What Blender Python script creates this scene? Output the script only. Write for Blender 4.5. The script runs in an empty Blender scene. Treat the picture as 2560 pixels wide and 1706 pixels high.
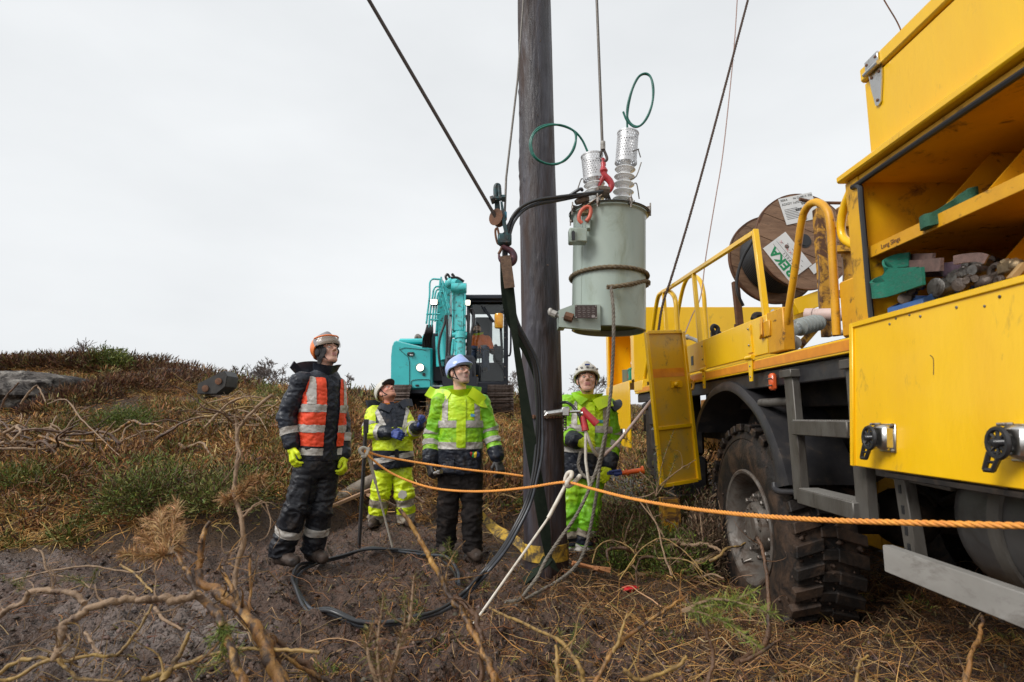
import bpy, math, random
import numpy as np
from mathutils import Vector, Matrix

random.seed(7)
rng = np.random.default_rng(11)
scene = bpy.context.scene
col = scene.collection
pi = math.pi

# ------------------------------------------------------------------ camera, sky, sun, exposure
FPX, CAMZ = 1422.0, 1.2
PITCH = math.atan((1045 - 853) / FPX)
cam_data = bpy.data.cameras.new('camera')
cam_data.sensor_width = 36.0
cam_data.lens = 36.0 * FPX / 2560.0
cam_data.clip_start = 0.05
cam_data.clip_end = 2000.0
cam_data.dof.use_dof = True
cam_data.dof.focus_distance = 4.7
cam_data.dof.aperture_fstop = 3.6
cam = bpy.data.objects.new('camera', cam_data)
col.objects.link(cam)
cam.location = (0, 0, CAMZ)
cam.rotation_euler = (math.radians(90) + PITCH, 0, 0)
scene.camera = cam

SUN_EL, SUN_AZ = math.radians(42), math.radians(-122)   # azimuth from +Y towards +X: high, left and a little behind
world = bpy.data.worlds.new('World')
scene.world = world
world.use_nodes = True
wn, wl = world.node_tree.nodes, world.node_tree.links
wn.clear()
w_out = wn.new('ShaderNodeOutputWorld')
w_bg = wn.new('ShaderNodeBackground')
w_bg.inputs['Strength'].default_value = 0.1
w_sky = wn.new('ShaderNodeTexSky')
w_sky.sky_type = 'NISHITA'
w_sky.sun_disc = False
w_sky.sun_elevation = SUN_EL
w_sky.sun_rotation = SUN_AZ
w_sky.dust_density = 4.0
w_hs = wn.new('ShaderNodeHueSaturation')
w_hs.inputs['Saturation'].default_value = 0.15
wl.new(w_sky.outputs[0], w_hs.inputs['Color'])
w_tc = wn.new('ShaderNodeTexCoord')
w_map = wn.new('ShaderNodeMapping')
w_map.inputs['Scale'].default_value = (1.0, 1.0, 2.6)
wl.new(w_tc.outputs['Generated'], w_map.inputs['Vector'])
w_no = wn.new('ShaderNodeTexNoise')
w_no.inputs['Scale'].default_value = 1.7
w_no.inputs['Detail'].default_value = 5.0
wl.new(w_map.outputs[0], w_no.inputs['Vector'])
w_rp = wn.new('ShaderNodeValToRGB')                      # thin unbroken cloud, slightly uneven
w_rp.color_ramp.elements[0].position = 0.3
w_rp.color_ramp.elements[0].color = (4.4, 4.55, 4.68, 1)
w_rp.color_ramp.elements[1].position = 0.72
w_rp.color_ramp.elements[1].color = (5.2, 5.34, 5.45, 1)
wl.new(w_no.outputs[0], w_rp.inputs[0])
w_mx = wn.new('ShaderNodeMix')
w_mx.data_type = 'RGBA'
w_mx.inputs[0].default_value = 0.93
wl.new(w_hs.outputs[0], w_mx.inputs[6])
wl.new(w_rp.outputs[0], w_mx.inputs[7])
wl.new(w_mx.outputs[2], w_bg.inputs['Color'])
wl.new(w_bg.outputs[0], w_out.inputs['Surface'])

sun_data = bpy.data.lights.new('sun', 'SUN')
sun_data.energy = 1.5
sun_data.angle = math.radians(24)
sun_data.color = (1.0, 0.97, 0.93)
sun = bpy.data.objects.new('sun', sun_data)
col.objects.link(sun)
sun.location = (-6, -3, 12)
sd = Vector((math.sin(SUN_AZ) * math.cos(SUN_EL), math.cos(SUN_AZ) * math.cos(SUN_EL), math.sin(SUN_EL)))
sun.rotation_euler = (-sd).to_track_quat('-Z', 'Y').to_euler()

scene.view_settings.view_transform = 'Standard'
scene.view_settings.look = 'None'
scene.view_settings.gamma = 1.0
scene.view_settings.use_curve_mapping = False
scene.view_settings.exposure = 0.86
scene.render.engine = 'CYCLES'
scene.cycles.use_denoising = True
scene.cycles.max_bounces = 6
scene.cycles.transparent_max_bounces = 8

# ------------------------------------------------------------------ helpers
_cp, _sp = math.cos(PITCH), math.sin(PITCH)


def P(u, v, Y):
    """the place seen at photo pixel (u, v), Y metres ahead of the camera's foot"""
    a, b = (u - 1280) / FPX, (853 - v) / FPX
    d = np.array([a, _cp - b * _sp, _sp + b * _cp])
    return d * (Y / d[1]) + np.array([0, 0, CAMZ])


def PX(u, v, X):
    a, b = (u - 1280) / FPX, (853 - v) / FPX
    d = np.array([a, _cp - b * _sp, _sp + b * _cp])
    return d * (X / d[0]) + np.array([0, 0, CAMZ])


def PL(lst):
    return [P(*q) for q in lst]


def _h(ix, iy, iz, seed):
    n = (ix * 374761393 + iy * 668265263 + iz * 1440662683 + seed * 974634777).astype(np.uint32)
    n = ((n ^ (n >> np.uint32(13))) * np.uint32(1274126177)).astype(np.uint32)
    n = ((n ^ (n >> np.uint32(15))) * np.uint32(2246822519)).astype(np.uint32)
    return ((n ^ (n >> np.uint32(16))) & np.uint32(0xffff)).astype(np.float32) / 65535.0


def vnoise(p, seed=0):
    p = np.asarray(p, dtype=np.float64)
    i = np.floor(p).astype(np.int64)
    f = (p - i).astype(np.float32)
    f = f * f * (3 - 2 * f)
    r = 0
    for dx in (0, 1):
        wx = f[:, 0] if dx else 1 - f[:, 0]
        for dy in (0, 1):
            wy = f[:, 1] if dy else 1 - f[:, 1]
            for dz in (0, 1):
                wz = f[:, 2] if dz else 1 - f[:, 2]
                r = r + wx * wy * wz * _h(i[:, 0] + dx, i[:, 1] + dy, i[:, 2] + dz, seed)
    return r


def fbm(p, octv=4, seed=0, gain=.5):
    p = np.asarray(p, dtype=np.float64)
    if p.shape[1] == 2:
        p = np.concatenate([p, np.zeros((len(p), 1))], 1)
    a, s, t = 1.0, 0, 0
    for k in range(octv):
        s = s + a * vnoise(p * (2.03 ** k) + 17.3 * k, seed + k)
        t += a
        a *= gain
    return s / t


def smooth(a, b, x):
    t = np.clip((x - a) / (b - a), 0, 1)
    return t * t * (3 - 2 * t)


def unit(v):
    v = np.asarray(v, float)
    return v / (np.linalg.norm(v) + 1e-12)


def frame(axis, hint=(0, 0, 1)):
    z = unit(axis)
    h = np.asarray(hint, float)
    if abs(np.dot(unit(h), z)) > .98:
        h = np.array([1.0, 0, 0]) if abs(z[0]) < .9 else np.array([0, 1.0, 0])
    x = unit(np.cross(h, z))
    return x, np.cross(z, x), z


def spline(pts, n=8, closed=False):
    """Catmull-Rom through the points"""
    p = np.asarray(pts, float)
    if len(p) < 3:
        t = np.linspace(0, 1, n + 1)[:, None]
        return p[0] * (1 - t) + p[-1] * t
    if closed:
        q = np.vstack([p[-1], p, p[0], p[1]])
        m = len(p)
    else:
        q = np.vstack([2 * p[0] - p[1], p, 2 * p[-1] - p[-2]])
        m = len(p) - 1
    out = []
    for i in range(m):
        a, b, c, d = q[i:i + 4]
        for t in np.linspace(0, 1, n, endpoint=False):
            out.append(.5 * ((2 * b) + (c - a) * t + (2 * a - 5 * b + 4 * c - d) * t * t + (3 * b - a - 3 * c + d) * t ** 3))
    if not closed:
        out.append(p[-1])
    return np.array(out)


def root(name, loc, label, cat, group=None):
    o = bpy.data.objects.new(name, None)
    o.empty_display_size = .1
    col.objects.link(o)
    o.location = [float(c) for c in loc]
    o['label'] = label
    o['category'] = cat
    if group:
        o['group'] = group
    return o


def base_of(parent):
    while parent is not None and parent.parent is not None:
        parent = parent.parent
    return np.array(parent.location) if parent is not None else np.zeros(3)


class MB:
    """collects shapes in place coordinates, builds ONE mesh object"""
    def __init__(self):
        self.v, self.f, self.n = [], [], 0

    def add(self, v, f):
        v = np.asarray(v, float)
        self.v.append(v)
        o = self.n
        self.f.extend([tuple(int(i) + o for i in q) for q in f])
        self.n += len(v)
        return self

    def box(self, c, s, R=None, b=0.0):
        """box with centre c, full sizes s, axes R (columns), chamfer b"""
        h = np.asarray(s, float) / 2
        b = min(b, .45 * float(min(h)) * 2 * .9)
        R = np.eye(3) if R is None else np.asarray(R, float)
        c = np.asarray(c, float)
        S = [(x, y, z) for x in (-1, 1) for y in (-1, 1) for z in (-1, 1)]
        V, idx = [], {}
        if b <= 0:
            for q in S:
                idx[q] = len(V)
                V.append(h * q)
            F = [[idx[q] for q in S if q[a] == s_] for a in range(3) for s_ in (-1, 1)]
            F = [[f[0], f[1], f[3], f[2]] for f in F]
        else:
            for q in S:
                for a in range(3):
                    p = (h - b) * q
                    p[a] = h[a] * q[a]
                    idx[(q, a)] = len(V)
                    V.append(p)
            F = []
            for a in range(3):
                for s_ in (-1, 1):
                    L = [idx[(q, a)] for q in S if q[a] == s_]
                    F.append([L[0], L[1], L[3], L[2]])
            for a in range(3):
                o1, o2 = [k for k in range(3) if k != a]
                for s1 in (-1, 1):
                    for s2 in (-1, 1):
                        q0, q1 = [0, 0, 0], [0, 0, 0]
                        q0[a], q1[a] = -1, 1
                        q0[o1] = q1[o1] = s1
                        q0[o2] = q1[o2] = s2
                        q0, q1 = tuple(q0), tuple(q1)
                        F.append([idx[(q0, o1)], idx[(q1, o1)], idx[(q1, o2)], idx[(q0, o2)]])
            for q in S:
                F.append([idx[(q, 0)], idx[(q, 1)], idx[(q, 2)]])
        V = np.array(V)
        G = []
        for f in F:
            n = np.cross(V[f[1]] - V[f[0]], V[f[2]] - V[f[0]])
            G.append(f if np.dot(n, V[f].mean(0)) > 0 else f[::-1])
        return self.add(V @ R.T + c, G)

    def bar(self, a, b, w, t, hint=(0, 0, 1), ch=.003):
        """rectangular bar from a to b: w along cross(hint, axis), t along the other"""
        a, b = np.asarray(a, float), np.asarray(b, float)
        x, y, z = frame(b - a, hint)
        return self.box((a + b) / 2, (w, t, np.linalg.norm(b - a)), np.stack([x, y, z], 1), ch)

    def tube(self, pts, r, n=8, closed=False, caps=True, flat=1.0):
        p = np.asarray(pts, float)
        m = len(p)
        r = np.full(m, r) if np.isscalar(r) else np.asarray(r, float)
        t = np.roll(p, -1, 0) - np.roll(p, 1, 0)
        if not closed:
            t[0], t[-1] = p[1] - p[0], p[-1] - p[-2]
        t /= np.linalg.norm(t, axis=1, keepdims=True) + 1e-12
        x, y, _ = frame(t[0])
        an = np.arange(n) * 2 * pi / n
        V = np.zeros((m, n, 3))
        for i in range(m):
            x = unit(x - t[i] * np.dot(x, t[i]))
            y = np.cross(t[i], x)
            V[i] = p[i] + r[i] * (np.cos(an)[:, None] * x + flat * np.sin(an)[:, None] * y)
        F = []
        for i in range(m if closed else m - 1):
            j = (i + 1) % m
            for k in range(n):
                l = (k + 1) % n
                F.append((i * n + k, i * n + l, j * n + l, j * n + k))
        if caps and not closed:
            F.append(tuple(range(n - 1, -1, -1)))
            F.append(tuple((m - 1) * n + k for k in range(n)))
        return self.add(V.reshape(-1, 3), F)

    def lathe(self, prof, o=(0, 0, 0), axis=(0, 0, 1), n=32, cap=True, hint=(0, 0, 1)):
        """profile [(radius, along)]"""
        x, y, z = frame(axis, hint)
        an = np.arange(n) * 2 * pi / n
        ring = np.cos(an)[:, None] * x + np.sin(an)[:, None] * y
        V = np.concatenate([np.asarray(o, float) + rr * ring + hh * z for rr, hh in prof])
        F = []
        for i in range(len(prof) - 1):
            for k in range(n):
                l = (k + 1) % n
                F.append((i * n + k, i * n + l, (i + 1) * n + l, (i + 1) * n + k))
        if cap:
            F.append(tuple(range(n - 1, -1, -1)))
            F.append(tuple((len(prof) - 1) * n + k for k in range(n)))
        return self.add(V, F)

    def sph(self, c, r, n=12, R=None):
        r = np.full(3, r) if np.isscalar(r) else np.asarray(r, float)
        V, F, m = [], [], n // 2
        for i in range(m + 1):
            th = pi * i / m
            for k in range(n):
                ph = 2 * pi * k / n
                V.append((math.sin(th) * math.cos(ph), math.sin(th) * math.sin(ph), math.cos(th)))
        for i in range(m):
            for k in range(n):
                l = (k + 1) % n
                F.append((i * n + k, (i + 1) * n + k, (i + 1) * n + l, i * n + l))
        V = np.array(V) * r
        if R is not None:
            V = V @ np.asarray(R).T
        return self.add(V + np.asarray(c, float), F)

    def prism(self, poly, o, x, y, t):
        """2-D outline in the plane (x, y) at o, thickness t along cross(x, y), both ways"""
        x, y = np.asarray(x, float), np.asarray(y, float)
        z = unit(np.cross(x, y))
        q = np.asarray(poly, float)
        ar = np.sum(q[:, 0] * np.roll(q[:, 1], -1) - np.roll(q[:, 0], -1) * q[:, 1])
        if ar < 0:
            q = q[::-1]
        n = len(q)
        B = np.asarray(o, float) + q[:, :1] * x + q[:, 1:] * y
        V = np.concatenate([B - z * t / 2, B + z * t / 2])
        F = [tuple(range(n - 1, -1, -1)), tuple(range(n, 2 * n))]
        F += [(i, (i + 1) % n, n + (i + 1) % n, n + i) for i in range(n)]
        return self.add(V, F)

    def sweep(self, poly, pts, hint=(0, 0, 1)):
        """closed 2-D section swept along points, section x = cross(hint, dir), y = up"""
        p = np.asarray(pts, float)
        q = np.asarray(poly, float)
        m, n = len(p), len(q)
        V = []
        for i in range(m):
            d = unit(p[min(i + 1, m - 1)] - p[max(i - 1, 0)])
            x, y, _ = frame(d, hint)
            V.append(p[i] + q[:, :1] * x + q[:, 1:] * y)
        F = [(i * n + k, i * n + (k + 1) % n, (i + 1) * n + (k + 1) % n, (i + 1) * n + k) for i in range(m - 1) for k in range(n)]
        F += [tuple(range(n - 1, -1, -1)), tuple((m - 1) * n + k for k in range(n))]
        return self.add(np.concatenate(V), F)

    def build(self, name, material, parent=None, smooth_deg=38, label=None, cat=None, group=None, kind=None, loc=None):
        V = np.concatenate(self.v)
        if parent is not None:
            V = V - base_of(parent)
        elif loc is not None:
            V = V - np.asarray(loc, float)
        me = bpy.data.meshes.new(name)
        me.from_pydata(V.tolist(), [], self.f)
        me.validate()
        return finish(me, name, material, parent, smooth_deg, label, cat, group, kind, loc)


def finish(me, name, material, parent=None, smooth_deg=38, label=None, cat=None, group=None, kind=None, loc=None):
    if smooth_deg:
        me.shade_smooth()
        if smooth_deg < 179:
            me.set_sharp_from_angle(angle=math.radians(smooth_deg))
    for m in (material if isinstance(material, (list, tuple)) else [material]):
        me.materials.append(m)
    o = bpy.data.objects.new(name, me)
    col.objects.link(o)
    if parent is not None:
        o.parent = parent
    elif loc is not None:
        o.location = [float(c) for c in loc]
    for k, val in (('label', label), ('category', cat), ('group', group), ('kind', kind)):
        if val:
            o[k] = val
    return o


def np_mesh(name, V, T, colr=None, smooth=True):
    """fast mesh from arrays: V (n,3), T (m,3|4), optional per-vertex colour"""
    me = bpy.data.meshes.new(name)
    V = np.ascontiguousarray(V, np.float32)
    T = np.ascontiguousarray(T, np.int32)
    m, k = T.shape
    me.vertices.add(len(V))
    me.vertices.foreach_set('co', V.ravel())
    me.loops.add(m * k)
    me.loops.foreach_set('vertex_index', T.ravel())
    me.polygons.add(m)
    me.polygons.foreach_set('loop_start', np.arange(0, m * k, k, dtype=np.int32))
    if colr is not None:
        a = me.color_attributes.new('tint', 'FLOAT_COLOR', 'POINT')
        c = np.ones((len(V), 4), np.float32)
        c[:, :3] = colr
        a.data.foreach_set('color', c.ravel())
    me.update(calc_edges=True)
    me.validate()
    if smooth:
        me.shade_smooth()
    return me


# ------------------------------------------------------------------ materials
def mat(name, c, rough=.6, metal=0.0, c2=None, scale=6.0, lo=.35, hi=.7, bump=0.0, bscale=40.0, stretch=(1, 1, 1),
        dirt=None, dscale=5.0, dlo=.55, dhi=.7, coat=0.0, rvar=0.0, attr=False, emit=0.0, spec=.5, trans=0.0, sss=0.0, bdist=.01):
    m = bpy.data.materials.new(name)
    m.use_nodes = True
    N, L = m.node_tree.nodes, m.node_tree.links
    b = N['Principled BSDF']
    b.inputs['Roughness'].default_value = rough
    b.inputs['Metallic'].default_value = metal
    b.inputs['Specular IOR Level'].default_value = spec
    b.inputs['Coat Weight'].default_value = coat
    b.inputs['Coat Roughness'].default_value = .12
    if trans:
        b.inputs['Transmission Weight'].default_value = trans
    if sss:
        b.inputs['Subsurface Weight'].default_value = sss
        b.inputs['Subsurface Radius'].default_value = (.012, .005, .003)
        b.inputs['Subsurface Scale'].default_value = 1.0
    if emit:
        b.inputs['Emission Color'].default_value = (*c, 1)
        b.inputs['Emission Strength'].default_value = emit
    tc = N.new('ShaderNodeTexCoord')
    mp = N.new('ShaderNodeMapping')
    mp.inputs['Scale'].default_value = stretch
    L.new(tc.outputs['Object'], mp.inputs['Vector'])

    def noise(sc, det=6.0, ro=.6, w=0.0):
        n = N.new('ShaderNodeTexNoise')
        n.inputs['Scale'].default_value = sc
        n.inputs['Detail'].default_value = det
        n.inputs['Roughness'].default_value = ro
        n.inputs['Distortion'].default_value = w
        L.new(mp.outputs[0], n.inputs['Vector'])
        return n.outputs[0]

    def rmp(src, a, z):
        r = N.new('ShaderNodeMapRange')
        r.inputs['From Min'].default_value = a
        r.inputs['From Max'].default_value = z
        L.new(src, r.inputs['Value'])
        return r.outputs[0]

    def mix(f, a, z):
        x = N.new('ShaderNodeMix')
        x.data_type = 'RGBA'
        L.new(f, x.inputs[0])
        for s, q in ((6, a), (7, z)):
            if isinstance(q, tuple):
                x.inputs[s].default_value = (*q, 1)
            else:
                L.new(q, x.inputs[s])
        return x.outputs[2]
    cur = None
    if attr:
        at = N.new('ShaderNodeAttribute')
        at.attribute_name = 'tint'
        cur = at.outputs['Color']
    if c2 is not None:
        f = rmp(noise(scale, w=.3), lo, hi)
        cur = mix(f, cur if cur is not None else tuple(c), tuple(c2))
    if dirt is not None:
        f = rmp(noise(dscale, 8.0, .68, .5), dlo, dhi)
        cur = mix(f, cur if cur is not None else tuple(c), tuple(dirt))
        if rvar:
            q = N.new('ShaderNodeMapRange')
            q.inputs['To Min'].default_value = rough
            q.inputs['To Max'].default_value = min(1, rough + rvar)
            L.new(f, q.inputs['Value'])
            L.new(q.outputs[0], b.inputs['Roughness'])
    if cur is None:
        b.inputs['Base Color'].default_value = (*c, 1)
    else:
        L.new(cur, b.inputs['Base Color'])
    if bump:
        bp = N.new('ShaderNodeBump')
        bp.inputs['Strength'].default_value = bump
        bp.inputs['Distance'].default_value = bdist
        L.new(noise(bscale, 6.0, .62), bp.inputs['Height'])
        L.new(bp.outputs[0], b.inputs['Normal'])
    return m
# ------------------------------------------------------------------ land
def bank_line(x):
    return 5.45 + 1.75 * np.exp(-((x + 1.45) / .75) ** 2) + .7 * smooth(-.9, .1, x) - .25 * smooth(-3, -6, x)


def land(x, y):
    x, y = np.asarray(x, float), np.asarray(y, float)
    w = (fbm(np.stack([x * .7, y * .7], -1).reshape(-1, 2), 3, 5).reshape(x.shape) - .5)
    t = np.maximum(0, y - bank_line(x) - w * .9)
    right = smooth(.6, 2.2, x)
    s = .172 - .02 * smooth(-2, 0, x) - .095 * right
    z = .26 * (1 - right) * smooth(0, .8, t) + s * np.minimum(t, 7) + .04 * np.clip(t - 7, 0, 70)
    z += .95 * np.exp(-((x + 11.6) / 4.6) ** 2 - ((y - 14.8) / 3.0) ** 2)
    pad = np.exp(-(((x + 1.1) / 2.4) ** 4) - ((y - 13.2) / 2.2) ** 4)
    z = z * (1 - pad) + 1.17 * pad
    z += w * .35 * smooth(.2, 2.5, t) * (1 - pad)
    return z


def mudness(x, y):
    w = fbm(np.stack([x * 1.3, y * 1.3], -1).reshape(-1, 2), 3, 9).reshape(np.shape(x)) - .5
    a = smooth(.15, -.25, y - bank_line(x) + w * .9)
    b = 1 - smooth(-.3, .7, x + (y - 4.2) * .25 + w * 1.2)
    near = smooth(3.6, 3.0, y + w * .8)
    return a * np.clip(b + .75 * near, 0, 1)


def relief(x, y, mud):
    p = np.stack([x, y], -1).reshape(-1, 2)
    a = fbm(p * 2.6, 4, 21).reshape(x.shape) - .5
    b = fbm(p * 9.0 + 3.1 * np.stack([a.ravel(), a.ravel()], -1), 4, 31, .58).reshape(x.shape)
    r = 1 - np.abs(2 * b - 1)
    c = fbm(p * 17 + 2.0 * np.stack([b.ravel(), a.ravel()], -1), 3, 37, .6).reshape(x.shape)
    clod = np.clip(np.abs(2 * b - 1) * 1.5, 0, 1) ** .7
    d2 = fbm(p * 5.2 + 8.8, 3, 39, .5).reshape(x.shape)
    return a * .17 + mud * ((np.abs(d2 - .5) * 2) ** .8 - .3) * .08 + mud * ((clod - .5) * .10 + (c - .5) * .05) + (1 - mud) * ((b - .5) * .07 + (c - .5) * .03)


rr = np.concatenate([[.001, .5, 1.0, 1.4], np.geomspace(1.7, 22, 500), np.geomspace(23, 900, 42)])
tt = np.concatenate([np.linspace(-pi, -.95, 14)[:-1], np.linspace(-.95, .95, 350), np.linspace(.95, pi, 14)[1:]])
RR, TT = np.meshgrid(rr, tt, indexing='ij')
gx, gy = RR * np.sin(TT), RR * np.cos(TT)
gm = mudness(gx, gy)
gz = land(gx, gy) + relief(gx, gy, gm) * smooth(40, 15, RR)
nr, nt = RR.shape
ii = (np.arange(nr - 1)[:, None] * nt + np.arange(nt - 1)[None]).ravel()
quads = np.stack([ii, ii + nt, ii + nt + 1, ii + 1], -1)[:, ::-1]
q2 = np.stack([gx, gy], -1).reshape(-1, 2)
n1, n2, n3 = fbm(q2 * 1.1, 4, 41), fbm(q2 * 6, 4, 51), fbm(q2 * 21, 3, 61)
pale = np.clip(smooth(.46, .7, n1) * smooth(.36, .66, n2) * smooth(-.3, -1.6, gx.ravel()) * .8, 0, 1)[:, None]
lump = (n2 * .6 + n3 * .4)[:, None]
mudc = (1 - lump) * np.array([.028, .016, .011]) + lump * np.array([.175, .104, .074])
mudc = mudc * (1 - pale) + pale * np.array([.27, .22, .195])
soil = (1 - lump) * np.array([.036, .019, .010]) + lump * np.array([.12, .066, .03])
mossy = smooth(.56, .68, fbm(q2 * .55 + 9, 3, 71))[:, None] * smooth(5, 7, gy.ravel())[:, None]
soil = soil * (1 - .6 * mossy) + .6 * mossy * np.array([.055, .06, .018])
gc = gm.ravel()[:, None] * mudc + (1 - gm.ravel()[:, None]) * soil
M_land = mat('land', (.1, .07, .05), .5, attr=True, bump=1.0, bscale=46, bdist=.035, spec=.5, c2=(.16, .10, .06), scale=70, lo=.56, hi=.72, dirt=(.022, .013, .009), dscale=42, dlo=.5, dhi=.6, rvar=-.26)
me = np_mesh('ground', np.stack([gx, gy, gz], -1).reshape(-1, 3), quads, gc)
ground = finish(me, 'ground', M_land, kind='structure', smooth_deg=0)
ground['label'] = 'churned peaty mud and heath rising to a rough hillside'


PADS = []


def gz_at(x, y):
    x, y = np.atleast_1d(np.asarray(x, float)), np.atleast_1d(np.asarray(y, float))
    m = mudness(x, y)
    return land(x, y) + relief(x, y, m)


def gpt(x, y, dz=0.0):
    return np.array([x, y, float(gz_at(x, y)[0]) + dz])


# ------------------------------------------------------------------ vegetation built from many small blades
def blades(P0, D, L, W, B, seg=2, c0=None, c1=None, tip=.12):
    """flat curved blades: start P0, direction D, length L, width W, bend vector B; colours base c0 to tip c1"""
    n = len(P0)
    s = np.linspace(0, 1, seg + 1)
    side = np.cross(D, rng.normal(size=(n, 3)))
    side /= np.linalg.norm(side, axis=1, keepdims=True) + 1e-9
    ctr = P0[:, None] + (D[:, None] * s[None, :, None] + B[:, None] * (s ** 2)[None, :, None]) * L[:, None, None]
    wid = (1 - (1 - tip) * s ** 1.5)[None, :, None] * W[:, None, None] * .5 * side[:, None]
    V = np.stack([ctr - wid, ctr + wid], 2).reshape(-1, 3)
    k = 2 * (seg + 1)
    o = (np.arange(n) * k)[:, None, None]
    q = np.array([[2 * i, 2 * i + 1, 2 * i + 3, 2 * i + 2] for i in range(seg)])[None]
    T = (o + q).reshape(-1, 4)
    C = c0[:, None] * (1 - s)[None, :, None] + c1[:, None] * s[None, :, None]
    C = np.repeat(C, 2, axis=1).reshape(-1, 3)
    return V, T, C


def stems(paths, rad, colr):
    """three-sided tubes: paths (n, m, 3), radii (n, m), colours (n, 3)"""
    n, m, _ = paths.shape
    t = np.gradient(paths, axis=1)
    t /= np.linalg.norm(t, axis=2, keepdims=True) + 1e-9
    a = np.cross(t, np.array([.31, .17, .93]))
    a /= np.linalg.norm(a, axis=2, keepdims=True) + 1e-9
    b = np.cross(t, a)
    ring = []
    for k in range(3):
        th = 2 * pi * k / 3
        ring.append(paths + rad[:, :, None] * (math.cos(th) * a + math.sin(th) * b))
    V = np.stack(ring, 2).reshape(-1, 3)
    o = (np.arange(n) * m * 3)[:, None, None, None] + (np.arange(m - 1) * 3)[None, :, None, None]
    q = np.array([[k, (k + 1) % 3, 3 + (k + 1) % 3, 3 + k] for k in range(3)])[None, None]
    T = (o + q).reshape(-1, 4)
    C = np.repeat(colr, m * 3, axis=0)
    return V, T, C


def merge(lst):
    V, T, C, o = [], [], [], 0
    for v, t, c in lst:
        V.append(v); T.append(t + o); C.append(c)
        o += len(v)
    return np.concatenate(V), np.concatenate(T), np.concatenate(C)


def pick(n, pal, jit=.25):
    pal = np.asarray(pal, float)
    c = pal[rng.integers(0, len(pal), n)]
    return np.clip(c * (1 + jit * rng.normal(size=(n, 1))) * (1 + .06 * rng.normal(size=(n, 3))), .004, .9)


TAN = [(.50, .30, .10), (.42, .22, .065), (.56, .38, .16), (.36, .17, .05)]
RUST = [(.25, .115, .036), (.18, .085, .03), (.33, .165, .055)]
HEATH = [(.082, .032, .02), (.11, .045, .022), (.055, .028, .015), (.15, .068, .03)]
OLIVE = [(.14, .135, .03), (.10, .105, .024), (.20, .17, .05)]
GORSE = [(.075, .115, .016), (.10, .14, .02), (.05, .075, .014), (.15, .165, .025)]
TWIG = [(.19, .105, .05), (.27, .165, .08), (.12, .065, .035), (.33, .22, .12)]


def tussocks(c, nper, lmin, lmax, wid, pal, droop=.75, spread=.06, up=.55, tipc=1.25):
    """grass tussocks at points c (n,3)"""
    n = len(c) * nper
    k = np.repeat(np.arange(len(c)), nper)
    an = rng.uniform(0, 2 * pi, n)
    r = np.abs(rng.normal(size=n)) * spread
    P0 = c[k] + np.stack([r * np.cos(an), r * np.sin(an), np.zeros(n)], -1)
    el = rng.uniform(up * .5, 1.3, n)
    an2 = an + rng.normal(size=n) * .7 + (rng.uniform(0, 6.3, len(c)))[k] * .5
    D = np.stack([np.cos(an2) * np.cos(el), np.sin(an2) * np.cos(el), np.sin(el)], -1)
    L = rng.uniform(lmin, lmax, n)
    Bn = np.stack([np.cos(an2) * .5, np.sin(an2) * .5, -droop * rng.uniform(.5, 1.5, n)], -1) + .15 * rng.normal(size=(n, 3))
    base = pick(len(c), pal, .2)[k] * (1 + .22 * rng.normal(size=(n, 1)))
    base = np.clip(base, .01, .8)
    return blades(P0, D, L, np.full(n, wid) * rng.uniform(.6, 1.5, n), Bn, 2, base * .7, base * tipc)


def bush(c, R, H, n, pal, blen, bw, up=.3, core=.35):
    n, blen, bw = int(n * 1.5), blen * .78, bw * 1.1
    """dense small-leaved clump: dome of radius R and height H at c, n sprigs"""
    d = rng.normal(size=(n, 3))
    d[:, 2] = np.abs(d[:, 2])
    d /= np.linalg.norm(d, axis=1, keepdims=True)
    lump = 1 + .28 * (vnoise(d * 2.6 + np.asarray(c)[None] * 3, 3) - .5) * 2 + .2 * (vnoise(d * 6 + 5, 4) - .5) * 2
    rad = (core + (1 - core) * rng.uniform(0, 1, n) ** .5) * lump
    P0 = np.asarray(c) + d * rad[:, None] * np.array([R, R, H])
    D = d + np.array([0, 0, up]) + .45 * rng.normal(size=(n, 3))
    D /= np.linalg.norm(D, axis=1, keepdims=True)
    L = blen * rng.uniform(.5, 1.4, n)
    cc = pick(n, pal, .3)
    patch = .75 + .5 * vnoise(P0 * (1.2 / max(R, .1)) + 7, 8)[:, None]
    cc = np.clip(cc * patch, .005, .8)
    return blades(P0, D, L, bw * rng.uniform(.6, 1.5, n), .25 * rng.normal(size=(n, 3)), 1, cc * .8, cc * 1.15, .35)


M_veg = mat('dead_stems', (.3, .2, .1), .75, attr=True, spec=.25)
M_leaf = mat('small_leaves', (.1, .1, .04), .6, attr=True, spec=.3)


def scatter(n, rmin, rmax, ok, th=.86, pw=1.0):
    """points with density falling with distance, kept where ok(x, y) passes"""
    r = rmin * (rmax / rmin) ** rng.uniform(0, 1, n)
    a = rng.uniform(-th, th, n)
    x, y = r * np.sin(a), r * np.cos(a)
    k = ok(x, y) > rng.uniform(0, 1, n)
    x, y = x[k], y[k]
    return np.stack([x, y, gz_at(x, y)], -1)


def hillside(x, y):
    return smooth(-.05, .5, y - bank_line(x)) * (1 - smooth(.4, 1.0, x) * smooth(14, 9, y))


def excav_pad(x, y):
    return (1 - np.exp(-(((x + 1.1) / 2.0) ** 4) - ((y - 13.2) / 1.9) ** 4)) * (1 - np.exp(-((x + 6.6) / .6) ** 4 - ((y - 12.5) / .9) ** 4))


def patchy(seed, sc, a, b):
    return lambda x, y: smooth(a, b, fbm(np.stack([x, y], -1) * sc, 3, seed))


def stuff(name, lst, material, label):
    V, T, C = merge(lst)
    o = finish(np_mesh(name, V, T, C), name, material, smooth_deg=0, kind='stuff')
    o['label'] = label
    return o


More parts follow.
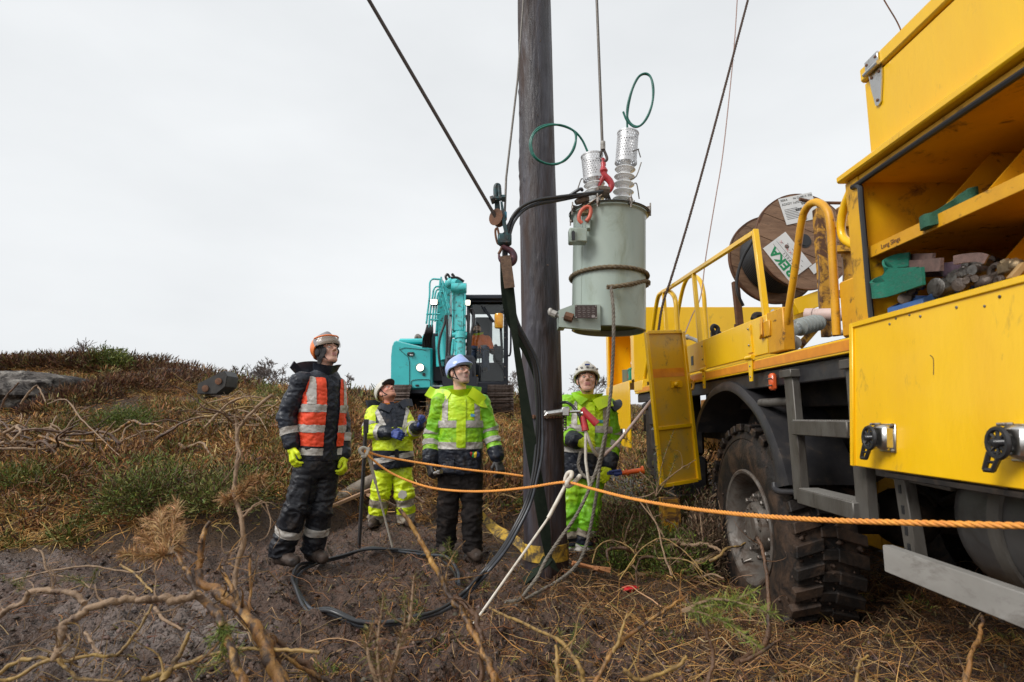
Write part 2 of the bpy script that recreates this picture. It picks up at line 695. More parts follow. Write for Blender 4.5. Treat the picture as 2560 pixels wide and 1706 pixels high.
p_gr, p_he, p_ol = patchy(101, .75, .42, .6), patchy(202, .6, .44, .58), patchy(303, .9, .5, .66)
A = scatter(11000, 5.0, 20, lambda x, y: hillside(x, y) * p_gr(x, y) * excav_pad(x, y))
B2 = scatter(7500, 5.0, 20, lambda x, y: hillside(x, y) * .8 * excav_pad(x, y))
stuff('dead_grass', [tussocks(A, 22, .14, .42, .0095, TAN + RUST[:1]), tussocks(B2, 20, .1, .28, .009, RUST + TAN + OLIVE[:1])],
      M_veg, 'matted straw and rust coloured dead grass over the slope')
Hh = scatter(3200, 5.2, 22, lambda x, y: hillside(x, y) * p_he(x, y) * excav_pad(x, y))
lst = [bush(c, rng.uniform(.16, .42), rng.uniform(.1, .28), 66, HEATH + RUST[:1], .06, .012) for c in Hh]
sk = []
for u0, v0, Y0 in [(-60, 935, 13.5), (10, 925, 13.8), (60, 930, 14.2), (110, 935, 14.0), (165, 945, 14.2), (215, 965, 14.0), (265, 985, 14.0),
                   (300, 985, 14.6), (340, 1000, 14.2), (385, 1000, 14.8), (240, 950, 15.2), (140, 925, 15.0), (310, 965, 15.4), (420, 1000, 15.5)]:
    x0, y0 = P(u0, v0, Y0)[:2]
    c = gpt(x0, y0, -.08)
    sk.append(bush(c, rng.uniform(.6, .95), rng.uniform(.30, .52), 1500, HEATH + [(.16, .09, .03), (.12, .10, .03)], .13, .02, .55))
mixp = [HEATH + RUST, OLIVE + GORSE[:2], RUST + OLIVE, RUST + TAN[1:], OLIVE + RUST[:1] + TAN[3:]]
for k, c in enumerate(scatter(900, 5.6, 16, lambda x, y: hillside(x, y) * excav_pad(x, y) * smooth(.2, .8, y - bank_line(x)))[:430]):
    sk.append(bush(c - [0, 0, .04], rng.uniform(.22, .52), rng.uniform(.16, .36), 160, mixp[k % 5], .055 + .004 * c[1], .009 + .0006 * c[1], .35))
for u0, v0, Y0, R_, H_ in [(180, 1010, 11.2, .5, .32), (230, 1020, 11.6, .5, .3), (120, 1030, 10.6, .45, .3), (280, 1015, 12.2, .6, .35), (340, 1030, 12.4, .6, .34), (420, 1010, 13.4, .7, .42), (470, 990, 14.6, .8, .45), (600, 985, 16, .7, .35), (690, 985, 16, .7, .32)]:
    x0, y0 = P(u0, v0, Y0)[:2]
    sk.append(bush(gpt(x0, y0, -.05), R_, H_, 900, HEATH + [(.16, .10, .04)], .1, .017, .7))
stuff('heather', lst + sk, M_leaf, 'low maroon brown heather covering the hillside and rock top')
Gg = scatter(2300, 5.4, 26, lambda x, y: hillside(x, y) * p_ol(x, y) * excav_pad(x, y))
stuff('low_scrub', [bush(c, rng.uniform(.12, .32), rng.uniform(.08, .2), 60, GORSE[:2] + OLIVE, .05, .010) for c in Gg],
      M_leaf, 'low green gorse and bilberry patches among the dead grass')
Rg = scatter(2200, 16, 60, lambda x, y: smooth(14, 17, y) * excav_pad(x, y), th=.8)
stuff('ridge_scrub', [bush(c, rng.uniform(.3, .7) * (1 + c[1] / 40), rng.uniform(.2, .42), 52, HEATH + OLIVE + TAN[1:2], .18, .036) for c in Rg],
      M_leaf, 'dark heath and scrub along the top of the rise')


def litter(pts, lmin, lmax, rad, pal, m=6, curl=.5, lift=.03):
    n = len(pts)
    a = rng.uniform(0, 2 * pi, n)
    L = rng.uniform(lmin, lmax, n)
    s = np.linspace(0, 1, m)
    d = np.zeros((n, m))
    d[:, 1:] = np.cumsum(rng.normal(size=(n, m - 1)) * curl, 1)
    th = a[:, None] + d
    st = np.stack([np.cos(th), np.sin(th)], -1) * (L / m)[:, None, None]
    xy = pts[:, None, :2] + np.cumsum(st, 1)
    z = gz_at(xy[..., 0].ravel(), xy[..., 1].ravel()).reshape(n, m)
    zz = pts[:, 2][:, None] * .5 + z * .5
    z = np.maximum(z, zz) + lift * rng.uniform(.1, 1.6, n)[:, None] + (lift * 1.3 * rng.uniform(0, 1.3, n))[:, None] * np.sin(pi * s)[None]
    p = np.concatenate([xy, z[..., None]], -1)
    r = (rad * rng.uniform(.5, 1.5, n))[:, None] * (1 - .65 * s)[None]
    return stems(p, r, pick(n, pal, .25))


hp = scatter(4200, 4.6, 15, lambda x, y: hillside(x, y) * .8 * excav_pad(x, y))
stuff('dead_twigs', [litter(hp, .15, .6, .0042, TWIG + RUST[:2], 7, .3, .10)], M_veg, 'pale uprooted roots and twigs strewn over the slope')


def floor_right(x, y):
    return (1 - mudness(x, y) * .8) * smooth(7.2, 5.6, y) * smooth(-1.4, -.4, x + (y - 4.2) * .2)


fl = scatter(15000, 2.3, 7.2, floor_right)
fl2 = scatter(9000, 2.3, 7.0, lambda x, y: floor_right(x, y) * patchy(404, 1.6, .42, .58)(x, y))
fm = scatter(7000, 2.2, 6.5, lambda x, y: mudness(x, y) * .7)
stuff('plant_litter', [litter(fl, .05, .22, .0021, RUST + TWIG + HEATH + TAN[1:2], 5, .24, .03), litter(fm, .04, .2, .002, TWIG + RUST + HEATH, 4, .25, .02),
                       litter(scatter(520, 2.2, 6.6, lambda x, y: .2 + floor_right(x, y)), .2, .6, .0042, TWIG, 8, .3, .05)],
      M_veg, 'broken heather stems and bits of root trampled into the mud')
straw_ok = lambda x, y: np.clip(np.exp(-((x - 1.0) / .75) ** 2 - ((y - 2.75) / .5) ** 2) + .8 * np.exp(-((x - 1.9) / .6) ** 2 - ((y - 2.7) / .7) ** 2)
                                + .7 * np.exp(-((x - .85) / .5) ** 2 - ((y - 3.7) / .5) ** 2), 0, 1)
st = scatter(9000, 2.1, 4.6, straw_ok)
n = len(st)
an = rng.uniform(0, 2 * pi, n)
el = np.abs(rng.normal(size=n)) * .35
stuff('straw', [blades(st + [0, 0, .012], np.stack([np.cos(an) * np.cos(el), np.sin(an) * np.cos(el), np.sin(el)], -1), rng.uniform(.08, .26, n), rng.uniform(.0022, .0045, n),
                       .25 * rng.normal(size=(n, 3)) - [0, 0, .12], 3, pick(n, TAN, .25), pick(n, TAN, .25) * 1.1)],
      M_veg, 'loose pale straw lying on the mud before the truck')
Rt = scatter(900, 2.4, 7, lambda x, y: floor_right(x, y) * patchy(505, 1.3, .45, .6)(x, y))
stuff('trampled_grass', [tussocks(Rt, 26, .06, .2, .005, TAN[:2] + RUST, 1.0, .05),
                         *[bush(c, rng.uniform(.05, .15), rng.uniform(.03, .09), 60, (GORSE + OLIVE) if k % 3 == 0 else HEATH + RUST[1:2], .03, .005) for k, c in enumerate(Rt[::2])]],
      M_veg, 'flattened brown grass with green sprigs round the pole')


# crumbs of leaf and stem over everything, and broken clods on the mud
def flakes(pts, lmin, lmax, wid, pal, up=.02):
    n = len(pts)
    a, e = rng.uniform(0, 2 * pi, n), rng.normal(size=n) * .45
    D = np.stack([np.cos(a) * np.cos(e), np.sin(a) * np.cos(e), np.sin(e)], -1)
    c = pick(n, pal, .3)
    return blades(pts + [0, 0, 1] * rng.uniform(.002, up, n)[:, None], D, rng.uniform(lmin, lmax, n), wid * rng.uniform(.5, 1.6, n), .3 * rng.normal(size=(n, 3)), 1, c, c * 1.1, .4)


k1 = scatter(30000, 2.2, 7.5, lambda x, y: np.clip(floor_right(x, y) + .22, 0, 1))
k2 = scatter(52000, 4.8, 18, lambda x, y: hillside(x, y) * excav_pad(x, y))
stuff('heath_litter', [flakes(k1, .012, .05, .006, RUST + HEATH + TWIG + OLIVE[:1], .03), flakes(k2, .03, .11, .014, RUST + HEATH[3:] + TAN + OLIVE, .10)], M_veg,
      'crumbled brown leaf and stem litter over the heath and mud')
cp = scatter(19000, 2.2, 7.2, lambda x, y: np.clip(mudness(x, y) + .12, 0, 1))
n = len(cp)
oc = np.array([(1, 0, 0), (0, 1, 0), (-1, 0, 0), (0, -1, 0), (0, 0, 1), (0, 0, -1)], float)
of = np.array([(0, 1, 4), (1, 2, 4), (2, 3, 4), (3, 0, 4), (1, 0, 5), (2, 1, 5), (3, 2, 5), (0, 3, 5)])
sz = .004 + .017 * rng.uniform(0, 1, n) ** 2.6
Vc = oc[None] * (1 + .45 * rng.normal(size=(n, 6, 1))) * sz[:, None, None] * [1, 1, .7] + .25 * sz[:, None, None] * rng.normal(size=(n, 6, 3)) + (cp + [0, 0, .004])[:, None]
Tc = (np.arange(n) * 6)[:, None, None] + of[None]
cc = pick(n, [(.05, .03, .021), (.09, .057, .043), (.13, .092, .075), (.032, .019, .013)], .2)
stuff('mud_clods', [(Vc.reshape(-1, 3), Tc.reshape(-1, 3), np.repeat(cc, 6, 0))], mat('mud_crumbs', (.1, .07, .05), .6, attr=True, spec=.4), 'small broken clods scattered over the churned mud')


# ------------------------------------------------------------------ rocks, single bushes, skyline trees
M_rock = mat('lichen_rock', (.115, .10, .09), .85, spec=.25, c2=(.30, .275, .245), scale=5.5, lo=.45, hi=.66, bump=1.0, bscale=16, bdist=.06,
             dirt=(.035, .03, .028), dscale=3.4, dlo=.47, dhi=.58)


def rock(u, v, Y, rx, ry, rz, label, rot=0.0):
    rz = rz * .85
    c = P(u, v, Y)
    c[2] = float(gz_at(c[0], c[1])[0])
    m = MB()
    m.sph((0, 0, 0), 1, 72)
    V = m.v[0]
    V = V * (1 + .42 * (fbm(V * 1.5 + c, 4, 77) - .5)[:, None] * 2 + .12 * (np.abs(fbm(V * 5, 4, 78) - .5))[:, None] * 2)
    V = V * [rx, ry, rz]
    ca, sa = math.cos(rot), math.sin(rot)
    m.v[0] = V @ np.array([[ca, sa, 0], [-sa, ca, 0], [0, 0, 1]]) + c
    o = m.build('rock_outcrop', M_rock, None, 60, label, 'rock', 'rock outcrops on the hillside', loc=c)
    return o


rock(20, 985, 11.6, 1.75, 1.1, .56, 'long grey lichen covered outcrop below the heather at the far end of the slope', .1)
rock(395, 1000, 14.2, .55, .4, .26, 'small pale rock poking from the heather below the skyline')
M_stem = mat('woody_stem', (.16, .10, .06), .8, c2=(.3, .2, .12), scale=30, bump=.5, bscale=60)


def gorse(x, y, R, H, n, label, pal=GORSE, blen=.055, bw=.008, stemn=14, zoff=0.0, lumps=5):
    c = gpt(x, y, zoff)
    r = root('gorse_bush', c, label, 'bush', 'gorse bushes')
    parts = []
    for k in range(lumps):
        a = 2 * pi * k / lumps + rng.uniform(0, .8)
        q = R * .55 * (0 if k == 0 else 1)
        parts.append(bush(c + [q * math.cos(a), q * math.sin(a), rng.uniform(0, .12) * H], R * rng.uniform(.5, .75), H * rng.uniform(.6, 1.0), int(n * 1.25) // lumps, pal, blen * .75, bw * 1.1, .12))
    V, T, C = merge(parts)
    finish(np_mesh('foliage', V - c, T, C), 'foliage', M_leaf, r, 0)
    m = MB()
    for k in range(stemn):
        a, q = rng.uniform(0, 2 * pi), rng.uniform(.2, .9)
        e = c + [q * R * math.cos(a), q * R * math.sin(a), H * rng.uniform(.5, .95)]
        b0 = c + [.12 * R * math.cos(a), .12 * R * math.sin(a), -.02]
        m.tube(spline([b0, (b0 + e) / 2 + rng.normal(size=3) * .05, e], 4), np.linspace(.012, .004, 9), 5)
    m.build('stem', M_stem, r)


q = P(400, 1290, 5.9); gorse(q[0], q[1], .62, .5, 6500, 'wide bright green gorse bush on the bank beside the muddy track', GORSE + OLIVE + HEATH[:2])
q = P(560, 1290, 5.8); gorse(q[0], q[1], .5, .46, 3800, 'dark olive gorse bush between the green bush and the vested man', OLIVE + HEATH[:1] + GORSE[:1])
q = P(320, 1080, 9.4); gorse(q[0], q[1], .55, .4, 3600, 'green gorse bush halfway up the slope under the rocks', GORSE)
q = P(60, 1330, 6.4); gorse(q[0], q[1], .38, .3, 1800, 'small green gorse tuft low on the bank at the picture edge', GORSE + OLIVE)
q = P(285, 955, 13.9); gorse(q[0], q[1], .5, .55, 2600, 'yellow green gorse standing up among skyline heather', GORSE[1:] + [(.16, .17, .04)], .12, .018)
gorse(1.0, 4.9, .33, .5, 3200, 'dark gorse clump right beside the legs of the man with red clamp', GORSE[:1] + OLIVE[:2] + HEATH, .04, .006)
gorse(1.26, 4.55, .27, .36, 2400, 'low green gorse clump under the lower corner of the open locker door', GORSE + OLIVE[:1] + HEATH[:1], .04, .006)
gorse(1.32, 5.0, .4, .4, 3600, 'dark green gorse thicket filling the gap left of the wheel', GORSE + OLIVE[:1] + HEATH[:1], .04, .006)
gorse(1.52, 5.75, .55, .62, 4200, 'dark gorse thicket behind the yellow strut under the truck', GORSE[:1] + OLIVE[:2] + HEATH, .05, .007)
gorse(1.05, 5.6, .42, .4, 2600, 'low dark gorse behind the legs of the man with red clamp', GORSE[:1] + OLIVE[:2] + HEATH, .05, .007)
gorse(.93, 4.75, .26, .24, 1700, 'small green gorse clump by the red rag', GORSE, .04, .006)
gorse(1.55, 4.62, .2, .62, 2600, 'brown withered gorse against the open locker door', [(.16, .10, .06), (.11, .07, .045), (.2, .14, .085)], .06, .006)
gorse(2.1, 7.4, .8, .9, 4200, 'tall brown gorse seen under the far truck locker', OLIVE + HEATH + TAN[1:2], .08, .012)

M_tree = mat('bare_bark', (.11, .085, .075), .9, c2=(.17, .14, .125), scale=4)


def bare_tree(x, y, h, label, wide=.55, lean=0.0, seed=0, depth=5, zoff=0):
    rn = np.random.default_rng(seed)
    c = gpt(x, y, -.1 + zoff)
    r = root('bare_tree', c, label, 'tree', 'bare trees on the skyline')
    tr, cr = MB(), []
    S, R_, = [], []

    def grow(p, d, ln, rad, k):
        m = 4
        pts = [p]
        for i in range(m):
            d = unit(d + rn.normal(size=3) * .16 + np.array([0, 0, .05]))
            pts.append(pts[-1] + d * ln / m)
        pts = np.array(pts)
        rads = np.linspace(rad, rad * .62, m + 1)
        if k >= depth - 1:
            tr.tube(pts, rads, 6)
        else:
            S.append(pts); R_.append(rads)
        if k == 0:
            return
        nb = 3 if k > 1 else 4
        for j in range(nb):
            f = rn.uniform(.45, 1.0) if j else 1.0
            i = min(m, max(1, int(round(f * m))))
            ax = unit(rn.normal(size=3))
            nd = unit(d + wide * (1.0 if j else .45) * unit(ax - d * np.dot(ax, d)) * 1.3)
            grow(pts[i], nd, ln * rn.uniform(.58, .82), rads[i] * .62, k - 1)
    grow(c, np.array([lean, 0, 1.0]), h * .34, h * .026, depth)
    tr.build('trunk', M_tree, r)
    V, T, C = stems(np.array(S) - c, np.maximum(np.array(R_), .004 + y * .00034), np.tile([.12, .09, .08], (len(S), 1)))
    finish(np_mesh('crown', V, T, C), 'crown', M_tree, r, 0)


VT = [868, 862, 888, 900, 918, 908, 915, 900, 935, 925, 972, 972, 912, 925, 912, 920, 908, 915]
for k, (u, v, Y, h, lab, w) in enumerate([
        (200, 960, 26, 2.5, 'thin bare sapling leaning over the heather at far skyline edge', .5),
        (265, 930, 22, 2.6, 'open bare tree with few crooked limbs over the green gorse', .75),
        (395, 930, 30, 2.7, 'round headed bare thorn tree past the last heather hump', .8),
        (350, 950, 32, 2.2, 'low bare thorn beside the round headed tree', .8),
        (530, 960, 48, 3.6, 'first low rounded bare tree of the distant row', .8),
        (600, 960, 50, 4.6, 'broad bare tree second in the distant row', .75),
        (650, 960, 48, 4.2, 'bare tree close behind the broad one in the distant row', .7),
        (690, 960, 46, 5.2, 'tall narrow bare tree just behind the vested shoulder', .5),
        (860, 965, 46, 3.8, 'bare tree showing between vested man and digger', .7),
        (1283, 985, 44, 4.6, 'upright bare tree between digger cab and pole', .6),
        (1255, 990, 50, 2.6, 'low bare bush tree under the edge of digger cab', .8),
        (1415, 985, 46, 2.8, 'low bare tree between pole and white helmet', .8),
        (1500, 990, 38, 5.0, 'bare tree rising behind the white helmet beside the truck', .7),
        (505, 960, 50, 3, 'low bare tree over the left end of the black bucket', .85), (565, 960, 47, 3, 'spreading bare tree over the right end of the black bucket', .85),
        (628, 960, 51, 3, 'bare tree filling the gap in the distant row', .85), (672, 960, 49, 3, 'feathery bare tree left of the vested shoulder', .85), (710, 960, 52, 3, 'bare tree half hidden by the vested shoulder', .85)]):
    q, vt = P(u, v, Y), VT[k]
    g0 = float(gz_at(q[0], q[1])[0])
    bare_tree(q[0], q[1], max(1.2, (float(P(u, vt, Y)[2]) - g0) * 1.12), lab, w, seed=k + 3)
# ------------------------------------------------------------------ the yellow truck
YEL = (.88, .52, .003)
M_yel = mat('yellow_paint', YEL, .34, c2=(.82, .45, .004), scale=2.2, lo=.4, hi=.75, stretch=(1, 1, .4), dirt=(.34, .19, .035), dscale=12, dlo=.60, dhi=.80, rvar=.3, coat=.25, bump=.22, bscale=5, bdist=.03)
M_yel_old = mat('worn_yellow_paint', (.72, .36, .006), .45, c2=(.55, .25, .012), scale=5, dirt=(.085, .045, .022), dscale=13, dlo=.58, dhi=.68, rvar=.35, bump=.15, bscale=50)
M_yel_in = mat('locker_paint', (.74, .39, .005), .45, c2=(.55, .27, .01), scale=3, dirt=(.07, .035, .02), dscale=6, dlo=.56, dhi=.68, rvar=.3, bump=.1)
M_yel_rust = mat('rusty_yellow_paint', (.66, .33, .01), .5, c2=(.40, .19, .02), scale=7, dirt=(.10, .045, .02), dscale=8, dlo=.47, dhi=.57, rvar=.35, bump=.3, bscale=50)
M_yel_dull = mat('grimy_yellow_panel', (.68, .39, .02), .45, c2=(.50, .33, .10), scale=3, lo=.45, hi=.66, dirt=(.20, .13, .05), dscale=11, dlo=.58, dhi=.74, bump=.1)
M_black = mat('black_plastic', (.022, .022, .025), .38, c2=(.045, .042, .042), scale=7, dirt=(.10, .075, .055), dscale=7, dlo=.56, dhi=.75, rvar=.4, bump=.12, spec=.3)
M_chassis = mat('chassis_black', (.016, .015, .015), .6, c2=(.04, .032, .026), scale=6, dirt=(.07, .05, .036), dscale=8, dlo=.5, dhi=.7, bump=.2, spec=.2)
M_steel = mat('dirty_grey_steel', (.12, .112, .10), .5, metal=.3, c2=(.07, .06, .05), scale=9, dirt=(.045, .035, .028), dscale=12, dlo=.56, dhi=.7, bump=.2, stretch=(1, 1, .35))
M_alu = mat('brushed_aluminium', (.40, .385, .36), .45, metal=.2, c2=(.30, .285, .26), scale=5, dirt=(.13, .11, .09), dscale=7, dlo=.5, dhi=.72, rvar=.3, stretch=(1, .4, 1))
M_stain = mat('stainless_steel', (.62, .61, .59), .28, metal=1.0, dirt=(.3, .27, .22), dscale=30, dlo=.55, dhi=.75)
M_rubber = mat('tyre_rubber', (.013, .012, .012), .55, c2=(.026, .021, .018), scale=9, dirt=(.070, .044, .030), dscale=6, dlo=.47, dhi=.64, bump=.5, bscale=45, spec=.25)
M_rim = mat('wheel_rim_grey', (.11, .10, .09), .45, metal=.2, c2=(.165, .145, .125), scale=6, dirt=(.070, .046, .032), dscale=7, dlo=.44, dhi=.62, rvar=.3, bump=.15)
M_seal = mat('seal_rubber', (.02, .02, .022), .4)
M_orange_lens = mat('orange_lens', (.72, .12, .03), .25, coat=.3, dirt=(.3, .1, .06), dscale=20)
M_tape = mat('orange_reflective_tape', (.78, .30, .02), .4, c2=(.6, .2, .02), scale=9)
M_rust = mat('rusted_iron', (.10, .055, .035), .75, metal=.2, c2=(.20, .085, .04), scale=14, bump=.4, bscale=60)
M_bolt = mat('bolt_steel', (.22, .20, .18), .45, metal=.7, dirt=(.09, .06, .045), dscale=40, dlo=.5, dhi=.6)
M_black_h = mat('black_handle', (.018, .018, .02), .32, coat=.1)

SX = 1.6
truck = root('utility_truck', (SX, 4.05, 0), 'yellow flatbed utility truck with open tool lockers and muddy wheel', 'truck')


def tb(m, x0, x1, y0, y1, z0, z1, b=.004):
    return m.box(((x0 + x1) / 2, (y0 + y1) / 2, (z0 + z1) / 2), (abs(x1 - x0), abs(y1 - y0), abs(z1 - z0)), None, b)


# near tool locker: an open cabinet with shelf and drop-down flap, a lidded box on top
YA, YB = .35, 2.61                      # near end (behind the viewer) and far end of the locker
loc = MB()
tb(loc, SX, SX + .95, 2.51, YB, 1.55, 2.312)                     # end wall with jamb
tb(loc, SX + .93, SX + .975, YA, 2.508, 1.55, 2.312)             # back wall
tb(loc, SX + .012, SX + .928, YA, 2.508, 1.555, 1.60)            # floor
tb(loc, SX + .004, SX + .928, YA, 2.508, 2.275, 2.312)           # inner ceiling
tb(loc, SX + .004, SX + .928, YA, YA + .05, 1.602, 2.273)
loc.build('tool_locker', M_yel_in, truck)
le = MB()
tb(le, SX - .035, SX + .70, YA, YB + .012, 2.316, 2.352, .008)
le.build('roof_ledge', M_yel, truck)
s = MB()
s.tube(spline([(SX - .004, YA, 2.27), (SX - .004, 1.4, 2.27), (SX - .004, 2.46, 2.27), (SX - .004, 2.488, 2.24), (SX - .004, 2.49, 2.0), (SX - .004, 2.49, 1.66), (SX - .004, 2.475, 1.625), (SX - .004, 2.44, 1.615)], 6), .0125, 8)
s.build('door_seal', M_seal, truck)
sh = MB()
tb(sh, SX + .03, SX + .926, YA, 2.506, 1.955, 1.968, .002)
tb(sh, SX + .022, SX + .032, YA, 2.503, 1.917, 1.9705, .002)
sh.build('shelf', M_yel_old, truck)
for y, z0, z1 in ((2.20, 1.97, 2.272), (1.95, 1.97, 2.272), (2.07, 1.603, 1.952)):
    m = MB()
    m.prism([(.07, z0), (.92, z0), (.92, z1), (.07 + (z1 - z0) * .95, z1)], (SX, y, 0), (1, 0, 0), (0, 0, 1), .006)
    m.build('locker_divider', M_yel_old, truck)
ub = MB()
tb(ub, SX + .012, SX + .66, YA, 2.425, 2.354, 2.715, .008)
ub.build('roof_box', M_yel, truck)
lid = MB()
tb(lid, SX - .002, SX + .675, YA, 2.432, 2.7185, 2.79, .01)
lid.build('roof_box_lid', M_yel, truck)
h = MB()
tb(h, SX - .012, SX - .003, 2.285, 2.375, 2.735, 2.785, .002)
h.tube([(SX - .012, 2.28, 2.728), (SX - .012, 2.38, 2.728)], .011, 8)
h.prism([(2.285, 2.722), (2.375, 2.722), (2.368, 2.66), (2.348, 2.565), (2.33, 2.555), (2.312, 2.565), (2.292, 2.66)], (SX + .006, 0, 0), (0, 1, 0), (0, 0, 1), .006)
hinge = h.build('lid_hinge', M_stain, truck)
for y, z in ((2.30, 2.765), (2.36, 2.765), (2.305, 2.70), (2.355, 2.70), (2.33, 2.58)):
    hb = MB()
    hb.sph((SX - (.013 if z > 2.73 else -.001), y, z), (.004, .007, .007), 8)
    hb.build('bolt', M_rust, hinge)
a = MB()
a.lathe([(.05, 0), (.06, .03), (.05, .06), (.045, .12)], (SX + .36, 2.22, 2.79), (0, 0, 1), 16)
a.build('aerial_base', M_rubber, truck)
a = MB()
a.tube(spline(PL([(2255, 82, 2.75), (2240, 50, 2.75), (2210, 0, 2.75), (2160, -90, 2.75)]), 6), .0035, 5)
a.build('whip_aerial', M_rust, truck)

# drop-down flap of the near locker, hanging a little outward
fl_top, fl_bot = np.array([SX - .012, 0, 1.632]), np.array([SX - .058, 0, .985])
fz = unit(fl_top - fl_bot)
fR = np.stack([unit(np.cross((0, 1, 0), fz)), (0, 1, 0), fz], 1)     # x = outward normal side, y along truck, z up
fc = (fl_top + fl_bot) / 2
fh = np.linalg.norm(fl_top - fl_bot)
f = MB()
f.box(fc + np.array([0, (YA + 2.615) / 2, 0]), (.02, 2.615 - YA, fh), fR, .004)
flap = f.build('drop_flap', M_yel, truck)


def fp(y, s, out=.012):
    """point on the flap's outer face: s = 0 bottom .. 1 top"""
    return fl_bot + (fl_top - fl_bot) * s + np.array([0, y, 0]) + fR[:, 0] * (-out if fR[0, 0] > 0 else out)


f = MB()
f.bar(fp(2.602, 0.0, .014), fp(2.602, 1.0, .014), .012, .026, (0, 1, 0), .003)
f.bar(fp(YA, .985, .014), fp(2.594, .985, .014), .012, .024, (0, 0, 1), .003)
f.build('folded_edge', M_yel, flap)
f = MB()
f.bar(fl_bot + [.01, YA, -.018], fl_bot + [.01, 2.4, -.018], .03, .02)
f.build('bottom_rail', M_chassis, flap)
rv = MB()
for y in np.arange(.9, 2.5, .18):
    rv.sph(fp(y, .93, .011), (.004, .006, .006), 8)
for y, s_ in ((2.3, .955), (2.22, .955), (1.86, .9)):
    rv.sph(fp(y, s_, .011), (.004, .005, .005), 8)
rv.build('rivets', M_bolt, flap, kind='stuff')
sc = MB()
sc.tube(spline([fp(2.115, .69, .0105), fp(2.10, .67, .0105), fp(2.098, .63, .0105), fp(2.10, .575, .0105)], 5), .0016, 5)
sc.build('scratch', M_rust, flap)


def thandle(y, s_):
    c = fp(y, s_, .01)
    o = fR[:, 0] * (-1 if fR[0, 0] > 0 else 1)
    yv, zv = np.array([0, 1.0, 0]), fz
    m = MB()
    m.box(c + o * .022, (.05, .085, .10), np.stack([o, yv, zv], 1), .012)
    m.box(c + o * .003, (.008, .10, .115), np.stack([o, yv, zv], 1), .003)
    k = m.build('latch', M_stain, flap)
    g = MB()
    hc = c + o * .062 + yv * .028 - zv * .005
    g.tube([c + o * .045, hc + o * .012], .012, 10)
    ring = [hc + .044 * (math.cos(t) * yv * .85 + math.sin(t) * zv) for t in np.linspace(.0, 2 * pi, 17)[:-1]]
    g.tube(ring, .009, 6, closed=True)
    for t in np.linspace(0, 2 * pi, 9)[:-1]:
        g.tube([hc, hc + .042 * (math.cos(t) * yv * .85 + math.sin(t) * zv)], .0055, 5)
    tip = hc - zv * .085 + yv * .038
    for q in (-.022, .022):
        g.tube([hc - zv * .03 + yv * (q + .012), tip + yv * q * .7], .008, 6)
    g.tube([tip - yv * .016, tip + yv * .016], .008, 6)
    for t in (.35, .7):
        p = hc * (1 - t) + tip * t
        g.tube([p - yv * .02, p + yv * .02], .005, 5)
    g.sph(hc + o * .01, (.012, .016, .016), 8)
    g.build('handle', M_black_h, flap)
    b = MB()
    b.tube([c + o * .02 + yv * .02 + zv * .055, c + o * .04 + yv * .055 + zv * .052], .006, 6)
    for q in ((.04, .05), (-.04, .05), (-.04, -.05)):
        b.sph(c + o * .01 + yv * q[0] + zv * q[1], .009, 8)
    b.build('bolt', M_bolt, flap)


thandle(2.36, .205)
thandle(1.73, .215)

# flatbed: edge strip, deck, chassis
m = MB(); tb(m, SX + .02, 3.7, 2.62, 7.4, 1.50, 1.585, .003); m.build('deck', M_chassis, truck)
m = MB(); tb(m, SX - .004, SX + .017, 2.625, 7.4, 1.505, 1.577, .003); m.build('edge_strip', M_yel, truck)
m = MB(); tb(m, SX - .008, SX - .005, 2.64, 7.2, 1.517, 1.567, .0); m.build('reflective_tape', M_tape, truck)
m = MB(); tb(m, SX + .03, SX + .075, 2.625, 7.4, 1.395, 1.498, .006); m.build('side_skirt', M_black, truck)
m = MB()
tb(m, 2.15, 2.24, .4, 9.4, .98, 1.26, .006); tb(m, 2.95, 3.04, .4, 9.4, .98, 1.26, .006)
for y in (1.2, 2.9, 5.2, 6.6):
    tb(m, 2.242, 2.948, y, y + .1, 1.02, 1.22, .004)
tb(m, 1.9, 3.5, 2.72, 5.6, 1.27, 1.494, .004)
m.build('chassis_frame', M_chassis, truck)
m = MB()
m.tube([(2.05, 4.05, .5), (3.4, 4.05, .5)], .09, 14)
m.sph((2.7, 4.05, .52), (.2, .22, .2), 16)
for x in (2.2, 3.0):
    m.tube([(x, 3.2, 1.0), (x, 4.05, .62), (x, 4.9, 1.0)], .04, 8)
m.build('axle', M_chassis, truck)

m = MB()
tb(m, 3.1, 3.72, 4.95, 7.3, .1, 1.49, .01); tb(m, 3.1, 3.72, .5, 3.2, .08, 1.49, .01)  # added boxes closing the unseen far side, reaching low to keep the underside dark
tb(m, 3.1, 3.72, 3.21, 4.94, 1.16, 1.49, .01); tb(m, 3.1, 3.72, 7.31, 9.4, .7, 1.49, .01)
m.build('far_side_shade_box', M_yel_old, truck)
m = MB(); tb(m, SX + .03, SX + .5, 2.625, 2.78, 1.59, 1.87, .01); m.build('end_box', M_yel_old, truck)
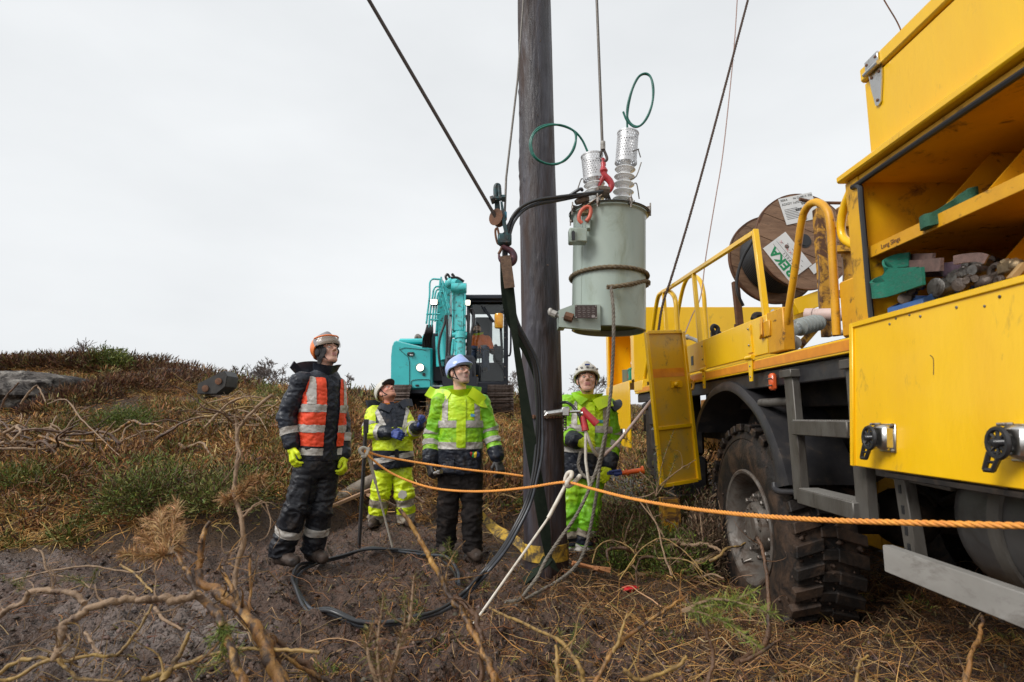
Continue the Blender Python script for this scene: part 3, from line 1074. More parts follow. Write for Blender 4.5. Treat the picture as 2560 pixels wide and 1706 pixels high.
# drop side with hinges and latch
m = MB(); tb(m, SX - .004, SX + .022, 3.52, 5.16, 1.60, 1.845, .004); ds = m.build('drop_side', M_yel, truck)
m = MB(); tb(m, SX - .006, SX + .06, 3.30, 3.512, 1.592, 1.85, .006); m.build('side_post', M_yel_old, truck)
for y in (4.70, 3.77):
    m = MB()
    m.prism([(y - .02, 1.815), (y + .02, 1.815), (y + .036, 1.63), (y - .036, 1.63)], (SX - .009, 0, 0), (0, 1, 0), (0, 0, 1), .008)
    m.tube([(SX - .018, y - .055, 1.597), (SX - .018, y + .055, 1.597)], .015, 10)
    m.prism([(y - .034, 1.585), (y + .034, 1.585), (y + .02, 1.44), (y - .02, 1.44)], (SX - .014, 0, 0), (0, 1, 0), (0, 0, 1), .008)
    hg = m.build('hinge', M_yel, truck)
    b = MB()
    for z in (1.79, 1.68, 1.54, 1.47):
        b.sph((SX - .019, y, z), (.005, .008, .008), 8)
    b.build('bolt', M_bolt, hg)
m = MB()
tb(m, SX - .016, SX - .005, 3.46, 3.60, 1.70, 1.80, .006)
m.tube([(SX - .022, 3.55, 1.83), (SX - .03, 3.54, 1.72), (SX - .022, 3.58, 1.70)], .008, 6)
m.build('latch', M_yel_old, truck)
m = MB(); tb(m, SX - .0075, SX - .0045, 4.98, 5.04, 1.66, 1.74, 0); m.build('latch_hole', M_seal, truck)

# square guard rail
m = MB()
gA, gB, gC, gD = np.array([SX + .02, 3.66, 2.425]), np.array([SX + .02, 5.95, 2.535]), np.array([SX + .02, 3.57, 1.83]), np.array([SX + .02, 5.86, 1.75])
m.bar(gA + [0, .018, 0], gB, .034, .034, (1, 0, 0))
m.bar(gA + [0, 0, .017], gC, .036, .036, (1, 0, 0))
m.bar(gB + [0, 0, -.018], gD, .034, .034, (1, 0, 0))
m.bar((4.0 / 4) * (gA * .44 + gB * .56) + [0, 0, -.02], np.array([SX + .02, 4.85, 1.80]), .034, .034, (1, 0, 0))
m.build('guard_rail', M_yel, truck)
for pts, r_, mt in (([PX(u, v, SX + .02) for u, v in ((1957, 862), (1985, 690), (2003, 560), (2017, 520), (2040, 506), (2064, 521), (2076, 560), (2084, 690), (2092, 838))], .0205, M_yel_old),
                    ([PX(u, v, SX + .05) for u, v in ((1612, 945), (1628, 850), (1643, 752), (1655, 732), (1668, 727), (1681, 735), (1689, 755), (1693, 812), (1696, 860))], .024, M_yel),
                    ([PX(u, v, SX + .5) for u, v in ((1688, 840), (1694, 790), (1704, 735), (1716, 700), (1732, 690), (1750, 702), (1759, 735), (1763, 790), (1768, 850))], .024, M_yel),
                    ([PX(u, v, SX + .06) for u, v in ((2126, 480), (2112, 515), (2104, 550), (2103, 578), (2110, 597), (2128, 610), (2146, 616))], .021, M_yel)):
    m = MB()
    m.tube(spline(pts, 7), r_, 12)
    m.build('grab_hoop', mt, truck)

# far cabinet at the other end of the bed
m = MB()
FY0, FY1, FT, FB = 7.42, 9.6, float(P(1680, 768, 7.42)[2]), float(P(1640, 955, 7.42)[2])
tb(m, SX, 3.6, FY0, FY0 + .03, FB, FT, .004)
tb(m, SX, 3.6, FY1 - .03, FY1, FB, FT, .004)
tb(m, SX, SX + .03, FY0 + .032, FY0 + .19, FB, FT, .004)
tb(m, SX, SX + .03, FY1 - .16, FY1 - .032, FB, FT, .004)
tb(m, SX + .6, SX + .63, FY0 + .032, FY1 - .032, FB, FT, .004)
tb(m, SX, SX + .598, FY0 + .032, FY1 - .032, FB, FB + .04, .004)
tb(m, SX, SX + .598, FY0 + .032, FY1 - .032, FT - .04, FT, .004)
tb(m, SX + .32, SX + .36, FY0 + .05, FY0 + .09, FB + .042, FT - .042, .004)
tb(m, SX + .04, SX + .598, FY0 + .032, FY0 + .4, FB + .62, FB + .66, .004)
m.build('far_locker', M_yel, truck)
m = MB(); tb(m, SX - .02, SX - .002, 7.7, FY1 - .02, .80, FB + .03, .004); ff = m.build('far_drop_flap', M_yel, truck)
m = MB()
m.box((SX - .05, 7.95, .98), (.06, .13, .14), None, .015)
m.build('latch', M_stain, ff)
m = MB(); m.tube(spline([(SX - .08, 7.95, 1.04), (SX - .12, 8.02, .95), (SX - .1, 8.08, .86)], 4), .022, 6); m.build('handle', M_black_h, ff)
m = MB(); tb(m, SX - .01, SX + .05, 6.95, 7.42, FB - .13, FB - .005, .004); m.build('edge_strip', M_yel, truck)

# black step unit under the far end of the bed
m = MB()
tb(m, SX + .0, SX + .34, 5.85, 6.75, 1.10, 1.46, .03)
tb(m, SX + .01, SX + .34, 5.80, 6.70, .82, 1.095, .03)
tb(m, SX + .02, SX + .34, 5.74, 6.66, .42, .815, .03)
m.build('step_unit', M_black, truck)
for z in (.845, .44):
    m = MB()
    tb(m, SX - .03, SX + .16, 5.70, 6.0, z - .012, z + .012, .004)
    m.build('step_tread', M_steel, truck)
m = MB()
tb(m, SX + .1, SX + .2, 6.9, 7.3, .3, 1.4, .006)
m.tube([(SX + .06, 6.85, 1.34), (SX + .06, 7.1, 1.34)], .05, 10)
m.build('mounting_bracket', M_chassis, truck)

# open door of the side locker
dA, dB = P(1720, 808, 5.02), P(1745, 1200, 5.02)
dC, dD = P(1632, 832, 4.86), P(1655, 1190, 4.86)
zx = unit((dC - dA) * .5 + (dD - dB) * .5)
zz = unit((dA - dB) * .5 + (dC - dD) * .5)
zz = unit(zz - zx * np.dot(zx, zz))
zy = np.cross(zz, zx)
dw, dh = float(np.linalg.norm(dC - dA) + np.linalg.norm(dD - dB)) / 2, float(np.linalg.norm(dA - dB) + np.linalg.norm(dC - dD)) / 2
d0 = dB.copy()
DR = np.stack([zx, zy, zz], 1)
if np.dot(zy, (0, -1, 0)) < 0:
    zy = -zy


def dp(a, b, o=0.0):
    return d0 + zx * a * dw + zz * b * dh + zy * o


m = MB()
m.box(dp(.5, .5), (dw - .01, .006, dh - .01), np.stack([zx, np.cross(zz, zx), zz], 1), 0)
door = m.build('locker_door', M_yel_dull, truck)
m = MB()
fw = .032
for a0, a1 in (((0, 0), (0, 1)), ((1, 0), (1, 1)), ((0.04, 0), (.96, 0)), ((0.04, 1), (.96, 1)), ((.04, .365), (.96, .365))):
    m.bar(dp(*a0, .012), dp(*a1, .012), fw if a0[0] == a1[0] else .03, fw if a0[0] == a1[0] else .022, zy, .003)
m.build('door_frame', M_yel, door)
m = MB(); m.box(dp(.5, .725, .0045), (dw - .05, .002, .075), np.stack([zx, np.cross(zz, zx), zz], 1), 0); m.build('tape_strip', M_tape, door)
m = MB()
m.prism([(0, -.022), (.02, -.032), (.09, -.02), (.115, -.03), (.115, .03), (.09, .02), (.02, .032), (0, .022)], dp(.18, .645, .012), zx, zz, .016)
m.lathe([(.02, 0), (.02, .02), (.012, .028)], dp(.38, .645, .02), zy, 14)
m.build('latch', M_yel, door)
m = MB(); m.tube(spline([dp(-.04, .67, .02), dp(-.09, .65, .03), dp(-.08, .61, .03), dp(-.02, .60, .02)], 5), .012, 8); m.build('handle', M_yel_old, door)

# black wing over the wheel
wo = [(330, 640), (352, 480), (400, 350), (500, 190), (640, 105), (760, 130), (880, 230), (1000, 370), (1100, 550), (1190, 780), (1250, 960), (1310, 1200)]
wi = [(360, 640), (380, 520), (425, 400), (500, 275), (640, 200), (750, 225), (870, 330), (980, 470), (1070, 650), (1140, 850), (1180, 1060), (1192, 1235)]
wp = lambda q: PX(1660 + q[0] / 4.2375, 930 + q[1] / 4.2375, SX + .005)
o_, i_ = spline([wp(q) for q in wo], 4), spline([wp(q) for q in wi], 4)
k = len(o_)
m = MB()
md = (o_ + i_) / 2
V = np.concatenate([o_ + [.05, 0, .0], o_ + [.008, 0, 0], md + [-.012, 0, 0], i_ + [-.006, 0, 0], i_ + [.03, 0, -.004], i_ + [.42, 0, 0], o_ + [.42, 0, 0]])
m.add(V, [(j * k + i, j * k + i + 1, ((j + 1) % 7) * k + i + 1, ((j + 1) % 7) * k + i) for j in range(7) for i in range(k - 1)])
e = wp((1192, 1235))
m.tube(spline([e + [-.006, .01, .03], e + [-.01, -.005, .0], e + [0, -.05, -.012], e + [.06, -.16, 0]], 5), .02, 8)
m.build('wheel_wing', M_black, truck, 50)
m = MB()
m.tube([PX(1902, 1008, SX + .03), PX(1990, 1004, SX + .12)], .028, 10)
m.build('wing_stay', M_steel, truck)
m = MB(); m.box(PX(1932, 955, SX + .0), (.04, .052, .105), None, .012); rf = m.build('side_marker', M_orange_lens, truck)
m = MB()
for dz in (.02, -.022):
    m.tube([PX(1932, 955, SX) + [-.02, -.03, dz], PX(1932, 955, SX) + [-.024, 0, dz], PX(1932, 955, SX) + [-.02, .03, dz]], .0035, 5)
m.build('wire_guard', M_bolt, rf)

# ladder steps
m = MB()
lyA, lyB = 3.285, 2.665
lx = SX + .015
for y in (lyA, lyB):
    m = MB()
    m.bar((lx, y, 1.45), (lx, y - (.03 if y == lyA else .0), .745), .045, .10, (0, 1, 0), .004)
    st_ = m.build('step_stile', M_steel, truck)
    m = MB()
    tb(m, lx - .04, lx + .12, y - .07, y + .07, 1.43, 1.475, .004)
    m.build('top_plate', M_steel, st_)
for z, y0, y1 in ((1.145, 3.225, 2.69), (.775, 3.215, 2.69)):
    m = MB(); tb(m, lx - .05, lx + .075, y0, y1, z - .04, z + .04, .005); tr = m.build('step_tread', M_steel, truck)
    m = MB()
    for y in np.arange(y1 + .02, y0, .022):
        tb(m, lx - .04, lx + .065, y - .005, y + .005, z + .038, z + .0445, 0)
    m.build('tread_grip', M_alu, tr)
m = MB(); m.bar((lx + .03, 2.60, .97), (lx + .12, 2.28, .94), .05, .05); m.build('step_brace', M_steel, truck)

# fuel tank, hanger and alloy side guard
m = MB()
tx, tz, tr_ = SX + .40, .82, .29
m.lathe([(.02, 0), (tr_ * .8, .01), (tr_ * .97, .04), (tr_, .08), (tr_, 1.5)], (tx, 2.32, tz), (0, -1, 0), 48)
tank = m.build('fuel_tank', mat('tank_grey', (.062, .060, .060), .42, metal=.2, c2=(.10, .095, .09), scale=3, dirt=(.035, .028, .024), dscale=4, dlo=.5, dhi=.7), truck, 50)
for y in (2.08, 1.35):
    m = MB(); m.lathe([(tr_ + .001, -.03), (tr_ + .012, -.026), (tr_ + .012, .026), (tr_ + .001, .03)], (tx, y, tz), (0, 1, 0), 48, False); m.build('tank_strap', M_steel, tank)
m = MB()
m.bar(PX(2258, 1182, SX + .07), PX(2292, 1392, SX + .07), .05, .07, (0, 1, 0), .004)
m.build('guard_hanger', M_steel, truck)
m = MB()
for t in (.2, .45, .7, .9):
    q = PX(2258, 1182, SX + .07) * (1 - t) + PX(2292, 1392, SX + .07) * t
    m.box(q + [-.026, 0, 0], (.004, .016, .035), None, 0)
m.build('hanger_slot', M_seal, truck)
m = MB(); tb(m, SX - .025, SX + .02, YA, 2.515, .555, .665, .004); m.build('side_guard', M_alu, truck)

# stabiliser leg seen through the gorse
m = MB()
q = P(1672, 1215, 5.15)
m.box(q + [0, 0, .12], (.11, .11, .3), None, .006)
stb = m.build('stabiliser_leg', M_black, truck)
m = MB(); m.box((q[0], q[1], .33), (.085, .085, float(q[2]) - .33 + .05), None, .006); m.box((q[0], q[1], .0), (.26, .26, .05), None, .01); m.bar((q[0], q[1], .2), (q[0], q[1], .5), .15, .15); m.build('leg_tube', M_yel_rust, stb)


M_cake = mat('caked_mud', (.055, .034, .024), .7, c2=(.09, .06, .044), scale=20, spec=.3)
# the muddy wheel
def wheel(xo, yc, zc, R=.665, w=.42, side=-1):
    """side -1: outer face towards -x at xo"""
    ax = (-side * 1.0, 0, 0)
    o = np.array([xo, yc, zc])
    m = MB()
    m.lathe([(.375, .055), (.385, .02), (.42, .004), (.50, -.008), (.565, .0), (.60, .018), (.605, .012), (R - .022, .035), (R - .014, .06), (R - .012, w - .06), (R - .022, w - .03), (.5, w), (.38, w - .04)], o, ax, 72, False)
    x, y, z = frame(ax)
    for k in range(34):
        for sgn, off in ((0, 0), (1, .5)):
            t = 2 * pi * (k + off) / 34
            c, s2 = math.cos(t), math.sin(t)
            rad = c * x + s2 * y
            tan = -s2 * x + c * y
            h0 = .085 if not sgn else w - .085
            skew = unit(z + tan * (.28 if sgn else -.28))
            m.box(o + rad * (R - .014 + .008 * random.random()) + z * h0 + tan * random.uniform(-.008, .008), (.066 + .016 * random.random(), .052, .165 + .02 * random.random()), np.stack([tan, rad, skew], 1) if np.dot(np.cross(tan, rad), skew) > 0 else np.stack([rad, tan, skew], 1)[:, [1, 0, 2]] * [[1, 1, 1]], .006)
    for k in range(34):
        t = 2 * pi * (k + .25) / 34
        rad = math.cos(t) * x + math.sin(t) * y
        tan = -math.sin(t) * x + math.cos(t) * y
        m.box(o + rad * (R - .015) + z * w * .5, (.065, .046, .10), np.stack([tan, rad, z], 1), .006)
    wt = bpy.data.objects.new('wheel', None)
    wt.empty_display_size = .1
    col.objects.link(wt)
    wt.parent = truck
    m.build('tyre', M_rubber, wt, 30)
    if side < 0:
        nm = 700
        th, hz = rng.uniform(0, 2 * pi, nm), rng.uniform(-.005, w * .95, nm)
        rad_ = np.where(hz < .03, rng.uniform(.42, R - .02, nm), R - .01 + .012 * rng.uniform(-1, 1, nm))
        ctr = o + rad_[:, None] * (np.cos(th)[:, None] * x + np.sin(th)[:, None] * y) + hz[:, None] * z
        sz_ = .006 + .022 * rng.uniform(0, 1, nm) ** 2
        Vm = ctr[:, None] + oc[None] * (1 + .5 * rng.normal(size=(nm, 6, 1))) * sz_[:, None, None] * .8
        Tm = ((np.arange(nm) * 6)[:, None, None] + of[None]).reshape(-1, 3)
        mo = finish(np_mesh('caked_mud', Vm.reshape(-1, 3) - base_of(truck), Tm), 'caked_mud', M_cake, wt, 0, kind='stuff')
    r = MB()
    r.lathe([(.388, .03), (.39, .008), (.378, .0), (.362, .006), (.352, .03), (.33, .055), (.325, .10), (.318, .17), (.305, .21), (.27, .22), (.252, .19), (.24, .12), (.2, .115), (.0, .115)], o, ax, 56, False)
    r.lathe([(.17, .13), (.165, .07), (.15, .05), (.10, .045), (.09, .03), (.0, .03)], o, ax, 40, False)
    r.build('rim', M_rim, wt, 35)
    for k in range(10):
        b = MB()
        t = 2 * pi * (k + .4) / 10
        rad = math.cos(t) * x + math.sin(t) * y
        b.lathe([(.03, .118), (.03, .098), (.02, .095), (.019, .066), (.012, .06)], o + rad * .205, ax, 6)
        b.build('wheel_nut', M_bolt, wt, 35)
    b = MB()
    for k in range(12):
        t = 2 * pi * k / 12
        rad = math.cos(t) * x + math.sin(t) * y
        b.lathe([(.009, .05), (.009, .036)], o + rad * .125, ax, 6)
    b.build('hub_bolt_ring', M_bolt, wt, 35, kind='stuff')
    v = MB()
    rad = unit(-y * .8 + x * .5) if np.dot(y, (0, 0, 1)) > 0 else unit(y * .8 + x * .5)
    v.tube([o + rad * .30 + z * .09, o + rad * .33 + z * .03, o + rad * .29 + z * .02], .007, 6)
    v.build('valve_stem', M_bolt, wt)


wheel(SX + .03, 4.10, .45, R=.69)
wheel(3.62, 4.10, .45, R=.69, side=1)
# ------------------------------------------------------------------ load on the truck
M_ply = mat('drum_planks', (.17, .095, .055), .7, c2=(.27, .16, .095), scale=5, lo=.35, hi=.65, dirt=(.05, .03, .022), dscale=10, dlo=.58, dhi=.72, bump=.4, bscale=50, stretch=(1, 1, 5))
M_cable = mat('black_cable', (.022, .023, .026), .38, coat=.1)
M_paper = mat('paper_label', (.72, .73, .72), .6, c2=(.62, .63, .63), scale=6)
M_ink = mat('black_print', (.05, .05, .05), .7)
M_green_ink = mat('green_print', (.01, .24, .09), .6)
M_red_ink = mat('red_pen', (.6, .08, .08), .7)
M_porc = mat('grey_porcelain', (.33, .36, .35), .22, c2=(.24, .26, .25), scale=8, coat=.3)
M_pink = mat('faded_pink_plastic', (.62, .45, .40), .55, c2=(.5, .38, .35), scale=10, dirt=(.22, .15, .12), dscale=12)


def text_mesh(body, size, o, x, y, material, name, parent, off=.0006, align='LEFT', bold=0.0, shear=0.0):
    cu = bpy.data.curves.new(name, 'FONT')
    cu.body = body
    cu.size = size
    cu.align_x = align
    cu.offset = bold
    cu.shear = shear
    cu.extrude = .0004
    cu.resolution_u = 3
    t = bpy.data.objects.new(name, cu)
    col.objects.link(t)
    dg = bpy.context.evaluated_depsgraph_get()
    me = bpy.data.meshes.new_from_object(t.evaluated_get(dg))
    bpy.data.objects.remove(t)
    bpy.data.curves.remove(cu)
    x, y = unit(x), unit(y)
    z = np.cross(x, y)
    n = len(me.vertices)
    co = np.empty(n * 3, np.float32)
    me.vertices.foreach_get('co', co)
    co = co.reshape(-1, 3)
    W = np.asarray(o) + co[:, :1] * x + co[:, 1:2] * y + (co[:, 2:] + off) * z - base_of(parent)
    me.vertices.foreach_set('co', W.astype(np.float32).ravel())
    me.update()
    me.name = name
    return finish(me, name, material, parent, 0)


dN, dF = P(2010, 603, 4.70), P(1930, 651, 5.22)
dax = unit(dF - dN)
dRn = 249 / 2 / FPX * 4.83
dx, dy, _ = frame(dax)
if dx[0] < 0:
    dx, dy = -dx, -dy
drum = root('cable_drum', (dN + dF) / 2, 'large wooden cable drum with white paper labels on the truck bed', 'cable drum')
gr = unit(dx * .93 + dy * .36)                   # grain direction of the planks
gq = np.cross(dax, gr)


def flange(c, R, front):
    n = 8
    w = 2 * R / n
    for k in range(n):
        a0, a1 = -R + k * w + .0015, -R + (k + 1) * w - .0015
        pts = []
        for a in np.linspace(a0, a1, 6):
            pts.append((math.sqrt(max(R * R - a * a, 1e-6)), a))
        for a in np.linspace(a1, a0, 6):
            pts.append((-math.sqrt(max(R * R - a * a, 1e-6)), a))
        m = MB()
        jig = .0025 * random.uniform(-1, 1)
        m.prism(pts, c + dax * jig, gr, gq, .032)
        m.build('plank', M_ply, drum, 30)
    m = MB()
    m.lathe([(R - .012, -.016), (R + .006, -.02), (R + .006, .02), (R - .012, .016)], c, dax, 64, False)
    m.build('rim_band', M_rust, drum)


flange(dN + dax * .016, dRn, True)
flange(dF - dax * .016, dRn * 1.0, False)
m = MB(); m.lathe([(.27, .036), (.27, np.linalg.norm(dF - dN) - .036)], dN, dax, 48); m.build('barrel', M_ply, drum)
wr = MB()
ln = float(np.linalg.norm(dF - dN)) - .09
turns = 18
for lay, rad in enumerate((.30, .327)):
    t = np.linspace(0, 2 * pi * turns, turns * 28)
    wr.tube(dN + dax * (.048 + ln * (t / t[-1]))[:, None] + rad * (np.cos(t)[:, None] * dx + np.sin(t)[:, None] * dy), .0138, 6)
wr.build('wound_cable', M_cable, drum, 60)
le = MB()
le.tube(spline(PL([(1905, 560, 4.82), (1880, 605, 4.80), (1855, 650, 4.85), (1842, 700, 4.88), (1845, 735, 4.88), (1858, 765, 4.9)]), 8), .0138, 8)
le.build('cable_end', M_cable, drum)
hb = MB()
hb.lathe([(.062, -.004), (.062, .006), (.045, .006), (.045, -.01)], dN - dax * .002, dax, 24)
hb.build('hub_hole', M_seal, drum)
fd = -dax                                       # outward from the near face
for a, b in ((-.13, .11), (.12, -.14), (-.05, -.2)):
    m = MB()
    m.lathe([(.024, 0), (.02, .006), (.01, .007), (.008, .012)], dN + gr * a + gq * b, fd, 14)
    m.build('flange_bolt', M_bolt, drum)


def on_face(u, v):
    """where the sight line through (u, v) meets the drum's near face"""
    d = P(u, v, 1.0) - np.array([0, 0, CAMZ])
    c = np.array([0, 0, CAMZ])
    t = np.dot(dN + fd * .004 - c, fd) / np.dot(d, fd)
    return c + d * t


def paper(quad, name, label=None):
    q = [on_face(u, v) for u, v in quad]        # top-left, top-right, bottom-right, bottom-left as read
    x = unit(q[1] - q[0])
    y = unit((q[0] - q[3]) - x * np.dot(q[0] - q[3], x))
    w, h = float(np.linalg.norm(q[1] - q[0])), float(np.linalg.norm(q[0] - q[3]))
    m = MB()
    z = np.cross(x, y)
    sg = 1 if np.dot(z, fd) > 0 else -1
    m.prism([(0, 0), (w, 0), (w, -h), (0, -h)], q[0] + fd * .001, x, y, .0012)
    p = m.build(name, M_paper, drum, 0)
    return p, q[0] + fd * .002, x, y, w, h


z6 = lambda a, b: (1800 + a / 3.92, 460 + b / 3.92)
p, o, x, y, w, h = paper([z6(568, 150), z6(895, 82), z6(960, 345), z6(650, 405)], 'shipping_label')
text_mesh('REKA', h * .11, o + x * w * .05 - y * h * .13, x, y, M_ink, 'print', p)
text_mesh('Nr 21/9813  030', h * .11, o + x * w * .42 - y * h * .13, x, y, M_ink, 'print', p)
text_mesh('A2XDY 1x35/25', h * .12, o + x * w * .05 - y * h * .29, x, y, M_ink, 'print', p)
m = MB()
for k in range(8):
    for r0, r1 in ((.62, .30), (.40, .50)):
        m.box(o + x * w * (r0 + .024 * k) - y * h * (r1 + .03) + fd * .0006, (w * (.012 if k % 3 else .02), h * .1, .0008), np.stack([x, y, np.cross(x, y)], 1), 0)
for k in range(7):
    m.box(o + x * w * (.26 + .06 * (k % 3)) - y * h * (.45 + .06 * k) + fd * .0006, (w * (.38 + .12 * ((k * 7) % 3)), h * .013, .0008), np.stack([x, y, np.cross(x, y)], 1), 0)
m.build('barcode', M_ink, p, 0)
# the maker's sheet, glued on turned: the big letters run down its left edge as seen
p, o, x, y, w, h = paper([z6(900, 790), z6(640, 470), z6(418, 640), z6(678, 955)], 'maker_sheet')
o2 = on_face(*z6(678, 955))
q_tl, q_tr = on_face(*z6(678, 955)), on_face(*z6(418, 640))
tx_ = unit(q_tr - q_tl)
ty_ = np.cross(fd, tx_)
in_ = -ty_                                       # inward from the lettered edge: the letters stand with their tops to that edge
W2, H2 = float(np.linalg.norm(q_tr - q_tl)), float(np.linalg.norm(on_face(*z6(900, 790)) - q_tl))
text_mesh('REKA', H2 * .44, q_tl + fd * .002 + tx_ * W2 * .06 + in_ * H2 * .385, tx_, ty_, M_green_ink, 'big_lettering', p, bold=.004)
text_mesh('K A A P E L I', H2 * .13, q_tl + fd * .002 + tx_ * W2 * .08 + in_ * H2 * .53, tx_, ty_, M_ink, 'print', p)
m = MB()
for a in (.40, .56):
    m.box(q_tl + fd * .0022 + tx_ * W2 * .5 + in_ * H2 * a, (W2 * .9, H2 * .008, .0008), np.stack([tx_, ty_, np.cross(tx_, ty_)], 1), 0)
for k in range(9):
    m.box(q_tl + fd * .0022 + tx_ * W2 * (.1 + .09 * k) + in_ * H2 * (.68 + .13 * (k % 2)), (W2 * .05, H2 * .012, .0008), np.stack([tx_, ty_, np.cross(tx_, ty_)], 1), 0)
m.build('rule', M_ink, p, 0)
m = MB()
for a, b in ((.86, .66), (.62, .66), (.52, .68), (.7, .72)):
    for s_ in (-1, 1):
        d_ = (tx_ + s_ * ty_) * .012
        c_ = q_tl + fd * .0028 + tx_ * W2 * a + in_ * H2 * b
        m.tube([c_ - d_, c_ + d_], .001, 4)
m.build('pen_cross', M_red_ink, p, 0)
paper([z6(870, 820), z6(950, 765), z6(985, 830), z6(905, 895)], 'small_tag')

# drum stand
st_ = root('drum_stand', P(2075, 830, 4.3), 'rusty yellow steel stand carrying the cable drum', 'stand')
m = MB()
zs = lambda a, b, Y: P(1800 + a / 3.92, 460 + b / 3.92, Y)
m.bar(zs(960, 250, 4.25), zs(1050, 1500, 4.25), .062, .062, (1, 0, 0))
m.build('front_post', M_yel_rust, st_)
m = MB(); m.bar(zs(1190, 230, 4.35), zs(1290, 1120, 4.35), .06, .06, (1, 0, 0)); m.build('post', M_yel_rust, st_)
for a, b, c, d in ((985, 425, 1290, 395), (1010, 650, 1320, 640), (1040, 1080, 1340, 1080)):
    m = MB(); m.bar(zs(a, b, 4.3), zs(c, d, 4.3), .07, .05, (0, 0, 1)); m.build('cross_bar', M_yel_rust, st_)
m = MB(); m.bar(zs(1040, 1300, 4.22), zs(790, 1580, 4.1), .06, .05, (1, 0, 0)); m.build('brace', M_yel_rust, st_)
m = MB(); m.bar(zs(150, 960, 5.5), zs(200, 1440, 5.5), .06, .06, (1, 0, 0)); m.bar(zs(640, 1120, 5.4), zs(660, 1420, 5.4), .05, .05, (1, 0, 0)); m.bar(zs(140, 1395, 5.5), zs(660, 1385, 5.4), .04, .04); m.build('rear_post', M_rust, st_)
m = MB(); m.tube([zs(780, 150, 4.2), zs(930, 185, 4.22)], .014, 8); m.tube([zs(930, 185, 4.3), zs(1290, 190, 4.3)], .013, 8); m.build('spindle', M_rust, st_)
m = MB()
for k in range(3):
    a = 960 + 240 * k * .9 + (0 if k == 0 else 20)
    m.tube(spline([zs(a, 700 + 20 * k, 4.18), zs(a + 12, 900, 4.18), zs(a + 5, 1080, 4.18), zs(a + 16, 1240, 4.18)], 5), .005, 5)
m.build('hanging_twine', mat('brown_twine', (.16, .11, .08), .9), st_)
m = MB(); m.bar(zs(715, 1215, 4.75), zs(1010, 1110, 4.75), .10, .13, (0, 0, 1)); m.bar(zs(700, 1330, 4.9), zs(1000, 1275, 4.9), .08, .1, (0, 0, 1)); o = m.build('crane_beam', M_yel, truck)

# other things lying on the bed
i0 = zs(690, 1430, 3.9); i1 = zs(980, 1350, 4.15)
ia = unit(i1 - i0)
m = MB()
L_ = float(np.linalg.norm(i1 - i0))
pr = [(.03, 0), (.05, .01), (.05, .07), (.03, .09)]
for k in range(6):
    c_ = .11 + k * (L_ - .12) / 6
    pr += [(.028, c_), (.062, c_ + .012), (.064, c_ + .022), (.03, c_ + .034)]
pr += [(.03, L_)]
m.lathe(pr, i0, ia, 24)
o = m.build('porcelain_insulator', M_porc, None, 50, 'grey ribbed porcelain insulator lying on the bed under the drum', 'insulator', loc=i0)
m = MB(); m.lathe([(.03, 0), (.036, .02), (.036, .18), (.02, .2)], zs(690, 1540, 3.7), unit(np.array([.3, 1, .25])), 16)
m.lathe([(.05, 0), (.05, .03), (.03, .05)], zs(720, 1560, 3.75), unit(np.array([.3, 1, .25])), 16)
m.build('cable_fitting', M_alu, None, 40, 'grey metal cable fitting beside the hoop foot on the bed edge', 'fitting', loc=zs(690, 1540, 3.7))
m = MB()
r0, r1 = zs(840, 1285, 4.2), zs(1245, 1280, 4.0)
m.tube([r0, r0 * .8 + r1 * .2], .05, 16); m.tube([r0 * .79 + r1 * .21, r1], .047, 16)
m.build('guide_roller', M_pink, None, 40, 'faded pink guide roller lying crosswise behind the big hoop', 'roller', loc=r0)
m = MB(); m.tube([zs(1110, 1470, 3.5), zs(1270, 1450, 3.4)], .018, 8); m.build('grey_conduit', M_alu, None, 40, 'short grey conduit lying on the deck beside the hoop', 'pipe', loc=zs(1110, 1470, 3.5))
m = MB(); m.tube(spline([P(1718, 843, 5.5), P(1738, 850, 5.2), P(1752, 858, 5.0)], 4), .018, 8); m.sph(P(1718, 843, 5.5), .028, 10)
m.build('grey_rod', M_alu, None, 40, 'grey rod with knob resting on the drop side', 'rod', loc=P(1718, 843, 5.5))
m = MB()
m.tube(spline([P(1786, 835, 5.0), P(1780, 822, 5.0), P(1785, 815, 5.0), P(1795, 822, 5.0), P(1790, 838, 5.0)], 4), .02, 8); m.box(P(1790, 838, 5.02), (.09, .05, .07), None, .01)
m.build('black_clamp', M_black, None, 40, 'black hooked clamp sticking up behind the drop side', 'clamp', loc=P(1790, 838, 5.0))
m = MB(); m.tube(spline([P(1885, 800, 4.3), P(1890, 790, 4.3), P(1905, 792, 4.3), P(1908, 806, 4.3)], 4), .03, 8); m.build('rubber_boot', M_rubber, None, 40, 'black rubber hose end behind the guard rail foot', 'hose', loc=P(1890, 800, 4.3))
m = MB(); m.sph(P(1933, 790, 4.1), (.022, .03, .05), 12); m.sph(P(1948, 800, 4.1), (.016, .02, .05), 12); m.build('white_cap', M_porc, None, 40, 'pair of whitish insulator caps at the corner post', 'cap', loc=P(1938, 800, 4.1))
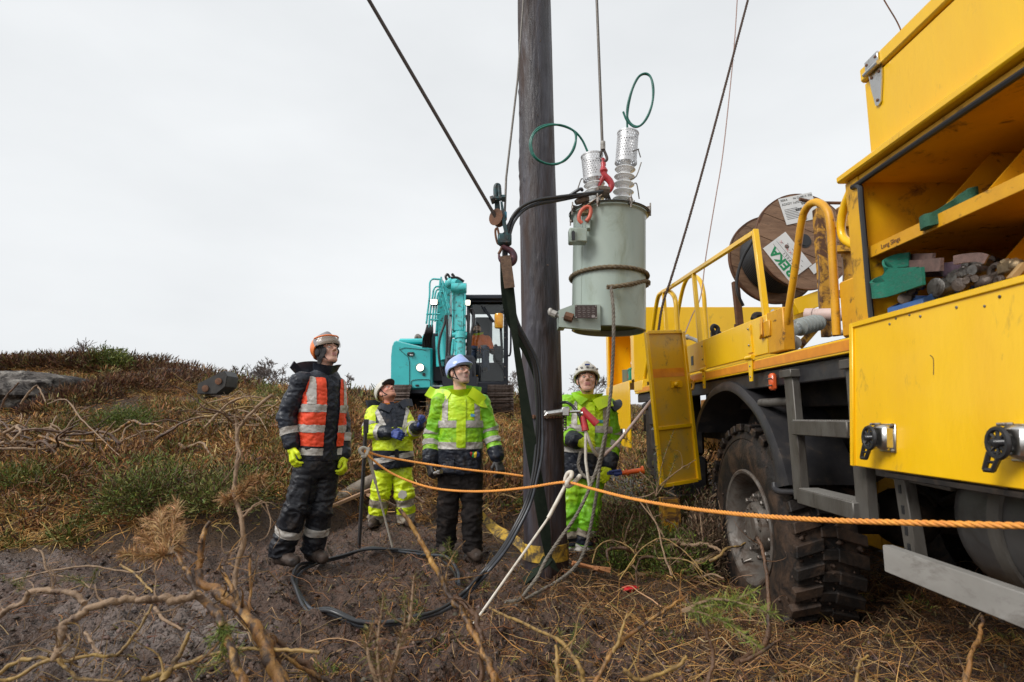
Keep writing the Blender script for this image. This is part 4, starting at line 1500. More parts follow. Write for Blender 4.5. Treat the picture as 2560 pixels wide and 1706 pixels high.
# things in the far locker
m = MB(); fx = np.array([SX + .12, 8.05, FB + .05]); m.lathe([(.075, 0), (.08, .02), (.08, .14), (.06, .17), (.03, .19), (.03, .24)], fx, (0, 0, 1), 16)
bt = m.build('oil_bottle', mat('dark_bottle', (.03, .03, .035), .3), None, 40, 'dark oil bottle with red label in the far locker', 'bottle', loc=fx)
m = MB(); m.lathe([(.0815, .04), (.0815, .10)], fx, (0, 0, 1), 16, False); m.build('label', mat('red_label', (.5, .03, .03), .5), bt)
m = MB(); m.lathe([(.033, .24), (.033, .27), (.02, .28)], fx, (0, 0, 1), 12); m.build('cap', M_paper, bt)
m = MB(); gx_ = np.array([SX + .11, 7.72, FB + .13])
m.box(gx_ - [0, 0, .08], (.2, .26, .012), None, 0)
for s_ in (-1, 1):
    m.box(gx_ + [s_ * .1, 0, 0], (.012, .26, .16), None, .003); m.box(gx_ + [0, s_ * .13, 0], (.2, .012, .16), None, .003)
    m.box(gx_ + [s_ * .104, 0, .06], (.02, .28, .02), None, .003); m.box(gx_ + [s_ * .106, 0, -.01], (.016, .02, .15), None, .003); m.box(gx_ + [0, s_ * .136, .06], (.2, .02, .02), None, .003)
m.build('green_crate', mat('green_plastic', (.0, .23, .13), .4), None, 38, 'small green plastic crate in the far locker beside the bottle', 'crate', loc=gx_ - [0, 0, .085])
m = MB(); m.lathe([(.09, 0), (.09, .2)], (SX + .14, 8.5, FB + .045), (0, 0, 1), 18); m.build('grey_tin', mat('olive_tin', (.12, .14, .09), .5), None, 40, 'greenish tin standing behind the bottle in the far locker', 'tin', loc=(SX + .14, 8.5, FB + .045))

# things in the near locker, on its floor and shelf
ZF = 1.602
M_gsl = mat('green_webbing', (.006, .14, .085), .75, c2=(.012, .20, .13), scale=40, dirt=(.10, .12, .10), dscale=25, bump=.5, bscale=220, stretch=(4, 1, 4))
M_gsl_d = mat('dark_green_webbing', (.015, .085, .05), .8, c2=(.03, .12, .07), scale=30, bump=.5, bscale=160)
M_bsl = mat('brown_webbing', (.20, .12, .10), .85, c2=(.11, .07, .06), scale=35, bump=.5, bscale=200)
M_psl = mat('purple_webbing', (.10, .06, .09), .85, c2=(.15, .10, .13), scale=35, bump=.5, bscale=200)


def strap(pts, wid, th, material, name, label, cat, n=8, hint=(0, 0, 1), tw=None):
    p = spline(pts, n)
    m = MB()
    mm = len(p)
    V = []
    for i in range(mm):
        d = unit(p[min(i + 1, mm - 1)] - p[max(i - 1, 0)])
        x, y, _ = frame(d, hint)
        if tw is not None:
            a = tw[0] + (tw[1] - tw[0]) * i / (mm - 1)
            x, y = math.cos(a) * x + math.sin(a) * y, -math.sin(a) * x + math.cos(a) * y
        for a, b in ((-th, -wid), (th, -wid), (th, wid), (-th, wid)):
            V.append(p[i] + x * a / 2 + y * b / 2)
    F = [(i * 4 + k, i * 4 + (k + 1) % 4, i * 4 + 4 + (k + 1) % 4, i * 4 + 4 + k) for i in range(mm - 1) for k in range(4)] + [(3, 2, 1, 0), ((mm - 1) * 4, (mm - 1) * 4 + 1, (mm - 1) * 4 + 2, (mm - 1) * 4 + 3)]
    m.add(V, F)
    return m.build(name, material, None, 45, label, cat, loc=p[0])


q7y = lambda a, b, Y: P(2080 + a / 4.902, 600 + b / 4.9, Y)
q7 = lambda a, b, X: PX(2080 + a / 4.902, 600 + b / 4.9, X)
strap([q7y(1120, 440, 2.10), q7y(860, 540, 2.28), q7y(690, 600, 2.38), q7y(540, 625, 2.43), q7y(505, 610, 2.47), q7y(600, 540, 2.48), q7y(760, 500, 2.46)], .068, .012, M_gsl, 'green_sling', 'broad bright green webbing sling folded at the locker end', 'sling')
strap([q7y(1050, 425, 2.2), q7y(830, 430, 2.32), q7y(690, 425, 2.40), q7y(655, 370, 2.42), q7y(700, 300, 2.43), q7y(800, 260, 2.40), q7y(950, 240, 2.35)], .06, .01, M_gsl, 'green_sling', 'narrow green sling loop lying on top of the broad one', 'sling', tw=None)
strap([q7y(1350, 300, 2.1), q7y(1080, 320, 2.28), q7y(950, 320, 2.36), q7y(925, 280, 2.38), q7y(1000, 245, 2.36), q7y(1250, 240, 2.2)], .05, .012, M_bsl, 'brown_sling', 'frayed brown sling loop above the blue bin', 'sling')
strap([q7y(1560, 350, 2.1), q7y(1320, 370, 2.26), q7y(1180, 375, 2.34), q7y(1160, 375, 2.37), q7y(1250, 360, 2.36)], .055, .012, M_psl, 'purple_sling', 'purple brown woven sling end beside the metal clamps', 'sling')
sl = strap([q7(100 + 1000, 0, 1.95), P(2490, 440, 1.0) * 0 + PX(2430, 490, 1.78), PX(2390, 515, 1.70), PX(2340, 545, 1.625), PX(2318, 553, 1.60), PX(2312, 560, 1.618), PX(2345, 550, 1.66)], .05, .03, M_gsl_d, 'green_sling', 'dark green sling end drooping over the shelf edge', 'sling')
m = MB()
bl = [q7(680, 850, 1.615), q7(1110, 745, 1.615)]
bx, by = unit(np.array([0, bl[1][1] - bl[0][1], 0])), np.array([1.0, 0, 0])
bc = np.array([1.672, (bl[0][1] + bl[1][1]) / 2, ZF])
blen = abs(bl[0][1] - bl[1][1])
m.box(bc + [.1, 0, .006], (.3, blen, .01), None, .002)
for s_ in (-1, 1):
    m.prism([(-.055, 0), (.25, 0), (.25, .115), (.06, .115), (-.055, .06)], bc + [0, s_ * blen / 2, .005], (1, 0, 0), (0, 0, 1), .006)
m.box(bc + [-.055, 0, .035], (.006, blen, .06), None, .002)
m.box(bc + [.25, 0, .06], (.006, blen, .115), None, .002)
m.build('blue_bin', mat('blue_plastic', (.03, .10, .30), .45, c2=(.07, .16, .38), scale=9, dirt=(.1, .12, .16), dscale=14), None, 38, 'blue plastic parts bin at the lip of the locker', 'bin', loc=bc)
M_cast = mat('cast_alloy', (.20, .19, .175), .42, metal=.65, c2=(.10, .09, .08), scale=14, dirt=(.05, .04, .035), dscale=16, dlo=.5, dhi=.64, bump=.4, bscale=60)
M_castd = mat('oily_iron', (.05, .038, .032), .45, metal=.5, c2=(.12, .09, .07), scale=16, bump=.4, bscale=60)


def chunk(name, label, cat, material, pieces):
    m = MB()
    for kind, *a in pieces:
        getattr(m, kind)(*a)
    return m.build(name, material, None, 40, label, cat, loc=m.v[0].mean(0))


def cl(p, q_, w, h, lab, mtl):
    """a wire clamp: jaw body, eye, bolt lugs and a handle bar"""
    d = unit(q_ - p)
    up = unit(np.array([0, 0, 1.0]) - d * d[2])
    sd_ = np.cross(d, up)
    R = np.stack([d, sd_, up], 1)
    L = np.linalg.norm(q_ - p)
    return chunk('cable_clamp', lab, 'clamp', mtl, [
        ('box', p + d * L * .25, (L * .5, w, h), R, .012), ('box', p + d * L * .65 + up * h * .15, (L * .55, w * .7, h * .7), R, .012),
        ('lathe', [(h * .55, -w * .55), (h * .62, -w * .5), (h * .62, w * .5), (h * .55, w * .55)], p + d * L * .08, sd_, 18),
        ('lathe', [(h * .34, -w * .75), (h * .34, w * .75)], p + d * L * .48 + up * h * .1, sd_, 12),
        ('lathe', [(h * .3, -w * .62), (h * .3, w * .62)], p + d * L * .85, sd_, 12),
        ('box', p + d * L * .5 + up * h * .55, (L * .3, w * .35, h * .3), R, .006)])


cl(q7(1290, 610, 1.68), q7(1900, 330, 1.72), .05, .062, 'bright cast wire clamp lying foremost in the locker', M_cast)
cl(q7(1480, 400, 1.76), q7(1930, 270, 1.80), .05, .06, 'worn cast wire clamp behind the foremost one', M_cast)
cl(q7(880, 740, 1.63), q7(1130, 540, 1.68), .03, .04, 'oily brown wire grip lying in the blue bin', M_castd)
chunk('shackle', 'dark iron eye shackle standing beside the clamps', 'shackle', M_castd, [
    ('tube', spline([q7(1950, 440, 1.72), q7(1960, 360, 1.72), q7(2020, 310, 1.72), q7(2075, 330, 1.72), q7(2060, 400, 1.72), q7(1990, 440, 1.72)], 5, True), .012, 8, True),
    ('tube', [q7(1950, 450, 1.72), q7(1960, 560, 1.72)], .016, 8)])
chunk('shackle', 'small bow shackle half hidden at the locker lip', 'shackle', M_castd, [
    ('tube', spline([q7(2020, 530, 1.69), q7(2035, 480, 1.69), q7(2075, 470, 1.69), q7(2085, 520, 1.69)], 5), .011, 8), ('sph', q7(1880, 530, 1.69), (.03, .04, .03), 12)])
chunk('brass_connector', 'knobbly bronze line connector at the right end of locker', 'connector', mat('bronze', (.24, .17, .09), .45, metal=.7, c2=(.12, .09, .06), scale=20, bump=.4), [
    ('box', q7(2170, 340, 1.72), (.04, .07, .05), None, .01), ('tube', [q7(2120, 260, 1.72), q7(2190, 400, 1.72)], .018, 8), ('tube', [q7(2230, 270, 1.72), q7(2290, 300, 1.72)], .016, 8), ('sph', q7(2270, 320, 1.72), .025, 10)])
cl(q7(1560, 560, 1.65), q7(1830, 470, 1.68), .03, .04, 'small dark grip jammed between cast clamps and lip', M_castd)
cl(q7(1700, 330, 1.84), q7(2050, 240, 1.88), .045, .05, 'dull cast clamp at the back of the heap', M_castd)
strap([q7y(1500, 250, 1.9), q7y(1640, 225, 1.86), q7y(1800, 215, 1.8), q7y(1900, 240, 1.78)], .03, .01, M_bsl, 'brown_sling', 'thin brown strap draped over the cast clamps', 'sling')
M_lath = mat('pale_timber', (.42, .26, .10), .7, c2=(.30, .18, .07), scale=8, stretch=(1, 1, 4))
for (a, b), (c, d), lab in (((1190, 760), (1370, 640), 'short timber lath beside the blue bin'), ((2190, 490), (2353, 300), 'timber lath leaning at the right end of the locker')):
    m = MB(); m.bar(q7(a, b, 1.66), q7(c, d, 1.70), .03, .022); m.build('timber_lath', M_lath, None, 38, lab, 'lath', loc=q7(a, b, 1.66))
text_mesh('Long Slings', .028, np.array([SX + .0205, 2.42, 1.934]), (0, -1, 0), (0, 0, 1), M_rust, 'handwriting', truck)
# ------------------------------------------------------------------ pole, transformer and lifting tackle
M_pole = mat('creosoted_pole', (.028, .024, .028), .42, spec=.45, c2=(.11, .11, .138), scale=4.5, lo=.44, hi=.78, stretch=(2.2, 2.2, .28), bump=.5, bscale=22, bdist=.02,
             dirt=(.040, .020, .014), dscale=2.4, dlo=.45, dhi=.62, rvar=.25)
M_wire = mat('steel_wire_rope', (.16, .145, .13), .5, metal=.5, c2=(.08, .07, .06), scale=90)
M_wire_d = mat('greasy_wire_rope', (.055, .042, .038), .5, metal=.3, c2=(.10, .08, .07), scale=120, bump=.5, bscale=300)
M_block = mat('worn_teal_iron', (.025, .075, .085), .45, metal=.3, c2=(.035, .04, .04), scale=25, lo=.42, hi=.6, dirt=(.10, .06, .045), dscale=22, dlo=.55, dhi=.66, bump=.3)
M_hookr = mat('purple_red_hook', (.10, .025, .03), .4, metal=.3, c2=(.05, .04, .06), scale=18)
M_red = mat('red_enamel', (.52, .035, .04), .36, c2=(.30, .02, .03), scale=25, dirt=(.16, .03, .03), dscale=30, coat=.2)
M_tank = mat('transformer_green_grey', (.37, .435, .385), .34, c2=(.27, .33, .29), scale=1.6, dirt=(.17, .19, .12), dscale=5, dlo=.52, dhi=.82, coat=.15, stretch=(1, 1, .4))
M_moss = mat('mossy_underside', (.16, .17, .05), .7, c2=(.05, .06, .03), scale=5, dirt=(.09, .05, .03), dscale=9)
M_whitep = mat('white_porcelain', (.80, .81, .81), .2, c2=(.74, .75, .75), scale=6, coat=.4, dirt=(.38, .36, .32), dscale=12, dlo=.6, dhi=.8)
M_cage = mat('perforated_alloy', (.58, .58, .59), .4, metal=.5)
M_brown_clamp = mat('brown_terminal', (.09, .065, .05), .6, metal=.3, c2=(.15, .11, .08), scale=40, bump=.5)
M_hemp = mat('hemp_rope', (.20, .155, .095), .9, c2=(.12, .09, .055), scale=40, bump=.6, bscale=200)
M_greyrope = mat('grey_rope', (.235, .21, .175), .9, c2=(.14, .12, .095), scale=30, bump=.6, bscale=200)
M_orope = mat('orange_rope', (.80, .33, .05), .55, c2=(.64, .24, .05), scale=24, bump=.3, bscale=300)
M_gcoil = mat('green_insulated_wire', (.01, .16, .115), .35, c2=(.008, .09, .07), scale=30)
M_white_rod = mat('white_insulated_rod', (.66, .62, .54), .5, c2=(.52, .46, .38), scale=18, dirt=(.30, .24, .18), dscale=20)
M_darkstrap = mat('dark_green_strap', (.010, .018, .011), .8, spec=.2, c2=(.022, .030, .020), scale=14, bump=.5, bscale=180)
M_brownstrap = mat('worn_sling_sleeve', (.20, .125, .08), .8, c2=(.11, .07, .05), scale=30, bump=.5, bscale=120)
M_ystrap = mat('yellow_ratchet_strap', (.62, .38, .03), .7, c2=(.36, .22, .04), scale=9, dirt=(.06, .042, .022), dscale=11, dlo=.44, dhi=.58, bump=.3, bscale=200)


def rope(pts, r, n=6, strands=3, lay=None, sides=6):
    """three-strand laid rope along a curve"""
    p = spline(pts, n) if len(pts) > 2 else np.linspace(pts[0], pts[1], 40)
    seg = np.linalg.norm(np.diff(p, axis=0), axis=1)
    s = np.concatenate([[0], np.cumsum(seg)])
    lay = lay or r * 7
    m_ = max(int(s[-1] / (lay / 7)), 8)
    ss = np.linspace(0, s[-1], m_)
    q = np.stack([np.interp(ss, s, p[:, k]) for k in range(3)], -1)
    t = np.gradient(q, axis=0)
    t /= np.linalg.norm(t, axis=1, keepdims=True)
    x = np.zeros_like(q)
    a = frame(t[0])[0]
    for i in range(m_):
        a = unit(a - t[i] * np.dot(a, t[i]))
        x[i] = a
    y = np.cross(t, x)
    m = MB()
    for k in range(strands):
        ph = 2 * pi * k / strands + ss / lay * 2 * pi
        m.tube(q + r * .5 * (np.cos(ph)[:, None] * x + np.sin(ph)[:, None] * y), r * .56, sides)
    return m


pb, pt = P(1366, 1470, 4.6), P(1335, 0, 4.6)
pdir = unit(pt - pb)
pole = root('utility_pole', pb, 'dark weathered wooden utility pole standing in front of the digger cab', 'pole')
m = MB()
hs = np.linspace(-.25, 9.2, 260)
an = np.linspace(0, 2 * pi, 49)[:-1]
HS, AN = np.meshgrid(hs, an, indexing='ij')
q3 = np.stack([np.cos(AN) * 1.1, np.sin(AN) * 1.1, HS * .35], -1).reshape(-1, 3)
d1 = fbm(q3 * 3.5, 4, 5) - .5
d2 = fbm(np.stack([np.cos(AN) * 9, np.sin(AN) * 9, HS * 9], -1).reshape(-1, 3), 3, 8)
bark = np.clip(d2 - .56, 0, 1) * .055 * (fbm(q3 * 2.2 + 4, 3, 12) > .47)
R0 = np.interp(hs, [-.25, 0, 4.8, 9.2], [.172, .168, .146, .125])
RAD = R0[:, None] + (d1 * .012 + bark).reshape(HS.shape)
px_, py_, _ = frame(pdir)
V = pb + HS[..., None] * pdir + RAD[..., None] * (np.cos(AN)[..., None] * px_ + np.sin(AN)[..., None] * py_)
nh, na = HS.shape
F = [(i * na + k, i * na + (k + 1) % na, (i + 1) * na + (k + 1) % na, (i + 1) * na + k) for i in range(nh - 1) for k in range(na)]
F.append(tuple((nh - 1) * na + k for k in range(na)))
m.add(V.reshape(-1, 3), F)
m.build('shaft', M_pole, pole, 180)
m = MB()
for k in range(26):
    h_, a_ = rng.uniform(.5, 5), rng.choice([rng.uniform(2.6, 3.8), rng.uniform(-.5, .5)])
    dd = math.cos(a_) * px_ + math.sin(a_) * py_
    b0 = pb + pdir * h_ + dd * .145
    m.tube([b0, b0 + dd * rng.uniform(.012, .035) + rng.normal(size=3) * .008], [.003, .001], 4)
m.build('splinter', M_stem, pole)


def on_pole(h, a, out=0.0):
    r = float(np.interp(h, [-.25, 0, 4.8, 9.2], [.172, .168, .146, .125]))
    return pb + pdir * h + (r + out) * (math.cos(a) * px_ + math.sin(a) * py_)


def pole_h(v, Y=4.45):
    return float(np.dot(P(1360, v, Y) - pb, pdir))


def pole_a(u, v):
    """angle round the pole that faces the camera at picture column u"""
    best, ba = 1e9, 0
    h = pole_h(v)
    for a in np.linspace(-pi, pi, 181):
        q = on_pole(h, a)
        if q[1] > np.dot(pb + pdir * h, (0, 1, 0)):
            continue
        w = q - np.array([0, 0, CAMZ])
        zc = w[1] * _cp + w[2] * _sp
        uu = 1280 + FPX * w[0] / zc
        if abs(uu - u) < best:
            best, ba = abs(uu - u), a
    return ba


# yellow strap wound round the foot of the pole, its tail lifting off to the left
ys = root('yellow_strap', on_pole(pole_h(1385), pole_a(1330, 1385)), 'muddy yellow webbing strap wrapped round the foot of the pole', 'strap')
hb_ = pole_h(1386)
m = MB(); m.lathe([(.174, -.062), (.181, -.06), (.180, 0), (.181, .06), (.174, .062)], pb + pdir * hb_, pdir, 48, False); m.build('wrapped_band', M_ystrap, ys)


def ribbon(pts, wid, th, hint=(0, 0, 1), n=8, twist=(0, 0), taper=None):
    p = spline(pts, n)
    mm = len(p)
    m = MB()
    V = []
    for i in range(mm):
        d = unit(p[min(i + 1, mm - 1)] - p[max(i - 1, 0)])
        x, y, _ = frame(d, hint)
        a = twist[0] + (twist[1] - twist[0]) * i / (mm - 1)
        x, y = math.cos(a) * x + math.sin(a) * y, -math.sin(a) * x + math.cos(a) * y
        w = wid if taper is None else float(np.interp(i / (mm - 1), np.linspace(0, 1, len(taper)), taper))
        for a_, b_ in ((-w, -th), (w, -th), (w, th), (-w, th)):
            V.append(p[i] + x * a_ / 2 + y * b_ / 2)
    F = [(i * 4 + k, i * 4 + (k + 1) % 4, i * 4 + 4 + (k + 1) % 4, i * 4 + 4 + k) for i in range(mm - 1) for k in range(4)] + [(3, 2, 1, 0), tuple((mm - 1) * 4 + k for k in range(4))]
    m.add(V, F)
    return m


ribbon(PL([(1203, 1280, 5.3), (1215, 1300, 5.25), (1240, 1325, 5.1), (1270, 1342, 4.95), (1295, 1356, 4.75), (1322, 1385, 4.62)]), .12, .006, (0, -1, .4), 8, (-.5, .3), [.03, .085, .095, .075, .07]).build('loose_tail', M_ystrap, ys, 50)

# transformer
TT_, TB_ = P(1523, 540, 4.25), P(1521, 830, 4.25)
tax = unit(TT_ - TB_)
TH = float(np.linalg.norm(TT_ - TB_))
TR = .277
tr = root('transformer', TB_, 'pale green cylindrical transformer hoisted beside the pole', 'transformer')
m = MB()
m.lathe([(TR - .02, .045), (TR - .02, .005), (TR - .012, .0), (TR, .006), (TR, TH * .5), (TR, TH - .03), (TR + .004, TH - .02), (TR + .018, TH - .012), (TR + .018, TH - .002)], TB_, tax, 64, False)
m.build('tank', M_tank, tr, 40)
m = MB(); m.lathe([(0, .048), (TR - .018, .046), (TR - .018, .06)], TB_, tax, 48, False); m.build('tank_floor', M_moss, tr)
m = MB(); m.lathe([(TR + .022, TH - .001), (TR + .03, TH + .002), (TR + .03, TH + .012), (TR + .02, TH + .016), (0, TH + .016)], TB_, tax, 64, False); m.build('lid', mat('lid_grey', (.20, .22, .20), .45, c2=(.28, .30, .28), scale=6), tr, 40)
m = MB(); m.lathe([(TR + .032, TH + .003), (TR + .036, TH + .007), (TR + .032, TH + .011)], TB_, tax, 64, False); m.build('gasket', M_seal, tr)
for a_ in np.arange(0, 2 * pi, pi / 4) + .35:
    x_, y_, _ = frame(tax)
    dd = math.cos(a_) * x_ + math.sin(a_) * y_
    m = MB()
    c_ = TB_ + tax * (TH + .01) + dd * (TR + .02)
    m.box(c_, (.05, .022, .05), np.stack([dd, np.cross(tax, dd), tax], 1), .004)
    m.tube([c_ - tax * .05 + dd * .02, c_ + tax * .05 + dd * .02], .006, 6)
    m.build('lid_clamp', M_bolt, tr)
wx_, wy_, _ = frame(tax)
wd = min((math.cos(a_) * wx_ + math.sin(a_) * wy_ for a_ in np.linspace(0, 2 * pi, 73)), key=lambda q_: abs(q_[0] + .82) + (5 if q_[1] > 0 else 0))
m = MB(); m.tube([TB_ + wd * (TR + .0005) + tax * .01, TB_ + wd * (TR + .0005) + tax * (TH - .03)], .0035, 6); m.build('weld_seam', M_tank, tr)
cx_ = np.array([1.0, 0, 0])
# hanging brackets
m = MB()
bc_ = P(1444, 592, 3.99)
m.box(bc_, (.13, .10, .105), None, .008)
m.prism([(-.02, -.055), (.02, -.055), (.02, .02), (0, .035), (-.02, .02)], bc_ + np.array([-.038, -.054, 0]), (1, 0, 0), (0, 0, 1), .006)
m.bar(P(1470, 545, 4.02), P(1470, 575, 4.0), .035, .05)
m.build('upper_bracket', M_tank, tr)
m = MB(); m.prism([(-.012, -.045), (.012, -.045), (.012, .015), (0, .026), (-.012, .015)], bc_ + np.array([-.038, -.0605, 0]), (1, 0, 0), (0, 0, 1), .008); m.build('bracket_slot', M_seal, tr)
m = MB()
b2 = P(1440, 793, 4.0)
m.prism([(-.125, -.075), (.17, -.10), (.17, .085), (-.02, .085), (-.125, .045)], b2, (1, 0, 0), (0, 0, 1), .06)
m.bar(b2 + [-.1, .03, -.03], b2 + [-.1, .16, -.03], .05, .09)
m.build('lower_bracket', M_tank, tr)
m = MB(); m.tube([P(1408, 795, 3.98), P(1385, 785, 4.0)], .014, 8); m.tube([P(1391, 788, 3.99), P(1380, 783, 4.0)], .026, 8); m.sph(P(1376, 780, 4.0), (.02, .02, .03), 10); m.build('bracket_bolt', M_alu, tr)
m = MB(); m.tube([P(1412, 790, 3.96), P(1432, 796, 3.95)], .032, 8); m.build('bolt_boot', M_rust, tr)
npc = P(1465, 780, 3.925)
m = MB(); m.box(npc, (.155, .006, .095), None, .001); plate = m.build('nameplate', mat('nameplate_dark', (.045, .028, .025), .4), tr)
m = MB()
for k in range(6):
    w_ = [.09, .12, .11, .12, .06, .1][k]
    for j in range(4):
        m.box(npc + [-.05 + j * .033 + (.004 if k % 2 else 0), -.0035, .033 - .013 * k], (w_ * .17, .001, .0018), None, 0)
m.box(npc + [.05, -.0035, -.033], (.022, .001, .016), None, 0)
m.build('plate_print', mat('plate_print_grey', (.32, .29, .28), .5), plate, 0, kind='stuff')
m = MB()
for sx_ in (-1, 1):
    for sz_ in (-1, 1):
        m.sph(npc + [sx_ * .07, -.004, sz_ * .04], .005, 6)
m.build('rivet', M_alu, plate)
# rope lashed round the tank
hr = TH * (850 - 708) / 310
ang = np.linspace(0, 2 * pi, 60)
x_, y_, _ = frame(tax)
ring = np.array([TB_ + tax * (hr + .012 * math.sin(a + 1)) + (TR + .014) * (math.cos(a) * x_ + math.sin(a) * y_) for a in ang])
lash = rope(ring, .016, 2)
kn = rope(PL([(1517, 718, 3.93), (1545, 716, 3.93), (1585, 709, 4.0), (1612, 703, 4.14), (1622, 708, 4.25), (1615, 716, 4.2)]), .018, 6)
lash.add(np.concatenate(kn.v), kn.f)
lash.build('lashing_rope', M_hemp, None, 60, 'frayed brown hemp rope lashed round the middle of the transformer', 'rope', loc=ring[0])
tl = rope(PL([(1527, 716, 3.92), (1533, 770, 3.9), (1534, 830, 3.9), (1532, 900, 3.95), (1527, 980, 4.0), (1517, 1060, 4.05), (1510, 1120, 4.1), (1499, 1170, 4.15), (1492, 1230, 4.15), (1478, 1310, 4.2), (1462, 1375, 4.2), (1440, 1415, 4.2), (1400, 1450, 4.1), (1330, 1490, 3.95), (1290, 1515, 3.8)]), .0125, 8)
t2 = rope(PL([(1512, 1090, 4.07), (1496, 1160, 4.1), (1470, 1230, 4.1), (1440, 1290, 4.1), (1395, 1355, 4.08), (1365, 1400, 4.0), (1345, 1440, 3.95), (1320, 1475, 3.9), (1298, 1500, 3.75), (1262, 1505, 3.7)]), .0125, 8)
tl.add(np.concatenate(t2.v), t2.f)
t3 = rope(PL([(1452, 1130, 4.4), (1446, 1165, 4.4), (1460, 1190, 4.35), (1480, 1195, 4.3), (1495, 1180, 4.25)]), .013, 8)
tl.add(np.concatenate(t3.v), t3.f)
tl.build('tag_rope', M_greyrope, None, 60, 'grey brown twisted rope hanging from the transformer down to the mud', 'rope', loc=P(1527, 716, 3.92))


def cage(m, c, ax, R, H, na=26, nh=11):
    x, y, z = frame(ax)
    pt_ = lambda a, h, rr=R: c + z * h * H / nh + rr * (math.cos(2 * pi * a / na) * x + math.sin(2 * pi * a / na) * y)
    for j in range(nh):
        for k in range(na):
            a = k + (.5 if j % 2 else 0)
            cor = [(a, j), (a + 1, j), (a + 1, j + 1), (a, j + 1)]
            if k in (5, 6) or j in (0,):
                m.add([pt_(*q) for q in cor], [(0, 1, 2, 3)])
                continue
            d = .33
            hole = [(a + .5, j + .5 - d), (a + .5 + d, j + .5), (a + .5, j + .5 + d), (a + .5 - d, j + .5)]
            V = [pt_(*q) for q in cor + hole]
            m.add(V, [(0, 1, 5, 4), (1, 2, 6, 5), (2, 3, 7, 6), (3, 0, 4, 7)])
    m.lathe([(R, 0), (R + .004, -.004), (R + .004, .012), (R, .012)], c, ax, 26, False)
    m.lathe([(R, H - .01), (R + .003, H - .01), (R + .003, H), (R - .02, H)], c, ax, 26, False)


def bushing(base, tip, cage0, nsh, name, Rc):
    ax = unit(tip - base)
    L = float(np.linalg.norm(cage0 - base))
    Lt = float(np.linalg.norm(tip - base))
    m = MB()
    pr = [(.042, -.02), (.042, L * .16)]
    for k in range(nsh):
        h0 = L * (.18 + .80 * k / nsh)
        st = L * .80 / nsh
        pr += [(.044, h0), (.074, h0 + st * .14), (.082, h0 + st * .26), (.078, h0 + st * .36), (.05, h0 + st * .5), (.043, h0 + st * .62)]
    pr += [(.04, L + .02), (.036, L + .1), (0, L + .12)]
    m.lathe(pr, base, ax, 32, False)
    b = m.build(name, M_whitep, tr, 40)
    g = MB()
    cage(g, cage0, ax, Rc, Lt - L)
    g.build('bushing_cage', M_cage, b, 30)
    return ax


u4 = lambda a, b, Y: P(1400 + a / 6.03, 300 + b / 6.03, Y)
bushing(u4(935, 1365, 4.3), u4(1022, 200, 4.3), u4(992, 655, 4.3), 5, 'bushing', .084)
bushing(u4(560, 1380, 4.18), u4(470, 540, 4.18), u4(520, 905, 4.18), 4, 'bushing', .084)
m = MB()
for pts in (((1180, 445), (1215, 565)), ((1225, 640), (1150, 850), (1060, 900)), ((1120, 955), (1160, 975), (1195, 1190)), ((1120, 1215), (1100, 1380)), ((345, 890), (315, 905), (262, 1060)), ((1100, 470), (1190, 440))):
    m.tube(spline([u4(a, b, 4.22) for a, b in pts], 3), .0048, 5)
m.build('arcing_horn', M_wire, tr)
m = MB()
for a, b, Y in ((640, 1290, 4.1), (365, 1330, 4.05)):
    c_ = u4(a, b, Y)
    m.lathe([(.04, -.05), (.042, -.03), (.03, -.02), (.012, .0), (.012, .07), (.02, .07), (.02, .085), (.011, .09), (.011, .12)], c_, tax, 16)
m.build('terminal_stud', mat('brass_stud', (.40, .30, .16), .35, metal=.8, c2=(.25, .2, .14), scale=30), tr)
m = MB()
m.box(u4(640, 1090, 4.1), (.10, .09, .08), None, .02); m.tube([u4(575, 1060, 4.08), u4(745, 1075, 4.08)], .035, 8)
m.build('terminal_clamp', M_brown_clamp, tr)
m = MB(); m.tube([u4(240, 1250, 4.03), u4(330, 1200, 4.04), u4(420, 1190, 4.05)], [.02, .034, .03], 8); m.tube([u4(330, 1120, 4.04), u4(355, 1180, 4.04)], .022, 8); m.build('terminal_clamp', M_brown_clamp, tr)
m = MB(); m.bar(u4(395, 1310, 4.0), u4(620, 1150, 4.02), .006, .065, (0, -1, 0)); m.build('earth_strip', mat('tan_strip', (.33, .24, .17), .6), tr)
m = MB()
ring_ = [u4(330 + 0, 1560, 3.97)] + [u4(a, b, 3.97) for a, b in ((285, 1500), (300, 1410), (345, 1345), (410, 1310), (455, 1330), (462, 1400), (440, 1470), (395, 1530))]
m.tube(spline(ring_, 5), .014, 8)
m.build('lifting_shackle', mat('orange_red_shackle', (.62, .13, .07), .45, c2=(.45, .09, .06), scale=30), None, 60, 'orange red shackle through the lifting lug on the tank rim', 'shackle', loc=ring_[0])
